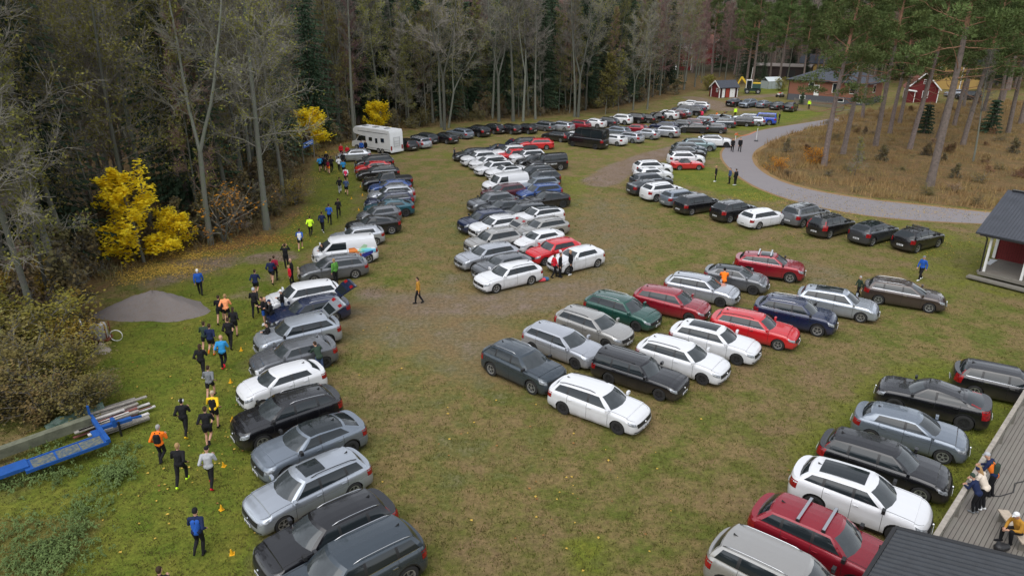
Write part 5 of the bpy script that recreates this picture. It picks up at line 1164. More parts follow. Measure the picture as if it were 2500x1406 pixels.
def person_meshes(ps):
    if ps in _pp: return _pp[ps]
    P = pose(ps); V3 = Vector; D = {}
    h = V3(P['head']); nk = V3(P['neck']); ch = V3(P['chest']); pl = V3(P['pel']); f = (h - nk).normalized(); fw = V3((1, 0, 0)) - f * f.x; fw.normalize(); wst = pl.lerp(ch, .45)
    def torso(g, top=1.0): return [(pl + V3((0, .06, .02)), pl + V3((0, -.06, .02)), .115 + g, .115 + g), (pl, wst, .12 + g, .112 + g), (wst + V3((0, .04, 0)), ch + V3((0, .05, 0)), .105 + g, .115 + g), (wst - V3((0, .04, 0)), ch - V3((0, .05, 0)), .105 + g, .115 + g), (ch, nk.lerp(ch, .35), .12 + g, .085 + g), (V3(P['armL'][0]), V3(P['armR'][0]), .062 + g, .062 + g)]
    def arms(g, q=1.0):
        r = []
        for s in 'LR':
            a, e, w_ = [V3(p) for p in P['arm' + s]]; r.append((a, e, .056 + g, .043 + g))
            if q > .5: r.append((e, e.lerp(w_, q), .042 + g, .031 + g))
        return r
    def legs(g, q=1.0, up=True):
        r = []
        for s in 'LR':
            hp, k, a, t = [V3(p) for p in P['leg' + s]]; r.append((hp, k.lerp(hp, .45) if q < 0 else k, .088 + g, (.072 if q < 0 else .058) + g))
            if q > 0: r += [(k, k.lerp(a, .35), .056 + g, .058 + g), (k.lerp(a, .35), k.lerp(a, q), .058 + g, .038 + g)]
        return r
    feet = lambda g: [(V3(P['leg' + s][2]) + (V3(P['leg' + s][3]) - V3(P['leg' + s][2])) * -.25 + V3((0, 0, -.03)), P['leg' + s][3], .042 + g, .036 + g) for s in 'LR']
    head = [(h - f * .03, h + f * .045, .082, .088), (h + fw * .035 - f * .05, h + fw * .03, .062, .07), (nk, h - f * .04, .052, .052), (h + fw * .098 - f * .005, h + fw * .105 - f * .028, .010, .014)] + [(h + V3((0, s * .088, -.01)), h + V3((-.005, s * .09, .02)), .016, .018) for s in (-1, 1)]
    hv, hf = [], []
    for s in 'LR': hand(hv, hf, P['arm' + s][2], P['arm' + s][1])
    palms = [(V3(P['arm' + s][2]), V3(P['arm' + s][2]) + (V3(P['arm' + s][2]) - V3(P['arm' + s][1])).normalized() * .085, .030, .036) for s in 'LR']
    D['body'] = fuse('body', torso(-.012) + arms(0) + legs(0) + feet(-.012) + head + palms, M['skin'], .019, (hv, hf))
    D['top'] = fuse('jacket', torso(.014) + arms(.014, .93), M['cloth']); D['tee'] = fuse('shirt', torso(.010) + arms(.012, .2), M['cloth'])
    D['pants'] = fuse('trousers', [(pl + V3((0, .05, 0)), pl - V3((0, .05, 0)), .122, .122)] + legs(.012, .97), M['cloth']); D['shorts'] = fuse('shorts', [(pl + V3((0, .05, 0)), pl - V3((0, .05, 0)), .125, .125)] + legs(.022, -1), M['cloth'])
    sh = fuse('shoe', [feet(.006)[0]], M['cloth'], .016); sh2 = fuse('shoe', [feet(.006)[1]], M['cloth'], .016); D['shoe'] = (sh, sh2)
    back = -fw
    D['hair'] = fuse('hair', [(h + f * .06 + back * .012, h + f * .03 + back * .03, .088, .088), (h + back * .03, h - f * .02 + back * .035, .084, .07)], M['cloth'], .016)
    D['longhair'] = fuse('hair', [(h + f * .06 + back * .012, h + f * .03 + back * .03, .088, .088), (h + back * .03, h - f * .20 + back * .08, .084, .045)], M['cloth'], .016)
    D['cap'] = fuse('cap', [(h + f * .062, h + f * .05 + back * .015, .090, .092), (h + f * .05 + fw * .08, h + f * .04 + fw * .155, .03, .018), (h + f * .05 + fw * .08 + V3((0, .04, 0)), h + f * .05 + fw * .08 - V3((0, .04, 0)), .03, .03)], M['cloth'], .016)
    D['beanie'] = fuse('beanie', [(h + f * .07 + back * .01, h + f * .03 + back * .02, .092, .097)], M['cloth'], .016)
    bk = ch.lerp(wst, .3) + V3((-.17, 0, 0)); D['pack'] = fuse('backpack', [(bk + V3((0, .05, .13)), bk + V3((0, .05, -.13)), .085, .10), (bk + V3((0, -.05, .13)), bk + V3((0, -.05, -.13)), .085, .10)] + [(ch + V3((.08, s * .10, .10)), ch + V3((-.06, s * .10, .14)), .03, .03) for s in (1, -1)], M['cloth'])
    D['vest'] = fuse('vest', torso(.024)[1:4], M['cloth']); D['band'] = fuse('headband', [(h + f * .035 + V3((0, .01, 0)), h + f * .035 - V3((0, .01, 0)), .098, .098)], M['cloth'], .016)
    _pp[ps] = D; return D
PC = dict(k=(.012, .012, .014), n=(.012, .02, .06), b=(.02, .09, .38), sky=(.03, .24, .50), o=(.85, .18, .015), r=(.55, .015, .03), m=(.22, .012, .03), w=(.70, .71, .72), g=(.16, .17, .18), lg=(.38, .39, .41), y=(.80, .50, .02), hv=(.62, .95, .04), dg=(.03, .05, .035), gr=(.10, .28, .05), t=(.42, .21, .03), pk=(.75, .04, .12), pe=(.85, .32, .14), be=(.42, .33, .24), j=(.05, .08, .16), cr=(.62, .54, .45), or_=(.65, .16, .02),
          hb=(.04, .025, .015), hg=(.30, .29, .28), hl=(.32, .20, .09), hk=(.012, .010, .010), sk=(.50, .28, .19), tan=(.30, .2, .12))
def person(px, py, ps, head, label, top='k', bot='k', hat=('hair', 'hb'), tee=False, shorts=False, shoes='k', pack=None, vest=None, sc=1.0, band=None, z=0, group=None, hide=0, xy=None):
    D = person_meshes(ps); p = at(px, py, z) if xy is None else Vector((*xy, z)); hd = R(head)
    r = thing('person', label, 'person', (p.x, p.y, z), hd, group); r.scale = (sc, sc, sc); c = lambda k: (*PC[k], 1)
    obj('body', D['body'], r, color=c('sk')); obj('shirt' if tee else 'jacket', D['tee' if tee else 'top'], r, color=c(top)); obj('shorts' if shorts else 'trousers', D['shorts' if shorts else 'pants'], r, color=c(bot))
    for s_ in D['shoe']: obj('shoe', s_, r, color=c(shoes))
    if hat: obj({'longhair': 'hair'}.get(hat[0], hat[0]), D[hat[0]], r, color=c(hat[1]))
    if pack: obj('backpack', D['pack'], r, color=c(pack))
    if vest: obj('vest', D['vest'], r, color=c(vest))
    if band: obj('headband', D['band'], r, color=c(band))
    return r
RUN = 'runners on the grass lane left of the cars'; AW = 100
PEOPLE = [
 (408, 1500, 'run', AW, 'runner in black jacket cut off by the bottom of the photo', dict()),
 (492, 1352, 'run2', 96, 'runner in bright blue vest over a dark jacket, nearest full figure on the grass', dict(top='n', vest='b', hat=('beanie', 'k'))),
 (448, 1184, 'stride', 95, 'brown-haired runner in loose black jacket with yellow-green shoes', dict(shoes='hv', hat=('hair', 'hl'))),
 (518, 1188, 'stride2', 98, 'runner in light grey long-sleeved top with red shoes', dict(top='lg', shoes='r', hat=('cap', 'k'))),
 (399, 1130, 'run', 92, 'grey-haired runner in orange top with black backpack', dict(top='o', pack='k', hat=('hair', 'hg'))),
 (456, 1064, 'stride2', 97, 'runner in black jacket with a white headband', dict(hat=('hair', 'hk'), band='w', shoes='y')),
 (513, 1088, 'run', 98, 'runner in black shirt, shorts and black knee socks behind the yellow vest', dict(tee=1, shorts=1)),
 (529, 1043, 'run2', 95, 'runner in yellow shirt with black running vest', dict(top='y', vest='k', shorts=1, tee=1, hat=('cap', 'be'))),
 (518, 974, 'stride', 95, 'bare-legged runner in grey-black top and shorts', dict(top='g', tee=1, shorts=1)),
 (498, 920, 'stride2', 95, 'woman runner in black top and tights with white shoes', dict(shoes='w', hat=('longhair', 'hb'))),
 (549, 900, 'run', 98, 'runner in light blue top with red shoes', dict(top='sky', shoes='r', hat=('hair', 'sk'))),
 (520, 866, 'run2', 97, 'runner in navy shirt and shorts beside the dark shirted runner', dict(top='n', tee=1, shorts=1, shoes='or_')),
 (506, 858, 'stride', 96, 'runner in dark green shirt left of the navy shirt', dict(top='dg', tee=1, shorts=1, shoes='w')),
 (565, 850, 'stride2', 98, 'runner all in black just ahead of the light blue top', dict()),
 (557, 790, 'run', 96, 'runner in peach orange shirt and black shorts', dict(top='pe', tee=1, shorts=1, hat=('hair', 'hl'))),
 (541, 790, 'stride', 96, 'runner in black shirt and shorts left of the peach shirt', dict(tee=1, shorts=1)),
 (576, 820, 'run2', 98, 'woman runner in black shorts and knee socks right of the peach shirt', dict(shorts=1, hat=('longhair', 'hb'))),
 (491, 720, 'walk', 110, 'white-haired walker in blue jacket by the gravel heap', dict(top='b', hat=('hair', 'w'))),
 (626, 773, 'stride', 97, 'runner in black with grey beanie beside the white estate', dict(hat=('beanie', 'lg'))),
 (628, 722, 'run', 96, 'runner in navy T-shirt and black shorts with bare legs', dict(top='n', tee=1, shorts=1)),
 (674, 684, 'run2', 97, 'runner in crimson long-sleeved top', dict(top='m')),
 (666, 693, 'stride2', 96, 'runner in dark blue top behind the crimson top', dict(top='n', shorts=1)),
 (701, 655, 'raise', 100, 'runner in black with both arms raised', dict()),
 (735, 612, 'stride', 97, 'runner in blue and white striped shirt and black shorts', dict(top='b', vest='w', tee=1, shorts=1, shoes='hv')),
 (760, 578, 'run', 98, 'runner in neon yellow shirt', dict(top='hv', tee=1)),
 (789, 568, 'stride2', 97, 'runner in navy top with white shoes right of the neon shirt', dict(top='n', shoes='w')),
 (806, 549, 'run2', 98, 'runner in royal blue shirt and shorts over tights', dict(top='b', tee=1)),
 (828, 532, 'stride', 98, 'lone runner all in black uphill of the royal blue shirt', dict()),
 (831, 474, 'run', 98, 'runner in black jacket with pale trousers', dict(bot='lg')),
 (847, 478, 'run2', 98, 'runner in navy shirt beside the pale trousers', dict(top='j', tee=1, shorts=1)),
 (846, 450, 'stride', 98, 'runner in white and blue shirt with a pink pack', dict(top='w', tee=1, shorts=1, vest='pk')),
 (840, 428, 'run', 98, 'runner in light blue shirt in the file by the black pickup', dict(top='sky', tee=1, shorts=1)),
 (829, 419, 'stride2', 100, 'runner in white shirt left of the light blue shirt', dict(top='w', tee=1)),
 (839, 408, 'run2', 100, 'runner in black shirt ahead of the white shirt', dict(tee=1, shorts=1)),
 (783, 420, 'run', 100, 'runner in light blue shirt at the left of the tight group', dict(top='sky', tee=1, shorts=1)),
 (790, 416, 'run2', 100, 'runner in navy right of the light blue shirt in the tight group', dict(top='n')),
 (797, 419, 'stride', 100, 'runner in black in the middle of the tight group', dict(shorts=1)),
 (803, 426, 'stride2', 100, 'runner with crimson pack and orange shorts in the tight group', dict(bot='o', vest='m', shorts=1)),
 (811, 421, 'run', 100, 'runner in black at the right of the tight group', dict()),
 (799, 407, 'run2', 102, 'runner in yellow headgear leading the tight group', dict(hat=('beanie', 'y'))),
 (834, 385, 'stand', -60, 'spectator in red jacket by the leaf litter near the motorhome', dict(top='r', hat=('hair', 'hl'))),
 (850, 390, 'stand', -100, 'spectator in red top with bare legs beside the silver hatchback', dict(top='r', shorts=1, bot='r')),
 (884, 378, 'stand', -90, 'spectator in blue jacket behind the silver hatchback', dict(top='b')),
 (894, 376, 'stand', -120, 'spectator in black jacket behind the silver hatchback', dict()),
 (694, 772, 'clap', -170, 'clapping spectator in black jacket and white cap between two cars', dict(hat=('cap', 'w'), bot='j')),
 (648, 793, 'clap', -160, 'clapping spectator with blue shorts at the nose of the navy estate', dict(bot='b', shorts=1, hat=('hair', 'hb'), shoes='w')),
 (656, 796, 'clap', -150, 'bald clapping spectator in black beside the blue shorts', dict(hat=None, shoes='hv')),
 (667, 800, 'clap', -170, 'clapping spectator in black jacket and navy cap', dict(hat=('cap', 'n'))),
 (661, 858, 'clap', -150, 'clapping spectator in black with red scarf in front of the dark silver hatchback', dict(hat=('hair', 'hk'), vest='k')),
 (783, 912, 'reach', 130, 'person in dark green jacket and jeans at the rear of the dark silver hatchback', dict(top='dg', bot='j')),
 (821, 694, 'stand', 150, 'person in green jacket beside the grey silver estate', dict(top='gr', hat=('hair', 'hl'))),
 (792, 651, 'clap', -160, 'dark-haired spectator in black at the nose of the white van', dict(hat=('longhair', 'hk'))),
 (716, 690, 'stand', -160, 'bald spectator in black jacket next to the child in red', dict(hat=None)),
 (711, 699, 'stand', -150, 'child in red jacket in front of the bald spectator', dict(top='r', sc=.85, hat=('hair', 'hl'))),
 (732, 689, 'stand', -150, 'small child in beige hood at the nose of the grey silver estate', dict(top='be', sc=.62, hat=('beanie', 'be'))),
 (1023, 741, 'walk', 175, 'person in ochre jacket walking alone on the brown grass', dict(top='t')),
 (1353, 678, 'walk', 20, 'person in red jacket in front of the white hatchback', dict(top='r')),
 (1367, 677, 'stand', -20, 'person in black between the red jacket and the white hatchback', dict()),
 (1392, 671, 'stand', 200, 'person in black with white shoes facing the red jacket', dict(shoes='w', hat=('hair', 'hl'))),
 (1192, 601, 'stand', 90, 'child in pink jacket between the greyish SUV and the silver estate', dict(top='pk', sc=.85, hat=('longhair', 'hl'))),
 (1110, 394, 'stand', 20, 'person in black standing at the nose of the charcoal estate', dict(vest='g')),
 (1210, 385, 'reach', 20, 'person in black by the navy saloon with open tailgate', dict()),
 (1763, 719, 'reach', 75, 'person in orange top leaning into the grey hatchback', dict(top='o', hat=('hair', 'hk'))),
 (2245, 684, 'walk', 200, 'man in blue jacket and grey cap walking behind the brown estate', dict(top='b', hat=('cap', 'g'), shoes='w')),
 (2093, 725, 'walk', 190, 'child in dark green jacket and grey bobble hat beside the brown estate', dict(top='dg', sc=.8, hat=('beanie', 'lg'))),
 (1787, 371, 'walk', -100, 'left one of two people in black walking on the path', dict()),
 (1805, 371, 'walk', -95, 'right one of two people in black walking on the path, in a long coat', dict(vest='k')),
 (1746, 444, 'stand', 170, 'person in black with white shoes on the grass beside the path', dict(shoes='w', hat=('hair', 'hl'))),
 (1780, 449, 'stand', -170, 'person in navy jacket at the edge of the path', dict(top='j')),
 (1794, 453, 'stand', 120, 'man in dark suit and white shoes right of the navy jacket', dict(vest=None, shoes='w', top='k')),
 (1974, 267, 'stand', -100, 'marshal in yellow high-visibility jacket by the picket fence', dict(top='hv')),
 (1794, 287, 'stand', -90, 'marshal in yellow high-visibility vest behind the slate estate', dict(top='hv')),
 (1751, 297, 'reach', 150, 'person in orange top at an open tailgate', dict(top='o')),
 (1738, 323, 'reach', 150, 'person in black at the open tailgate of the black crossover', dict()),
 (1901, 302, 'stand', 170, 'person in black behind the bright blue off-roader', dict()),
 (1611, 296, 'reach', 120, 'person in orange trousers at the open tailgate of a black hatchback', dict(bot='y')),
 (1713, 294, 'stand', 120, 'person in pink top between the maroon estate and the blue-grey SUV', dict(top='pk')),
]
for i, (px, py, ps, hd, lab, kw) in enumerate(PEOPLE):
    person(px, py, ps, hd, lab, sc=kw.pop('sc', (.97, 1.0, 1.03, .99)[i % 4]), group=RUN if ('runner' in lab) else None, **kw)
# yellow marker cones beside the lane
for i, (px, py) in enumerate([(589, 856), (563, 934), (567, 1027), (547, 1138), (541, 1244), (567, 1352), (858, 486), (880, 457), (885, 478), (876, 514)]):
    p = at(px, py); c = MB(); c.tube([(0, 0, .012), (0, 0, .22)], [.065, .02], 10); c.box((0, 0, .008), (.17, .17, .016)); o = c.build('marker_cone', mat('cone_yellow', (.75, .38, .01), rough=.5) if i == 0 else bpy.data.materials['cone_yellow'], None, True, 30, (p.x, p.y, 0), i)
    o.rotation_euler = (.1 * (i % 3 - 1), .08 * (i % 2), i); tag(o, ['small yellow cone right of the light blue runner', 'small yellow cone beside the small white hatchback', 'small yellow cone right of the yellow-shirted runner', 'small yellow cone in front of the steel grey crossover', 'small yellow cone in front of the pale silver estate', 'small yellow cone nearest the bottom edge, by the black estate', 'tiny yellow cone by the blue hatchback nose', 'tiny yellow cone by the black pickup nose', 'tiny yellow cone by the silver SUV nose', 'tiny yellow cone by the grey hatchback nose'][i], 'cone', 'yellow cones marking the running lane')

# ------------------------------------------------------------------ buildings
def planks(name, c, c2, pitch=.14, axis='X', rough=.85, gap=.5):
    m = mat(name, c, rough=rough, var=.3, vscale=1.5, c2=c2); t = m.node_tree; N = t.nodes; Lk = t.links; b = N['Principled BSDF']
    tc = N.new('ShaderNodeTexCoord'); sx = N.new('ShaderNodeSeparateXYZ'); Lk.new(tc.outputs['Object'], sx.inputs[0]); q = N.new('ShaderNodeMath'); q.operation = 'PINGPONG'; q.inputs[1].default_value = pitch / 2; Lk.new(sx.outputs[axis], q.inputs[0])
    r = N.new('ShaderNodeMapRange'); r.inputs[1].default_value = 0; r.inputs[2].default_value = .012; Lk.new(q.outputs[0], r.inputs[0])
    src = b.inputs['Base Color'].links[0].from_socket; mx = N.new('ShaderNodeMix'); mx.data_type = 'RGBA'; mx.inputs[6].default_value = (c[0] * gap * .4, c[1] * gap * .4, c[2] * gap * .4, 1); Lk.new(src, mx.inputs[7]); Lk.new(r.outputs[0], mx.inputs[0]); Lk.new(mx.outputs[2], b.inputs['Base Color'])
    bp = N.new('ShaderNodeBump'); bp.inputs['Distance'].default_value = .02; Lk.new(r.outputs[0], bp.inputs['Height']); Lk.new(bp.outputs[0], b.inputs['Normal']); return m
M['falu'] = planks('red_boards', (.17, .017, .016), (.12, .012, .013), .15, 'X'); M['white'] = mat('white_paint', (.72, .72, .70), rough=.6, var=.08, vscale=4)
M['brick'] = mat('brick', (.26, .108, .066), rough=.9, var=.25, vscale=6, c2=(.19, .08, .052), bump=.4, bscale=20); M['slate'] = planks('dark_roof', (.045, .052, .068), (.035, .04, .052), .30, 'Y', .5); M['tile'] = planks('red_tile', (.22, .075, .045), (.15, .05, .035), .32, 'Y', .8)
M['plinth'] = mat('grey_plinth', (.085, .088, .10), rough=.9, var=.15); M['deck'] = planks('weathered_deck', (.20, .18, .155), (.14, .135, .115), .135, 'X', .9); M['wood'] = mat('grey_timber', (.21, .19, .165), rough=.9, var=.3, vscale=5, c2=(.13, .125, .10)); M['metal_roof'] = planks('ribbed_metal_roof', (.050, .055, .068), (.042, .046, .056), .20, 'X', .4)
M['ochre'] = mat('ochre_paint', (.45, .29, .09), rough=.8, var=.12); M['darkwood'] = mat('dark_wood', (.035, .022, .02), rough=.8, var=.2)
def gable_house(name, label, cat, loc, rz, w_, d, h, rise, wallm, roofm, over=.35, wins=(), doors=(), base=0.0, corner=True, chimney=False, vert=0):
    """gable end faces -y in the house's own frame; x across, y into depth"""
    r = thing(name, label, cat, (*loc[:2], gz(loc[0], loc[1])), rz); b = MB(); x = w_ / 2
    b.add([(-x, 0, 0), (x, 0, 0), (x, d, 0), (-x, d, 0), (-x, 0, h), (x, 0, h), (x, d, h), (-x, d, h), (0, 0, h + rise), (0, d, h + rise)], [(0, 1, 5, 8, 4), (1, 2, 6, 5), (2, 3, 7, 9, 6), (3, 0, 4, 7)]); b.build('wall', wallm, r)
    s = rise / x; t = .14; q = MB(); e = over
    for sg in (1, -1):
        q.add([(0, -e, h + rise + .02), (sg * (x + e), -e, h - s * e + .02), (sg * (x + e), d + e, h - s * e + .02), (0, d + e, h + rise + .02), (0, -e, h + rise + .02 + t), (sg * (x + e), -e, h - s * e + .02 + t), (sg * (x + e), d + e, h - s * e + .02 + t), (0, d + e, h + rise + .02 + t)], [(0, 1, 2, 3), (4, 5, 6, 7), (0, 1, 5, 4), (1, 2, 6, 5), (2, 3, 7, 6)])
    rf = q.build('roof', roofm, r)
    if corner:
        for sg in (1, -1):
            k = MB(); k.bar((0, -e - .02, h + rise + .06), (sg * (x + e), -e - .02, h - s * e + .06), .05, .24); k.build('bargeboard', M['white'], rf)
        for px, py in ((-x, 0), (x, 0), (x, d), (-x, d)): k = MB(); k.box((px, py, h / 2), (.16, .16, h)); k.build('corner_board', M['white'], r)
    if chimney: k = MB(); k.box((.2, d * .55, h + rise + .35), (.55, .55, 1.1)); k.build('chimney', M['brick'], rf)
    for side, u, z, ww, hh in wins: window(r, side, u, z, ww, hh, x, d)
    for side, u, ww, hh, m in doors:
        k = MB(); c, sz = wallpos(side, u, hh / 2 + .05, ww, hh, x, d, .03); k.box(c, sz); dd = k.build('door', m, r); k = MB(); c2, s2 = wallpos(side, u, hh / 2 + .05, .05, .10, x, d, .075); k.box(c2, s2); k.build('handle', M['trim'], dd)
    return r
def wallpos(side, u, z, ww, hh, x, d, o):
    return {'front': ((u, -o / 1, z), (ww, o * 1.6, hh)), 'right': ((x + o, u, z), (o * 1.6, ww, hh)), 'left': ((-x - o, u, z), (o * 1.6, ww, hh))}[side]
def window(r, side, u, z, ww, hh, x, d):
    k = MB(); c, s = wallpos(side, u, z, ww + .22, hh + .22, x, d, .03); k.box(c, s); f = k.build('window', M['white'], r)
    k = MB(); c, s = wallpos(side, u, z, ww, hh, x, d, .062); k.box(c, s)
    k.build('pane', M['glass'], f); k = MB(); c, s = wallpos(side, u, z, .06, hh, x, d, .075); k.box(c, s); c, s = wallpos(side, u, z, ww, .05, x, d, .078); k.box(c, s); k.build('glazing_bar', M['white'], f)
ang = lambda a, b: math.atan2(b.y - a.y, b.x - a.x)
# red shed by the far row of cars
a, b = at(1734, 236), at(1757, 240); mid_ = (a + b) / 2; shed_rz = ang(a, b)
g = gable_house('red_shed', 'small red shed with white doors and dark roof beside the excavator', 'shed', mid_, shed_rz, 3.0, 4.6, 2.25, 1.15, M['falu'], M['slate'], wins=[('front', .55, 1.55, .5, .6)], doors=[('right', 1.0, .7, 1.85, M['white']), ('right', 3.3, 1.3, 1.85, M['white']), ('right', 2.05, .9, 1.9, mat('shed_door', (.30, .04, .02), rough=.8))])
k = MB(); k.box((-2.1, 1.6, .85), (1.1, 2.6, 1.7)); k.build('lean_to', M['falu'], g); k = MB(); k.box((-2.15, 1.6, 1.78), (1.4, 3.0, .10), ry=-.25); k.build('lean_to_roof', M['slate'], g)
# brick bungalow with hipped roof
A, B = at(1922, 244), at(2110, 259); bz = ang(A, B); Lb = (B - A).length; r = thing('brick_house', 'brick bungalow with dark hipped roof and grey basement plinth', 'house', (A.x, A.y, 0), bz); Db = 9.5; hb = 4.3
k = MB(); k.box((Lb / 2, Db / 2, .65), (Lb + .04, Db + .04, 1.3)); k.build('plinth', M['plinth'], r); k = MB(); k.box((Lb / 2, Db / 2, 1.3 + (hb - 1.3) / 2), (Lb, Db, hb - 1.3)); k.build('wall', M['brick'], r)
e = .6; q = MB(); x0, x1, y0, y1, z0, z1 = -e, Lb + e, -e, Db + e, hb - .05, hb + 2.2; h2 = (y1 - y0) / 2
q.add([(x0, y0, z0), (x1, y0, z0), (x1, y1, z0), (x0, y1, z0), (x0 + h2, y0 + h2, z1), (x1 - h2, y0 + h2, z1), (x0, y0, z0 - .18), (x1, y0, z0 - .18), (x1, y1, z0 - .18), (x0, y1, z0 - .18)], [(0, 1, 5, 4), (1, 2, 5), (2, 3, 4, 5), (3, 0, 4), (0, 6, 7, 1), (1, 7, 8, 2), (2, 8, 9, 3), (3, 9, 6, 0), (6, 9, 8, 7)]); rf = q.build('roof', M['slate'], r)
for px in (Lb * .62, Lb * .85): k = MB(); k.box((px, Db * .55, hb + 2.2), (.5, .5, .8)); k.build('chimney', M['trim'], rf)
def win2(r, c, s, rot=0, o=(0, -1)):
    k = MB(); k.box(c, (s[0] + .25 if o[1] else .08, .08 if o[1] else s[0] + .25, s[1] + .25)); f = k.build('window', M['white'], r); k = MB(); k.box((c[0] + o[0] * .035, c[1] + o[1] * .035, c[2]), (s[0] if o[1] else .06, .06 if o[1] else s[0], s[1])); k.build('pane', M['glass'], f)
for f_, z, s_ in ((.30, 3.1, (1.0, 1.4)), (.62, 3.0, (1.3, 1.6)), (.83, 3.0, (1.0, 1.6)), (.20, .75, (1.0, .55)), (.70, .75, (1.0, .55)), (.93, .75, (.9, .5))): win2(r, (Lb * f_, -.02, z), s_)
win2(r, (Lb + .02, Db * .45, 3.0), (1.3, 1.3), o=(1, 0)); k = MB(); k.box((Lb * .375, -.06, 2.35), (1.0, .10, 2.1)); dd = k.build('door', M['white'], r); k = MB(); k.box((Lb * .375, -.125, 2.95), (.6, .03, .6)); k.build('pane', M['glass'], dd); k = MB(); k.box((-.03, -.03, 2.1), (.10, .10, 4.2)); k.build('downpipe', M['trim'], r)
# red cottage among the pines, yellow house behind it, other houses further off
a, b = at(2213, 249), at(2283, 252); mid_ = (a + b) / 2
g = gable_house('red_cottage', 'red cottage with white bargeboards and tiled roof behind the pines', 'cottage', mid_, ang(a, b), 5.6, 8.5, 2.9, 2.9, M['falu'], M['tile'], .45, wins=[('front', .5, 1.6, .9, 1.2), ('front', .2, 4.1, .6, .7), ('right', 3, 1.6, .9, 1.1), ('right', 6, 1.6, .9, 1.1)], chimney=True)
k = MB(); k.box((-2.3, -.9, 1.15), (1.7, 1.7, 2.3)); po = k.build('porch', M['falu'], g); k = MB(); k.box((-2.3, -1.0, 2.4), (2.2, 2.3, .12), ry=.12); k.build('porch_roof', M['white'], po)
for sx in (-3.1, -1.5): k = MB(); k.box((sx, -1.78, 1.15), (.14, .14, 2.3)); k.build('porch_post', M['white'], po)
y_ = at(2306, 218); gable_house('yellow_house', 'tall ochre yellow house with grey roof behind the red cottage', 'house', y_, R(-62), 7, 9, 5.6, 2.2, M['ochre'], M['slate'], wins=[('front', -2, 4.4, 1, 1.3), ('front', 2, 4.4, 1, 1.3), ('right', 3, 4.2, 1, 1.3), ('right', 6.5, 4.2, 1, 1.3)], chimney=True)
y_ = at(2095, 188); gable_house('pale_house', 'pale yellow house with grey roof behind the brick bungalow', 'house', y_, R(58), 9, 16, 3.6, 2.2, M['ochre'], M['slate'], wins=[('left', 4, 2, 1.2, 1.3), ('left', 10, 2, 1.2, 1.3), ('front', 1, 2, 1.2, 1.3)])
y_ = at(1978, 192); gable_house('dark_barn', 'low dark wooden building with flat pale roof behind the brick bungalow', 'barn', y_, R(62), 8, 18, 3.2, .5, M['darkwood'], mat('pale_roof', (.22, .19, .17), rough=.8), corner=False, doors=[('left', 5, 2.5, 2.3, M['trim'])])
y_ = at(1652, 172); gable_house('far_porch_house', 'far dark red house with a white gabled porch, glimpsed between birches', 'house', y_, R(-8), 9, 11, 4.6, 3.0, M['falu'], M['tile'], .6, wins=[('front', -2.5, 2.2, 1.1, 1.5), ('front', 2.5, 2.2, 1.1, 1.5), ('right', 3, 2.2, 1.1, 1.5)], doors=[('front', 0, 1.2, 2.2, M['white'])])
y_ = at(1768, 158); gable_house('far_tall_house', 'far two-storey dark red house with small white windows', 'house', y_, R(20), 11, 12, 7.5, 3.0, M['falu'], M['tile'], .6, wins=[('front', -3, 2.4, 1.2, 1.6), ('front', 3, 2.4, 1.2, 1.6), ('front', -3, 5.8, 1.2, 1.6), ('front', 3, 5.8, 1.2, 1.6), ('left', 4, 5.8, 1.2, 1.6)], chimney=True)
y_ = at(1695, 142); gable_house('far_white_house', 'far whitish house barely seen through the birches', 'house', y_, R(30), 10, 12, 4, 3, mat('pale_wall', (.6, .6, .58), rough=.8), M['slate'], wins=[('front', 2, 2, 1.4, 1.4), ('front', -2, 2, 1.4, 1.4)])
y_ = at(2420, 190); gable_house('far_brown_house', 'brown house half hidden by pines at the far right', 'house', y_, R(-60), 9, 14, 4, 3, M['brick'], M['tile'], wins=[('left', 5, 2, 1.2, 1.3), ('front', 0, 2, 1.2, 1.3)])
# greenhouse
p = at(1882, 216); r = thing('greenhouse', 'small glass greenhouse with silvery roof beyond the excavator', 'greenhouse', (p.x, p.y, 0), R(20)); k = MB()
gw = mat('greenhouse_glazing', (.30, .34, .34), rough=.25, spec=.6); k.box((0, 0, .9), (4.2, 2.8, 1.8)); k.build('wall', gw, r); q = MB()
for sg in (1, -1): q.add([(-2.2, 0, 2.7), (2.2, 0, 2.7), (2.2, sg * 1.5, 1.76), (-2.2, sg * 1.5, 1.76)], [(0, 1, 2, 3)])
q.build('roof', mat('greenhouse_roof', (.50, .54, .55), rough=.3), r); k = MB()
for i in range(5): k.box((-2.1 + 1.05 * i, -1.41, .9), (.05, .04, 1.8))
k.build('frame', M['chrome'], r)
# wheeled excavator
p = at(1836, 229); r = thing('excavator', 'yellow and green wheeled excavator parked behind the red shed', 'excavator', (p.x, p.y, 0), R(-15)); yel = mat('machine_yellow', (.60, .40, .02), rough=.5); grn = mat('machine_green', (.02, .06, .05), rough=.5)
k = MB(); k.box((0, 0, .85), (3.6, 1.3, .5)); k.box((1.6, 0, .6), (.15, 2.3, .6)); k.build('chassis', grn, r)
for x in (-1.2, 1.2):
    for y in (-1, 1): k = MB(); k.tube([(x, y * .8, .55), (x, y * 1.25, .55)], .55, 16); w_ = k.build('wheel', M['tyre'], r, True); k = MB(); k.tube([(x, y * 1.2, .55), (x, y * 1.27, .55)], .28, 12); k.build('hub', M['rim_s'], w_)
k = MB(); k.box((.6, 0, 1.75), (2.0, 2.2, 1.0)); k.build('engine_bay', grn, r); k = MB(); k.box((.75, 0, 2.32), (1.7, 2.0, .22)); k.build('engine_cover', yel, r)
k = MB(); k.box((-.9, -.55, 2.1), (1.2, 1.0, 1.7)); cb = k.build('cab', M['glass'], r); k = MB(); k.box((-.9, -.55, 3.0), (1.3, 1.1, .12))
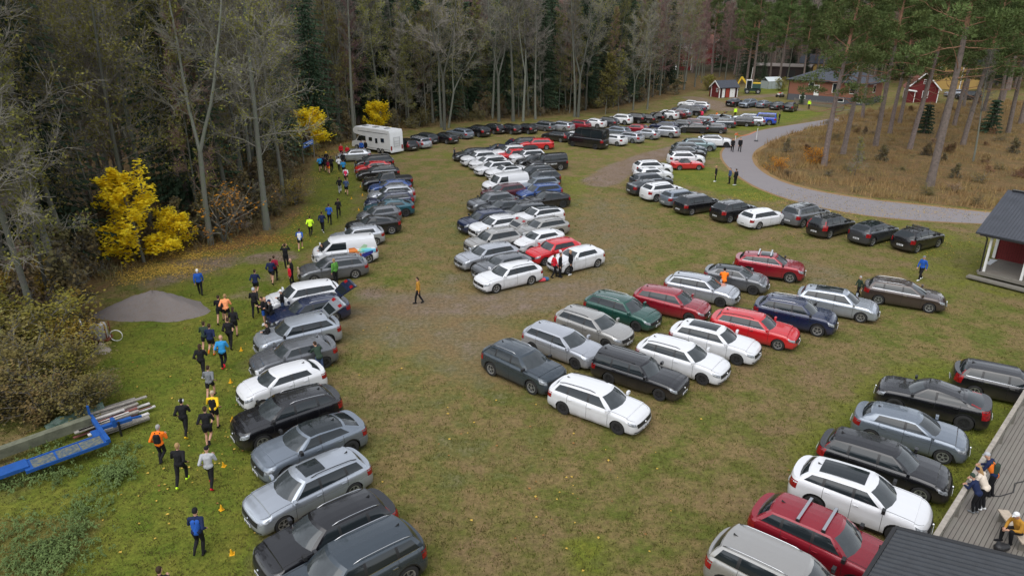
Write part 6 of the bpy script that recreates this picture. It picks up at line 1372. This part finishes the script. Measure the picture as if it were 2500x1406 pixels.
for x in (-1.5, -.3):
    for y in (-1.06, -.04): k.box((x, y, 2.1), (.09, .09, 1.75))
k.build('cab_frame', M['white'], cb); k = MB(); k.bar((-1.2, .4, 1.8), (-2.6, .5, 3.6), .35, .4); k.build('boom', yel, r); k = MB(); k.bar((-2.6, .5, 3.6), (-3.6, .5, 1.5), .28, .32); k.build('stick', yel, r); k = MB(); k.bar((-3.6, .5, 1.5), (-3.1, .5, .5), .9, .5); k.build('bucket', M['trim'], r)
p = at(1828, 226); k = MB(); k.tube([(0, 0, 0), (0.3, 0, 5.6)], [.07, .04], 8); tag(k.build('flagpole', M['white'], None, True, loc=(p.x, p.y, 0)), 'thin white pole standing behind the excavator cab', 'pole')
# quad bike
p = at(1904, 238); r = thing('quad_bike', 'red and white quad bike left of the brick bungalow', 'quad bike', (p.x, p.y, 0), R(40)); k = MB(); k.box((0, 0, .65), (1.3, .45, .3)); k.box((.4, 0, .85), (.5, .7, .15)); k.box((-.45, 0, .8), (.5, .8, .08)); k.build('body', M['white'], r); k = MB(); k.box((-.1, 0, .95), (.7, .32, .18)); k.build('seat', mat('seat_red', (.45, .02, .02)), r); k = MB(); k.bar((.45, -.4, 1.1), (.45, .4, 1.1), .05, .05); k.build('handlebar', M['trim'], r)
for x in (-.55, .55):
    for y in (-.45, .45): k = MB(); k.tube([(x, y - .12, .3), (x, y + .12, .3)], .3, 12); k.build('wheel', M['tyre'], r, True)
# picket fence in front of the bungalow
a, b = at(1938, 254), at(2062, 268); r = thing('picket_fence', 'grey picket fence along the front of the brick bungalow', 'fence', (a.x, a.y, 0), ang(a, b)); Lf = (b - a).length; n = int(Lf / .22)
k = MB()
for i in range(n): k.box((i * .22, 0, .55), (.12, .03, 1.1))
for z in (.3, .85): k.box((Lf / 2, .04, z), (Lf, .04, .08))
k.build('picket_panel', M['wood'], r)
for i in range(0, int(Lf / 2.4) + 1): k = MB(); k.box((i * 2.4, .12, .6), (.1, .1, 1.2)); k.build('post', M['wood'], r)
# small goal-like frame on the lawn
a, b = at(2040, 286), at(2072, 284); r = thing('rail_frame', 'grey metal rail frame on the lawn between two pines', 'frame', (a.x, a.y, 0), ang(a, b)); Lf = (b - a).length; k = MB(); k.box((Lf / 2, 0, 1.1), (Lf, .3, .06)); k.build('top_board', M['wood'], r)
for x in (.1, Lf - .1): k = MB(); k.box((x, 0, .54), (.07, .07, 1.08)); k.build('leg', M['wood'], r)
# red porch house on the right
z0 = .55; c0, c1 = at(2396, 662, z0), at(2500, 690, z0); hz_ = ang(c0, c1) + R(5); r = thing('porch_house', 'red house with ribbed dark roof and timber porch at the right edge', 'house', (c0.x, c0.y, 0), hz_); Lp = 8.0; Dp = 3.85
k = MB(); k.box((Lp / 2 - .15, Dp / 2, z0 - .08), (Lp + .3, Dp, .14)); k.build('porch_floor', planks('porch_boards', (.21, .185, .155), (.14, .13, .11), .14, 'X', .9), r)
k = MB(); k.box((Lp / 2, -.10, z0 - .12), (Lp + .3, .2, .2)); k.build('porch_edge', M['wood'], r); k = MB(); k.box((Lp / 2 - .1, -.62, .20), (Lp + .9, .55, .12)); k.build('step', M['wood'], r)
k = MB(); k.box((Lp / 2 - .3, Dp + 2.0, 1.95), (Lp + .6, 4.0, 2.9)); k.build('wall', M['falu'], r)
k = MB(); k.box((-.6, Dp - .03, 1.95), (.18, .14, 2.8)); k.build('corner_board', M['white'], r); k = MB(); k.box((4.6, Dp - .03, 1.6), (.95, .10, 2.05)); k.build('door', M['white'], r)
for x, y in ((.10, .10), (2.3, .10)): k = MB(); k.box((x, y, 1.87), (.14, .14, 2.64)); k.build('porch_post', M['white'], r)
k = MB(); k.tube([(-.16, -.34, 3.08), (-.12, -.08, 2.85), (-.08, -.04, .3)], .05, 8); k.build('downpipe', M['trim'], r, True)
ez, rz_, ey, ry_ = 3.22, 5.5, -.35, 3.75; q = MB(); th = .12
for (ya, za, yb, zb) in ((ey, ez, ry_, rz_), (ry_, rz_, 8.1, ez)): q.add([(-.8, ya, za), (12, ya, za), (12, yb, zb), (-.8, yb, zb), (-.8, ya, za - th), (12, ya, za - th), (12, yb, zb - th), (-.8, yb, zb - th)], [(0, 1, 2, 3), (4, 7, 6, 5), (0, 4, 5, 1), (0, 3, 7, 4), (1, 5, 6, 2)])
rf = q.build('roof', M['metal_roof'], r); k = MB(); k.box((5.7, ey - .05, ez - .10), (12.4, .12, .12)); k.build('gutter', M['trim'], rf)
k = MB(); k.box((5.7, ry_, rz_ + .03), (12.4, .3, .06)); k.build('ridge_cap', M['trim'], rf)
p = at(2420, 640, z0); k = MB(); k.box((0, 0, .01), (1.5, .34, .02)); k.box((.4, .1, .025), (.5, .25, .012), rz=.4); o = k.build('pale_cloth', mat('pale_cloth', (.5, .52, .54), rough=.9), loc=(p.x, p.y, z0 + .003), rz=R(40)); tag(o, 'pale grey cloth lying on the porch floor of the red house', 'cloth')
# timber deck with railing, bottom right
dz = .45; ra, rb = at(2292, 1296, dz + .85), at(2516, 935, dz + .85); dr = ang(ra, rb); Ld = (rb - ra).length
r = thing('timber_deck', 'grey weathered timber deck with plank railing at the lower right', 'deck', (ra.x, ra.y, 0), dr); k = MB(); k.box((Ld / 2 + 1, -4.05, dz - .07), (Ld + 10, 8, .14)); k.build('deck_boards', planks('deck_boards', (.215, .19, .165), (.15, .14, .12), .14, 'Y', .9), r)
k = MB(); k.box((Ld / 2 + 1, -.02, dz - .2), (Ld + 10, .06, .4)); k.build('fascia', M['wood'], r); k = MB(); k.box((Ld / 2 + 1, 0.0, dz + .86), (Ld + 10, .16, .05)); k.build('handrail', mat('handrail_timber', (.30, .27, .23), rough=.85, var=.3, vscale=4), r)
for i in range(-1, 7): k = MB(); k.box((i * 2.1 + .4, -.04, dz + .42), (.10, .10, .84)); k.build('railing_post', M['wood'], r)
k = MB(); k.box((Ld / 2 + 1, -.07, dz + .62), (Ld + 10, .03, .16)); k.build('railing_board', M['wood'], r)
# dark shed roof at the bottom edge, over the deck's near end
rzv = 3.1; s0, s1, s2 = at(2190, 1292, rzv), at(2560, 1383, rzv), at(2085, 1466, rzv - .35)
r = thing('deck_shed', 'low shed with dark ribbed roof at the bottom right corner', 'shed', (s0.x, s0.y, 0), ang(s0, s1)); inv = Matrix.Rotation(-ang(s0, s1), 3, 'Z'); v2 = inv @ Vector((s2.x - s0.x, s2.y - s0.y, 0)); dl = -4.2; skew = v2.x / v2.y * dl if abs(v2.y) > .1 else 0
def wave(n):
    V, F = [], []
    for i in range(n + 1):
        x = i * .10; z = .022 * (1 if i % 4 in (0, 1) else -1)
        V += [(x, 0, rzv + z), (x + skew, dl, rzv - .30 + z)]
    return V, [(2 * i, 2 * i + 1, 2 * i + 3, 2 * i + 2) for i in range(n)]
V, F = [], []
for j in range(73):
    y = dl * j / 72; z = rzv - .3 * j / 72 + (.035, .035, -.01)[j % 3]; V += [(skew * j / 72, y, z), (7 + skew * j / 72, y, z)]
F = [(2 * j, 2 * j + 1, 2 * j + 3, 2 * j + 2) for j in range(72)]; rf = obj('roof', mesh('roof', V, F, [mat('shed_roof_sheet', (.022, .026, .032), rough=.65, var=.25, vscale=3)]), r)
k = MB(); k.bar((-.06, 0.0, rzv), (-.06 + skew, dl, rzv - .3), .10, .12); k.build('edge_trim', M['trim'], rf); k = MB(); k.box((3.5, .05, rzv - .02), (7.1, .14, .12)); k.build('gutter', M['trim'], rf)
k = MB(); k.box((3.7 + skew * .5, dl / 2 - .1, 1.35), (6.6, -dl - .5, 2.7)); k.build('wall', M['darkwood'], r)
# people and things on the deck
person(2368, 1246, 'lean', 120, 'child in blue padded jacket and green bobble hat leaning on the deck railing', top='n', hat=('beanie', 'dg'), z=dz, sc=.86, shoes='g')
person(2383, 1238, 'lean', 125, 'woman in cream fleece and blue-white headband at the deck railing', top='cr', hat=('longhair', 'hl'), band='n', z=dz, shoes='w', sc=.97)
person(2404, 1206, 'lean', 128, 'person in navy and orange jacket with grey cap and green backpack on the deck', top='n', vest='or_', hat=('cap', 'lg'), pack='dg', z=dz)
bp_ = at(2478, 1322, dz); brz = R(-150); person(0, 0, 'sit', 185, 'person in mustard jacket and white cap sitting on a bench on the deck', top='t', hat=('cap', 'w'), z=dz - .03, xy=(bp_.x, bp_.y))
r = thing('bench', 'pale wooden bench on the deck under the sitting person', 'bench', (bp_.x + .05, bp_.y, dz), R(80)); k = MB(); k.box((.3, 0, .37), (1.7, .34, .05)); k.build('seat', mat('bench_top', (.42, .35, .27), rough=.7, var=.2), r)
for x in (-.4, 1.0): k = MB(); k.box((x, 0, .17), (.06, .3, .34)); k.build('leg', M['wood'], r)
p = at(2436, 1345, dz); tag(obj('backpack', fuse('backpack', [((0, 0, .14), (.25, .02, .16), .16, .12), ((.05, .1, .22), (.2, .08, .2), .09, .07)], M['trim']), None, (p.x, p.y, dz)), 'black rucksack lying on the deck boards below the bench', 'rucksack')
p0 = [at(2404, 1210, dz), at(2440, 1212, dz), (at(2474, 1202, dz)), at(2478, 1180, dz), at(2500, 1175, dz), at(2540, 1178, dz)]; k = MB(); k.tube([(p.x, p.y, dz + .02) for p in p0], .018, 6); tag(k.build('cable', M['trim'], None, True), 'black cable lying in a curve across the deck', 'cable')
# ------------------------------------------------------------------ left side: trailer, timber, sprayer, heap, banner
def heap(name, label, cat, px, py, rx, ry, h, m, seed, rz=0):
    r_ = random.Random(seed); p = at(px, py); V, F = [], []; n, k = 56, 18; ph = [r_.uniform(0, 6.28) for _ in range(4)]
    for j in range(k + 1):
        t = j / k
        for i in range(n):
            a = 6.28318 * i / n; q = 1 + .10 * math.sin(2 * a + ph[0]) + .07 * math.sin(3 * a + ph[1]) + .03 * math.sin(7 * a + ph[2])
            z = h * (1 - t ** 1.5) ** 1.25 * (1 + .12 * math.sin(3 * a + ph[3]) * t) - .06 * t; V.append((rx * q * t * math.cos(a), ry * q * t * math.sin(a), z + (r_.uniform(-.035, .035) + .05 * math.sin(5 * a + 9 * t) * math.sin(7 * t + 2 * a)) * h * (1 - t * .6)))
    F = [(j * n + i, j * n + (i + 1) % n, (j + 1) * n + (i + 1) % n, (j + 1) * n + i) for j in range(k) for i in range(n)]
    return tag(obj(name, mesh(name, V, F, [m], None, True), None, (p.x, p.y, 0), rz), label, cat)
heap('gravel_heap', 'grey heap of gravel on the grass at the left', 'gravel heap', 380, 758, 3.2, 2.1, 1.25, mat('gravel', (.225, .188, .168), rough=.95, var=.25, vscale=5, bump=.9, bscale=26, c2=(.15, .135, .13)), 3)
heap('boulder', 'rough beige boulder in front of the sprayer tank', 'boulder', 250, 858, .55, .45, .55, mat('stone', (.33, .28, .23), rough=.95, var=.3, vscale=5, bump=.8, bscale=9), 5)
heap('stump', 'small pale stump on the dry slope near the orange bushes', 'stump', 2020, 429, .5, .4, .4, M['wood'], 6)
blue = mat('trailer_blue', (.010, .075, .29), rough=.5, var=.15, vscale=3)
ta, tb = at(-30, 1205), at(262, 1098); tz = ang(ta, tb); Lt = (tb - ta).length; r = thing('trailer', 'long blue flatbed trailer frame lying in the weeds at the left', 'trailer', (ta.x, ta.y, 0), tz)
k = MB(); k.box((Lt * .66, 0, .55), (Lt * .70, .80, .05)); k.box((Lt * .66, -.41, .54), (Lt * .70, .05, .13)); k.box((Lt * .66, .41, .54), (Lt * .70, .05, .13)); k.build('side_bed', blue, r); k = MB(); k.box((Lt * .14, .18, .60), (Lt * .42, .66, .05)); k.box((Lt * .14, -.17, .58), (Lt * .42, .05, .14)); k.build('rear_bed', blue, r)
mesh_m = mat('expanded_mesh', (.05, .10, .17), rough=.7, var=.5, vscale=9, c2=(.13, .12, .06))
for u in (.47, .68, .88): k = MB(); k.box((Lt * u, 0, .581), (Lt * .19, .66, .008)); k.build('mesh_panel', mesh_m, r)
k = MB(); k.box((Lt + .05, .9, .60), (.16, 2.6, .18)); k.box((Lt + .02, 2.15, .85), (.08, .12, .6)); k.box((Lt - .1, .62, .57), (.4, .6, .06)); k.build('head_beam', blue, r); k = MB(); k.bar((Lt + .1, .9, .6), (Lt + 1.3, .9, .55), .20, .14); k.box((Lt + .6, .9, .66), (.14, .34, .34)); k.bar((Lt + 1.3, .9, .55), (Lt + 1.7, .9, .5), .08, .08); k.build('drawbar', blue, r); k = MB(); k.tube([(Lt + .75, .7, 0), (Lt + .75, .7, .7)], .045, 8); k.build('jack_leg', M['trim'], r)
k = MB(); k.bar((-1.2, 1.9, .45), (Lt, 1.95, .55), .35, .4); k.build('timber_beam', mat('mossy_timber', (.12, .125, .085), rough=.95, var=.35, vscale=3), r)
pr = random.Random(3); wd = [mat('board_white', (.48, .46, .44), rough=.8, var=.2), mat('board_red', (.20, .07, .06), rough=.85, var=.2), mat('board_grey', (.28, .26, .23), rough=.9, var=.25)]
for i in range(20):
    px, py = 288 + pr.uniform(-30, 24), 1026 + pr.uniform(-26, 28); p = at(px, py); ln = pr.uniform(1.5, 2.6); k = MB(); k.box((0, 0, 0), (ln, pr.uniform(.10, .2), .05)); q = k.build('plank', wd[(0, 2, 0, 1, 2)[i % 5]], loc=(p.x, p.y, .10 + .055 * (i % 6)), rz=tz + pr.uniform(-.09, .09)); tag(q, ['whitish board in the loose plank pile by the blue trailer', 'grey board in the loose plank pile by the blue trailer', 'whitish board in the loose plank pile by the blue trailer', 'dull red board in the loose plank pile by the blue trailer', 'grey board in the loose plank pile by the blue trailer'][i % 5], 'plank', 'boards piled at the head of the blue trailer')
def tarp():
    r_ = random.Random(9); V, F = [], []; n, m_ = 22, 10
    for i in range(n + 1):
        for j in range(m_ + 1):
            u, v = i / n, j / m_; V.append((u * 2.3 - 1.15, (v - .5) * (.45 + .6 * u), .32 * math.sin(math.pi * v) ** .6 * (.4 + .6 * u) + .09 * math.sin(9 * v + 4 * u) + .07 * math.sin(17 * u + 5 * v) + r_.uniform(-.03, .03)))
    F = [(i * (m_ + 1) + j, (i + 1) * (m_ + 1) + j, (i + 1) * (m_ + 1) + j + 1, i * (m_ + 1) + j + 1) for i in range(n) for j in range(m_)]
    p = at(186, 1030); tag(obj('tarpaulin', mesh('tarpaulin', V, F, [mat('green_tarp', (.045, .085, .065), rough=.55, var=.3, vscale=4)], None, True), None, (p.x, p.y, .15), tz), 'crumpled green tarpaulin over the timber behind the blue trailer', 'tarpaulin')
tarp()
p = at(250, 835); r = thing('sprayer_tank', 'upright whitish plastic tank on a small wheeled cart by the hedge', 'tank', (p.x, p.y, 0), R(10)); V, F = [], []
for z, s in ((.25, .9), (.3, 1), (1.0, .95), (1.12, .85), (1.16, .6)):
    for a in range(16): c, s_ = math.cos(6.283 * a / 16), math.sin(6.283 * a / 16); V.append((.36 * s * (abs(c) ** .5) * (1 if c > 0 else -1), .28 * s * (abs(s_) ** .5) * (1 if s_ > 0 else -1), z))
F = [(j * 16 + i, j * 16 + (i + 1) % 16, (j + 1) * 16 + (i + 1) % 16, (j + 1) * 16 + i) for j in range(4) for i in range(16)] + [tuple(range(64, 80))]; obj('tank', mesh('tank', V, F, [mat('tank_plastic', (.42, .40, .37), rough=.5, var=.12)], None, True, 40), r)
k = MB(); k.tube([(0, 0, 1.15), (0, 0, 1.21)], .12, 12); k.build('lid', M['trim'], r); k = MB(); rust = mat('rust', (.16, .05, .025), rough=.95, var=.4)
for x in (-.40, .40): k.bar((x, -.3, .1), (x, -.3, 1.15), .05, .05); k.bar((x, .3, .1), (x, .3, 1.1), .05, .05)
k.bar((-.5, 0, .22), (.5, 0, .22), .7, .05); k.build('frame', rust, r)
def ring(c, rad, tr, m_, ax): k = MB(); k.tube([(c[0] + (rad * math.cos(t) if ax == 'y' else 0), c[1] + (0 if ax == 'y' else rad * math.cos(t)), c[2] + rad * math.sin(t)) for t in [6.2832 * i / 20 for i in range(21)]], tr, 6); return k
ring((.75, .05, .32), .32, .025, None, 'y').build('hoop', M['white'], r, True); k = MB(); k.bar((-.75, .05, .25), (-1.0, .25, 1.35), .06, .06); k.bar((-.75, 0, .7), (-.38, 0, .8), .08, .08); k.build('boom_arm', M['chrome'], r); k = MB(); k.bar((-.95, .1, .1), (-1.1, .3, .95), .08, .12); k.build('rusty_bar', rust, r)
# blue banner on two leaning posts
a, b = at(742, 400), at(768, 386); r = thing('banner_sign', 'blue banner sign with white lines on two leaning wooden posts at the wood edge', 'sign', (a.x, a.y, 0), ang(a, b)); Ls = (b - a).length
k = MB(); k.tube([(0, 0, -.1), (-.05, 0, 1.2), (.22, 0, 2.35)], [.08, .07, .055], 7); k.build('post', M['wood'], r, True); k = MB(); k.tube([(Ls, 0, -.1), (Ls, 0, 1.3), (Ls - .12, 0, 2.45)], [.08, .07, .055], 7); k.build('post', M['wood'], r, True)
k = MB(); k.box((Ls / 2 + .05, -.09, 2.1), (Ls * .92, .03, .62)); bn = k.build('banner', mat('banner_blue', (.03, .12, .42), rough=.6), r); k = MB()
for z in (2.22, 2.04): k.box((Ls / 2 + .05, -.109, z), (Ls * .78, .006, .07))
k.build('white_line', M['plate'], bn)
# road sign, barrier and tape on the path
p = at(1846, 345); r = thing('road_sign', 'white sign post on a black foot standing in the middle of the path', 'road sign', (p.x, p.y, .02), R(70)); k = MB(); k.tube([(0, 0, 0), (0, 0, 1.75)], .035, 8); k.build('post', M['white'], r, True); k = MB(); k.box((0, 0, .05), (.9, .5, .10)); k.build('foot', M['trim'], r); k = MB(); k.tube([(0, -.045, 1.6), (0, -.06, 1.6)], .30, 18); pl_ = k.build('sign_plate', M['rim_s'], r); k = MB(); k.tube([(0, -.061, 1.6), (0, -.064, 1.6)], .26, 18); k.build('sign_face', M['white'], pl_)
a, b = at(1795, 344), at(1844, 335); r = thing('barrier', 'orange and white barrier stand beside the path bend', 'barrier', (a.x, a.y, 0), ang(a, b)); k = MB(); k.tube([(0, 0, 0), (0, 0, 1.1)], .04, 8); k.build('post', M['white'], r); k = MB(); k.box((0, -.06, .95), (.7, .05, .22)); k.build('board', mat('barrier_orange', (.75, .16, .03), rough=.5), r)
k = MB(); Lq = (b - a).length; k.tube([(Lq * i / 8, 0, .85 - .35 * math.sin(math.pi * i / 8)) for i in range(9)], .035, 4); k.build('tape', bpy.data.materials['barrier_orange'], r)
# bags by the white estate
for px, py, c, lab in ((1316, 686, (.35, .03, .22), 'purple sports bag on the ground behind the white estate'), (1323, 688, (.62, .06, .08), 'red-pink bag on the ground behind the white estate'), (1331, 686, (.03, .12, .25), 'teal blue bag on the ground behind the white estate')):
    p = at(px, py); o = obj('sports_bag', fuse('sports_bag', [((-.14, 0, .15), (.14, .03, .15), .15, .13), ((-.06, .05, .24), (.06, 0, .24), .06, .06)], mat('bag_fabric', c, rough=.8)), None, (p.x, p.y, 0)); tag(o, lab, 'bag')
# ------------------------------------------------------------------ motorhome
p0, p1 = at(953, 378), at(986.5, 375); p2 = at(885, 366); hd = ang(p0, p2); 
r = thing('motorhome', 'white motorhome with overcab bed parked at the wood edge', 'motorhome', ((p0.x + p1.x) / 2, (p0.y + p1.y) / 2, 0), R(143)); Lm, Wm, Hm = 6.8, 2.28, 3.08
prof = [(0.0, .42), (0, 2.75), (.15, Hm), (Lm - .3, Hm + .03), (Lm + .12, 2.80), (Lm + .16, 2.45), (Lm - .02, 2.22), (Lm - 1.35, 2.05), (Lm - 1.5, 1.0), (Lm - 1.5, .42)]
V = [(x, sg * Wm / 2, z) for sg in (1, -1) for x, z in prof]; n = len(prof); k = MB(); k.add(V, [tuple(range(n))[::-1], tuple(range(n, 2 * n))] + [(i, (i + 1) % n, n + (i + 1) % n, n + i) for i in range(n)]); mw = mat('motorhome_shell', (.66, .67, .68), rough=.35, var=.05, vscale=2)
bd = k.build('body', mw, r, True, 30)
cabp = [(Lm - 1.52, .35), (Lm - 1.52, 2.04), (Lm - .75, 2.02), (Lm - .05, 1.28), (Lm + .75, 1.05), (Lm + .85, .55), (Lm + .8, .35)]; n = len(cabp); k = MB(); k.add([(x, sg * .95, z) for sg in (1, -1) for x, z in cabp], [tuple(range(n))[::-1], tuple(range(n, 2 * n))] + [(i, (i + 1) % n, n + (i + 1) % n, n + i) for i in range(n)]); cbm = k.build('cab', mw, r, True, 30)
k = MB(); k.add([(Lm - .72, y, 1.995) for y in (-.8, .8)] + [(Lm - .10, y, 1.345) for y in (.85, -.85)], [(0, 1, 2, 3)]); k.build('windscreen', M['glass'], cbm)
for sg in (1, -1): k = MB(); k.poly([(Lm - 1.3, sg * .957, 1.25), (Lm - .2, sg * .957, 1.25), (Lm - .75, sg * .957, 1.9), (Lm - 1.3, sg * .957, 1.9)]); k.build('side_window', M['glass'], cbm)
for x, z, ww, hh in ((5.0, 1.72, .85, .62), (3.65, 1.72, .62, .48), (2.55, 1.60, .42, .62), (1.4, 1.75, .62, .52)): k = MB(); k.box((x, Wm / 2 + .012, z), (ww, .03, hh)); k.build('window', M['glass'], r)
for x, ww in ((5.6, .7), (3.6, .7), (1.5, .6)): k = MB(); k.box((x, .1, Hm + .06), (ww, .65, .12)); k.build('roof_hatch', M['rim_s'], r)
for x in (1.5, 2.25, 6.5):
    for sg in (1, -1): k = MB(); k.tube([(x, sg * 1.16, .35), (x, sg * .95, .35)], .35, 18); wq = k.build('wheel', M['tyre'], r, True); k = MB(); k.tube([(x, sg * 1.165, .35), (x, sg * 1.12, .35)], .22, 14); k.build('rim', M['rim_s'], wq)
for sg in (1, -1): k = MB(); k.box((-.015, sg * .95, .85), (.03, .22, .55)); k.build('taillight', M['tail'], r)
k = MB(); k.box((-.012, 0, .62), (.02, .52, .12)); k.build('number_plate', M['plate'], r); k = MB(); k.box((-.03, 0, .40), (.1, 2.2, .22)); k.build('bumper', mw, r)
k = MB()
for y in (-.5, .5): k.bar((-.06, y, 1.0), (-.06, y, 2.2), .035, .035)
for z in (1.05, 1.35, 1.65, 2.15): k.bar((-.06, -.5, z), (-.06, .5, z), .03, .03)
k.build('bike_rack', M['rim_s'], r); k = MB(); k.box((3.2, Wm / 2 + .01, 2.62), (5.6, .015, .05)); k.box((2.6, Wm / 2 + .01, .62), (5.0, .015, .03)); k.build('stripe', M['rim_d'], r)

bpy.data.scenes.remove(WS)
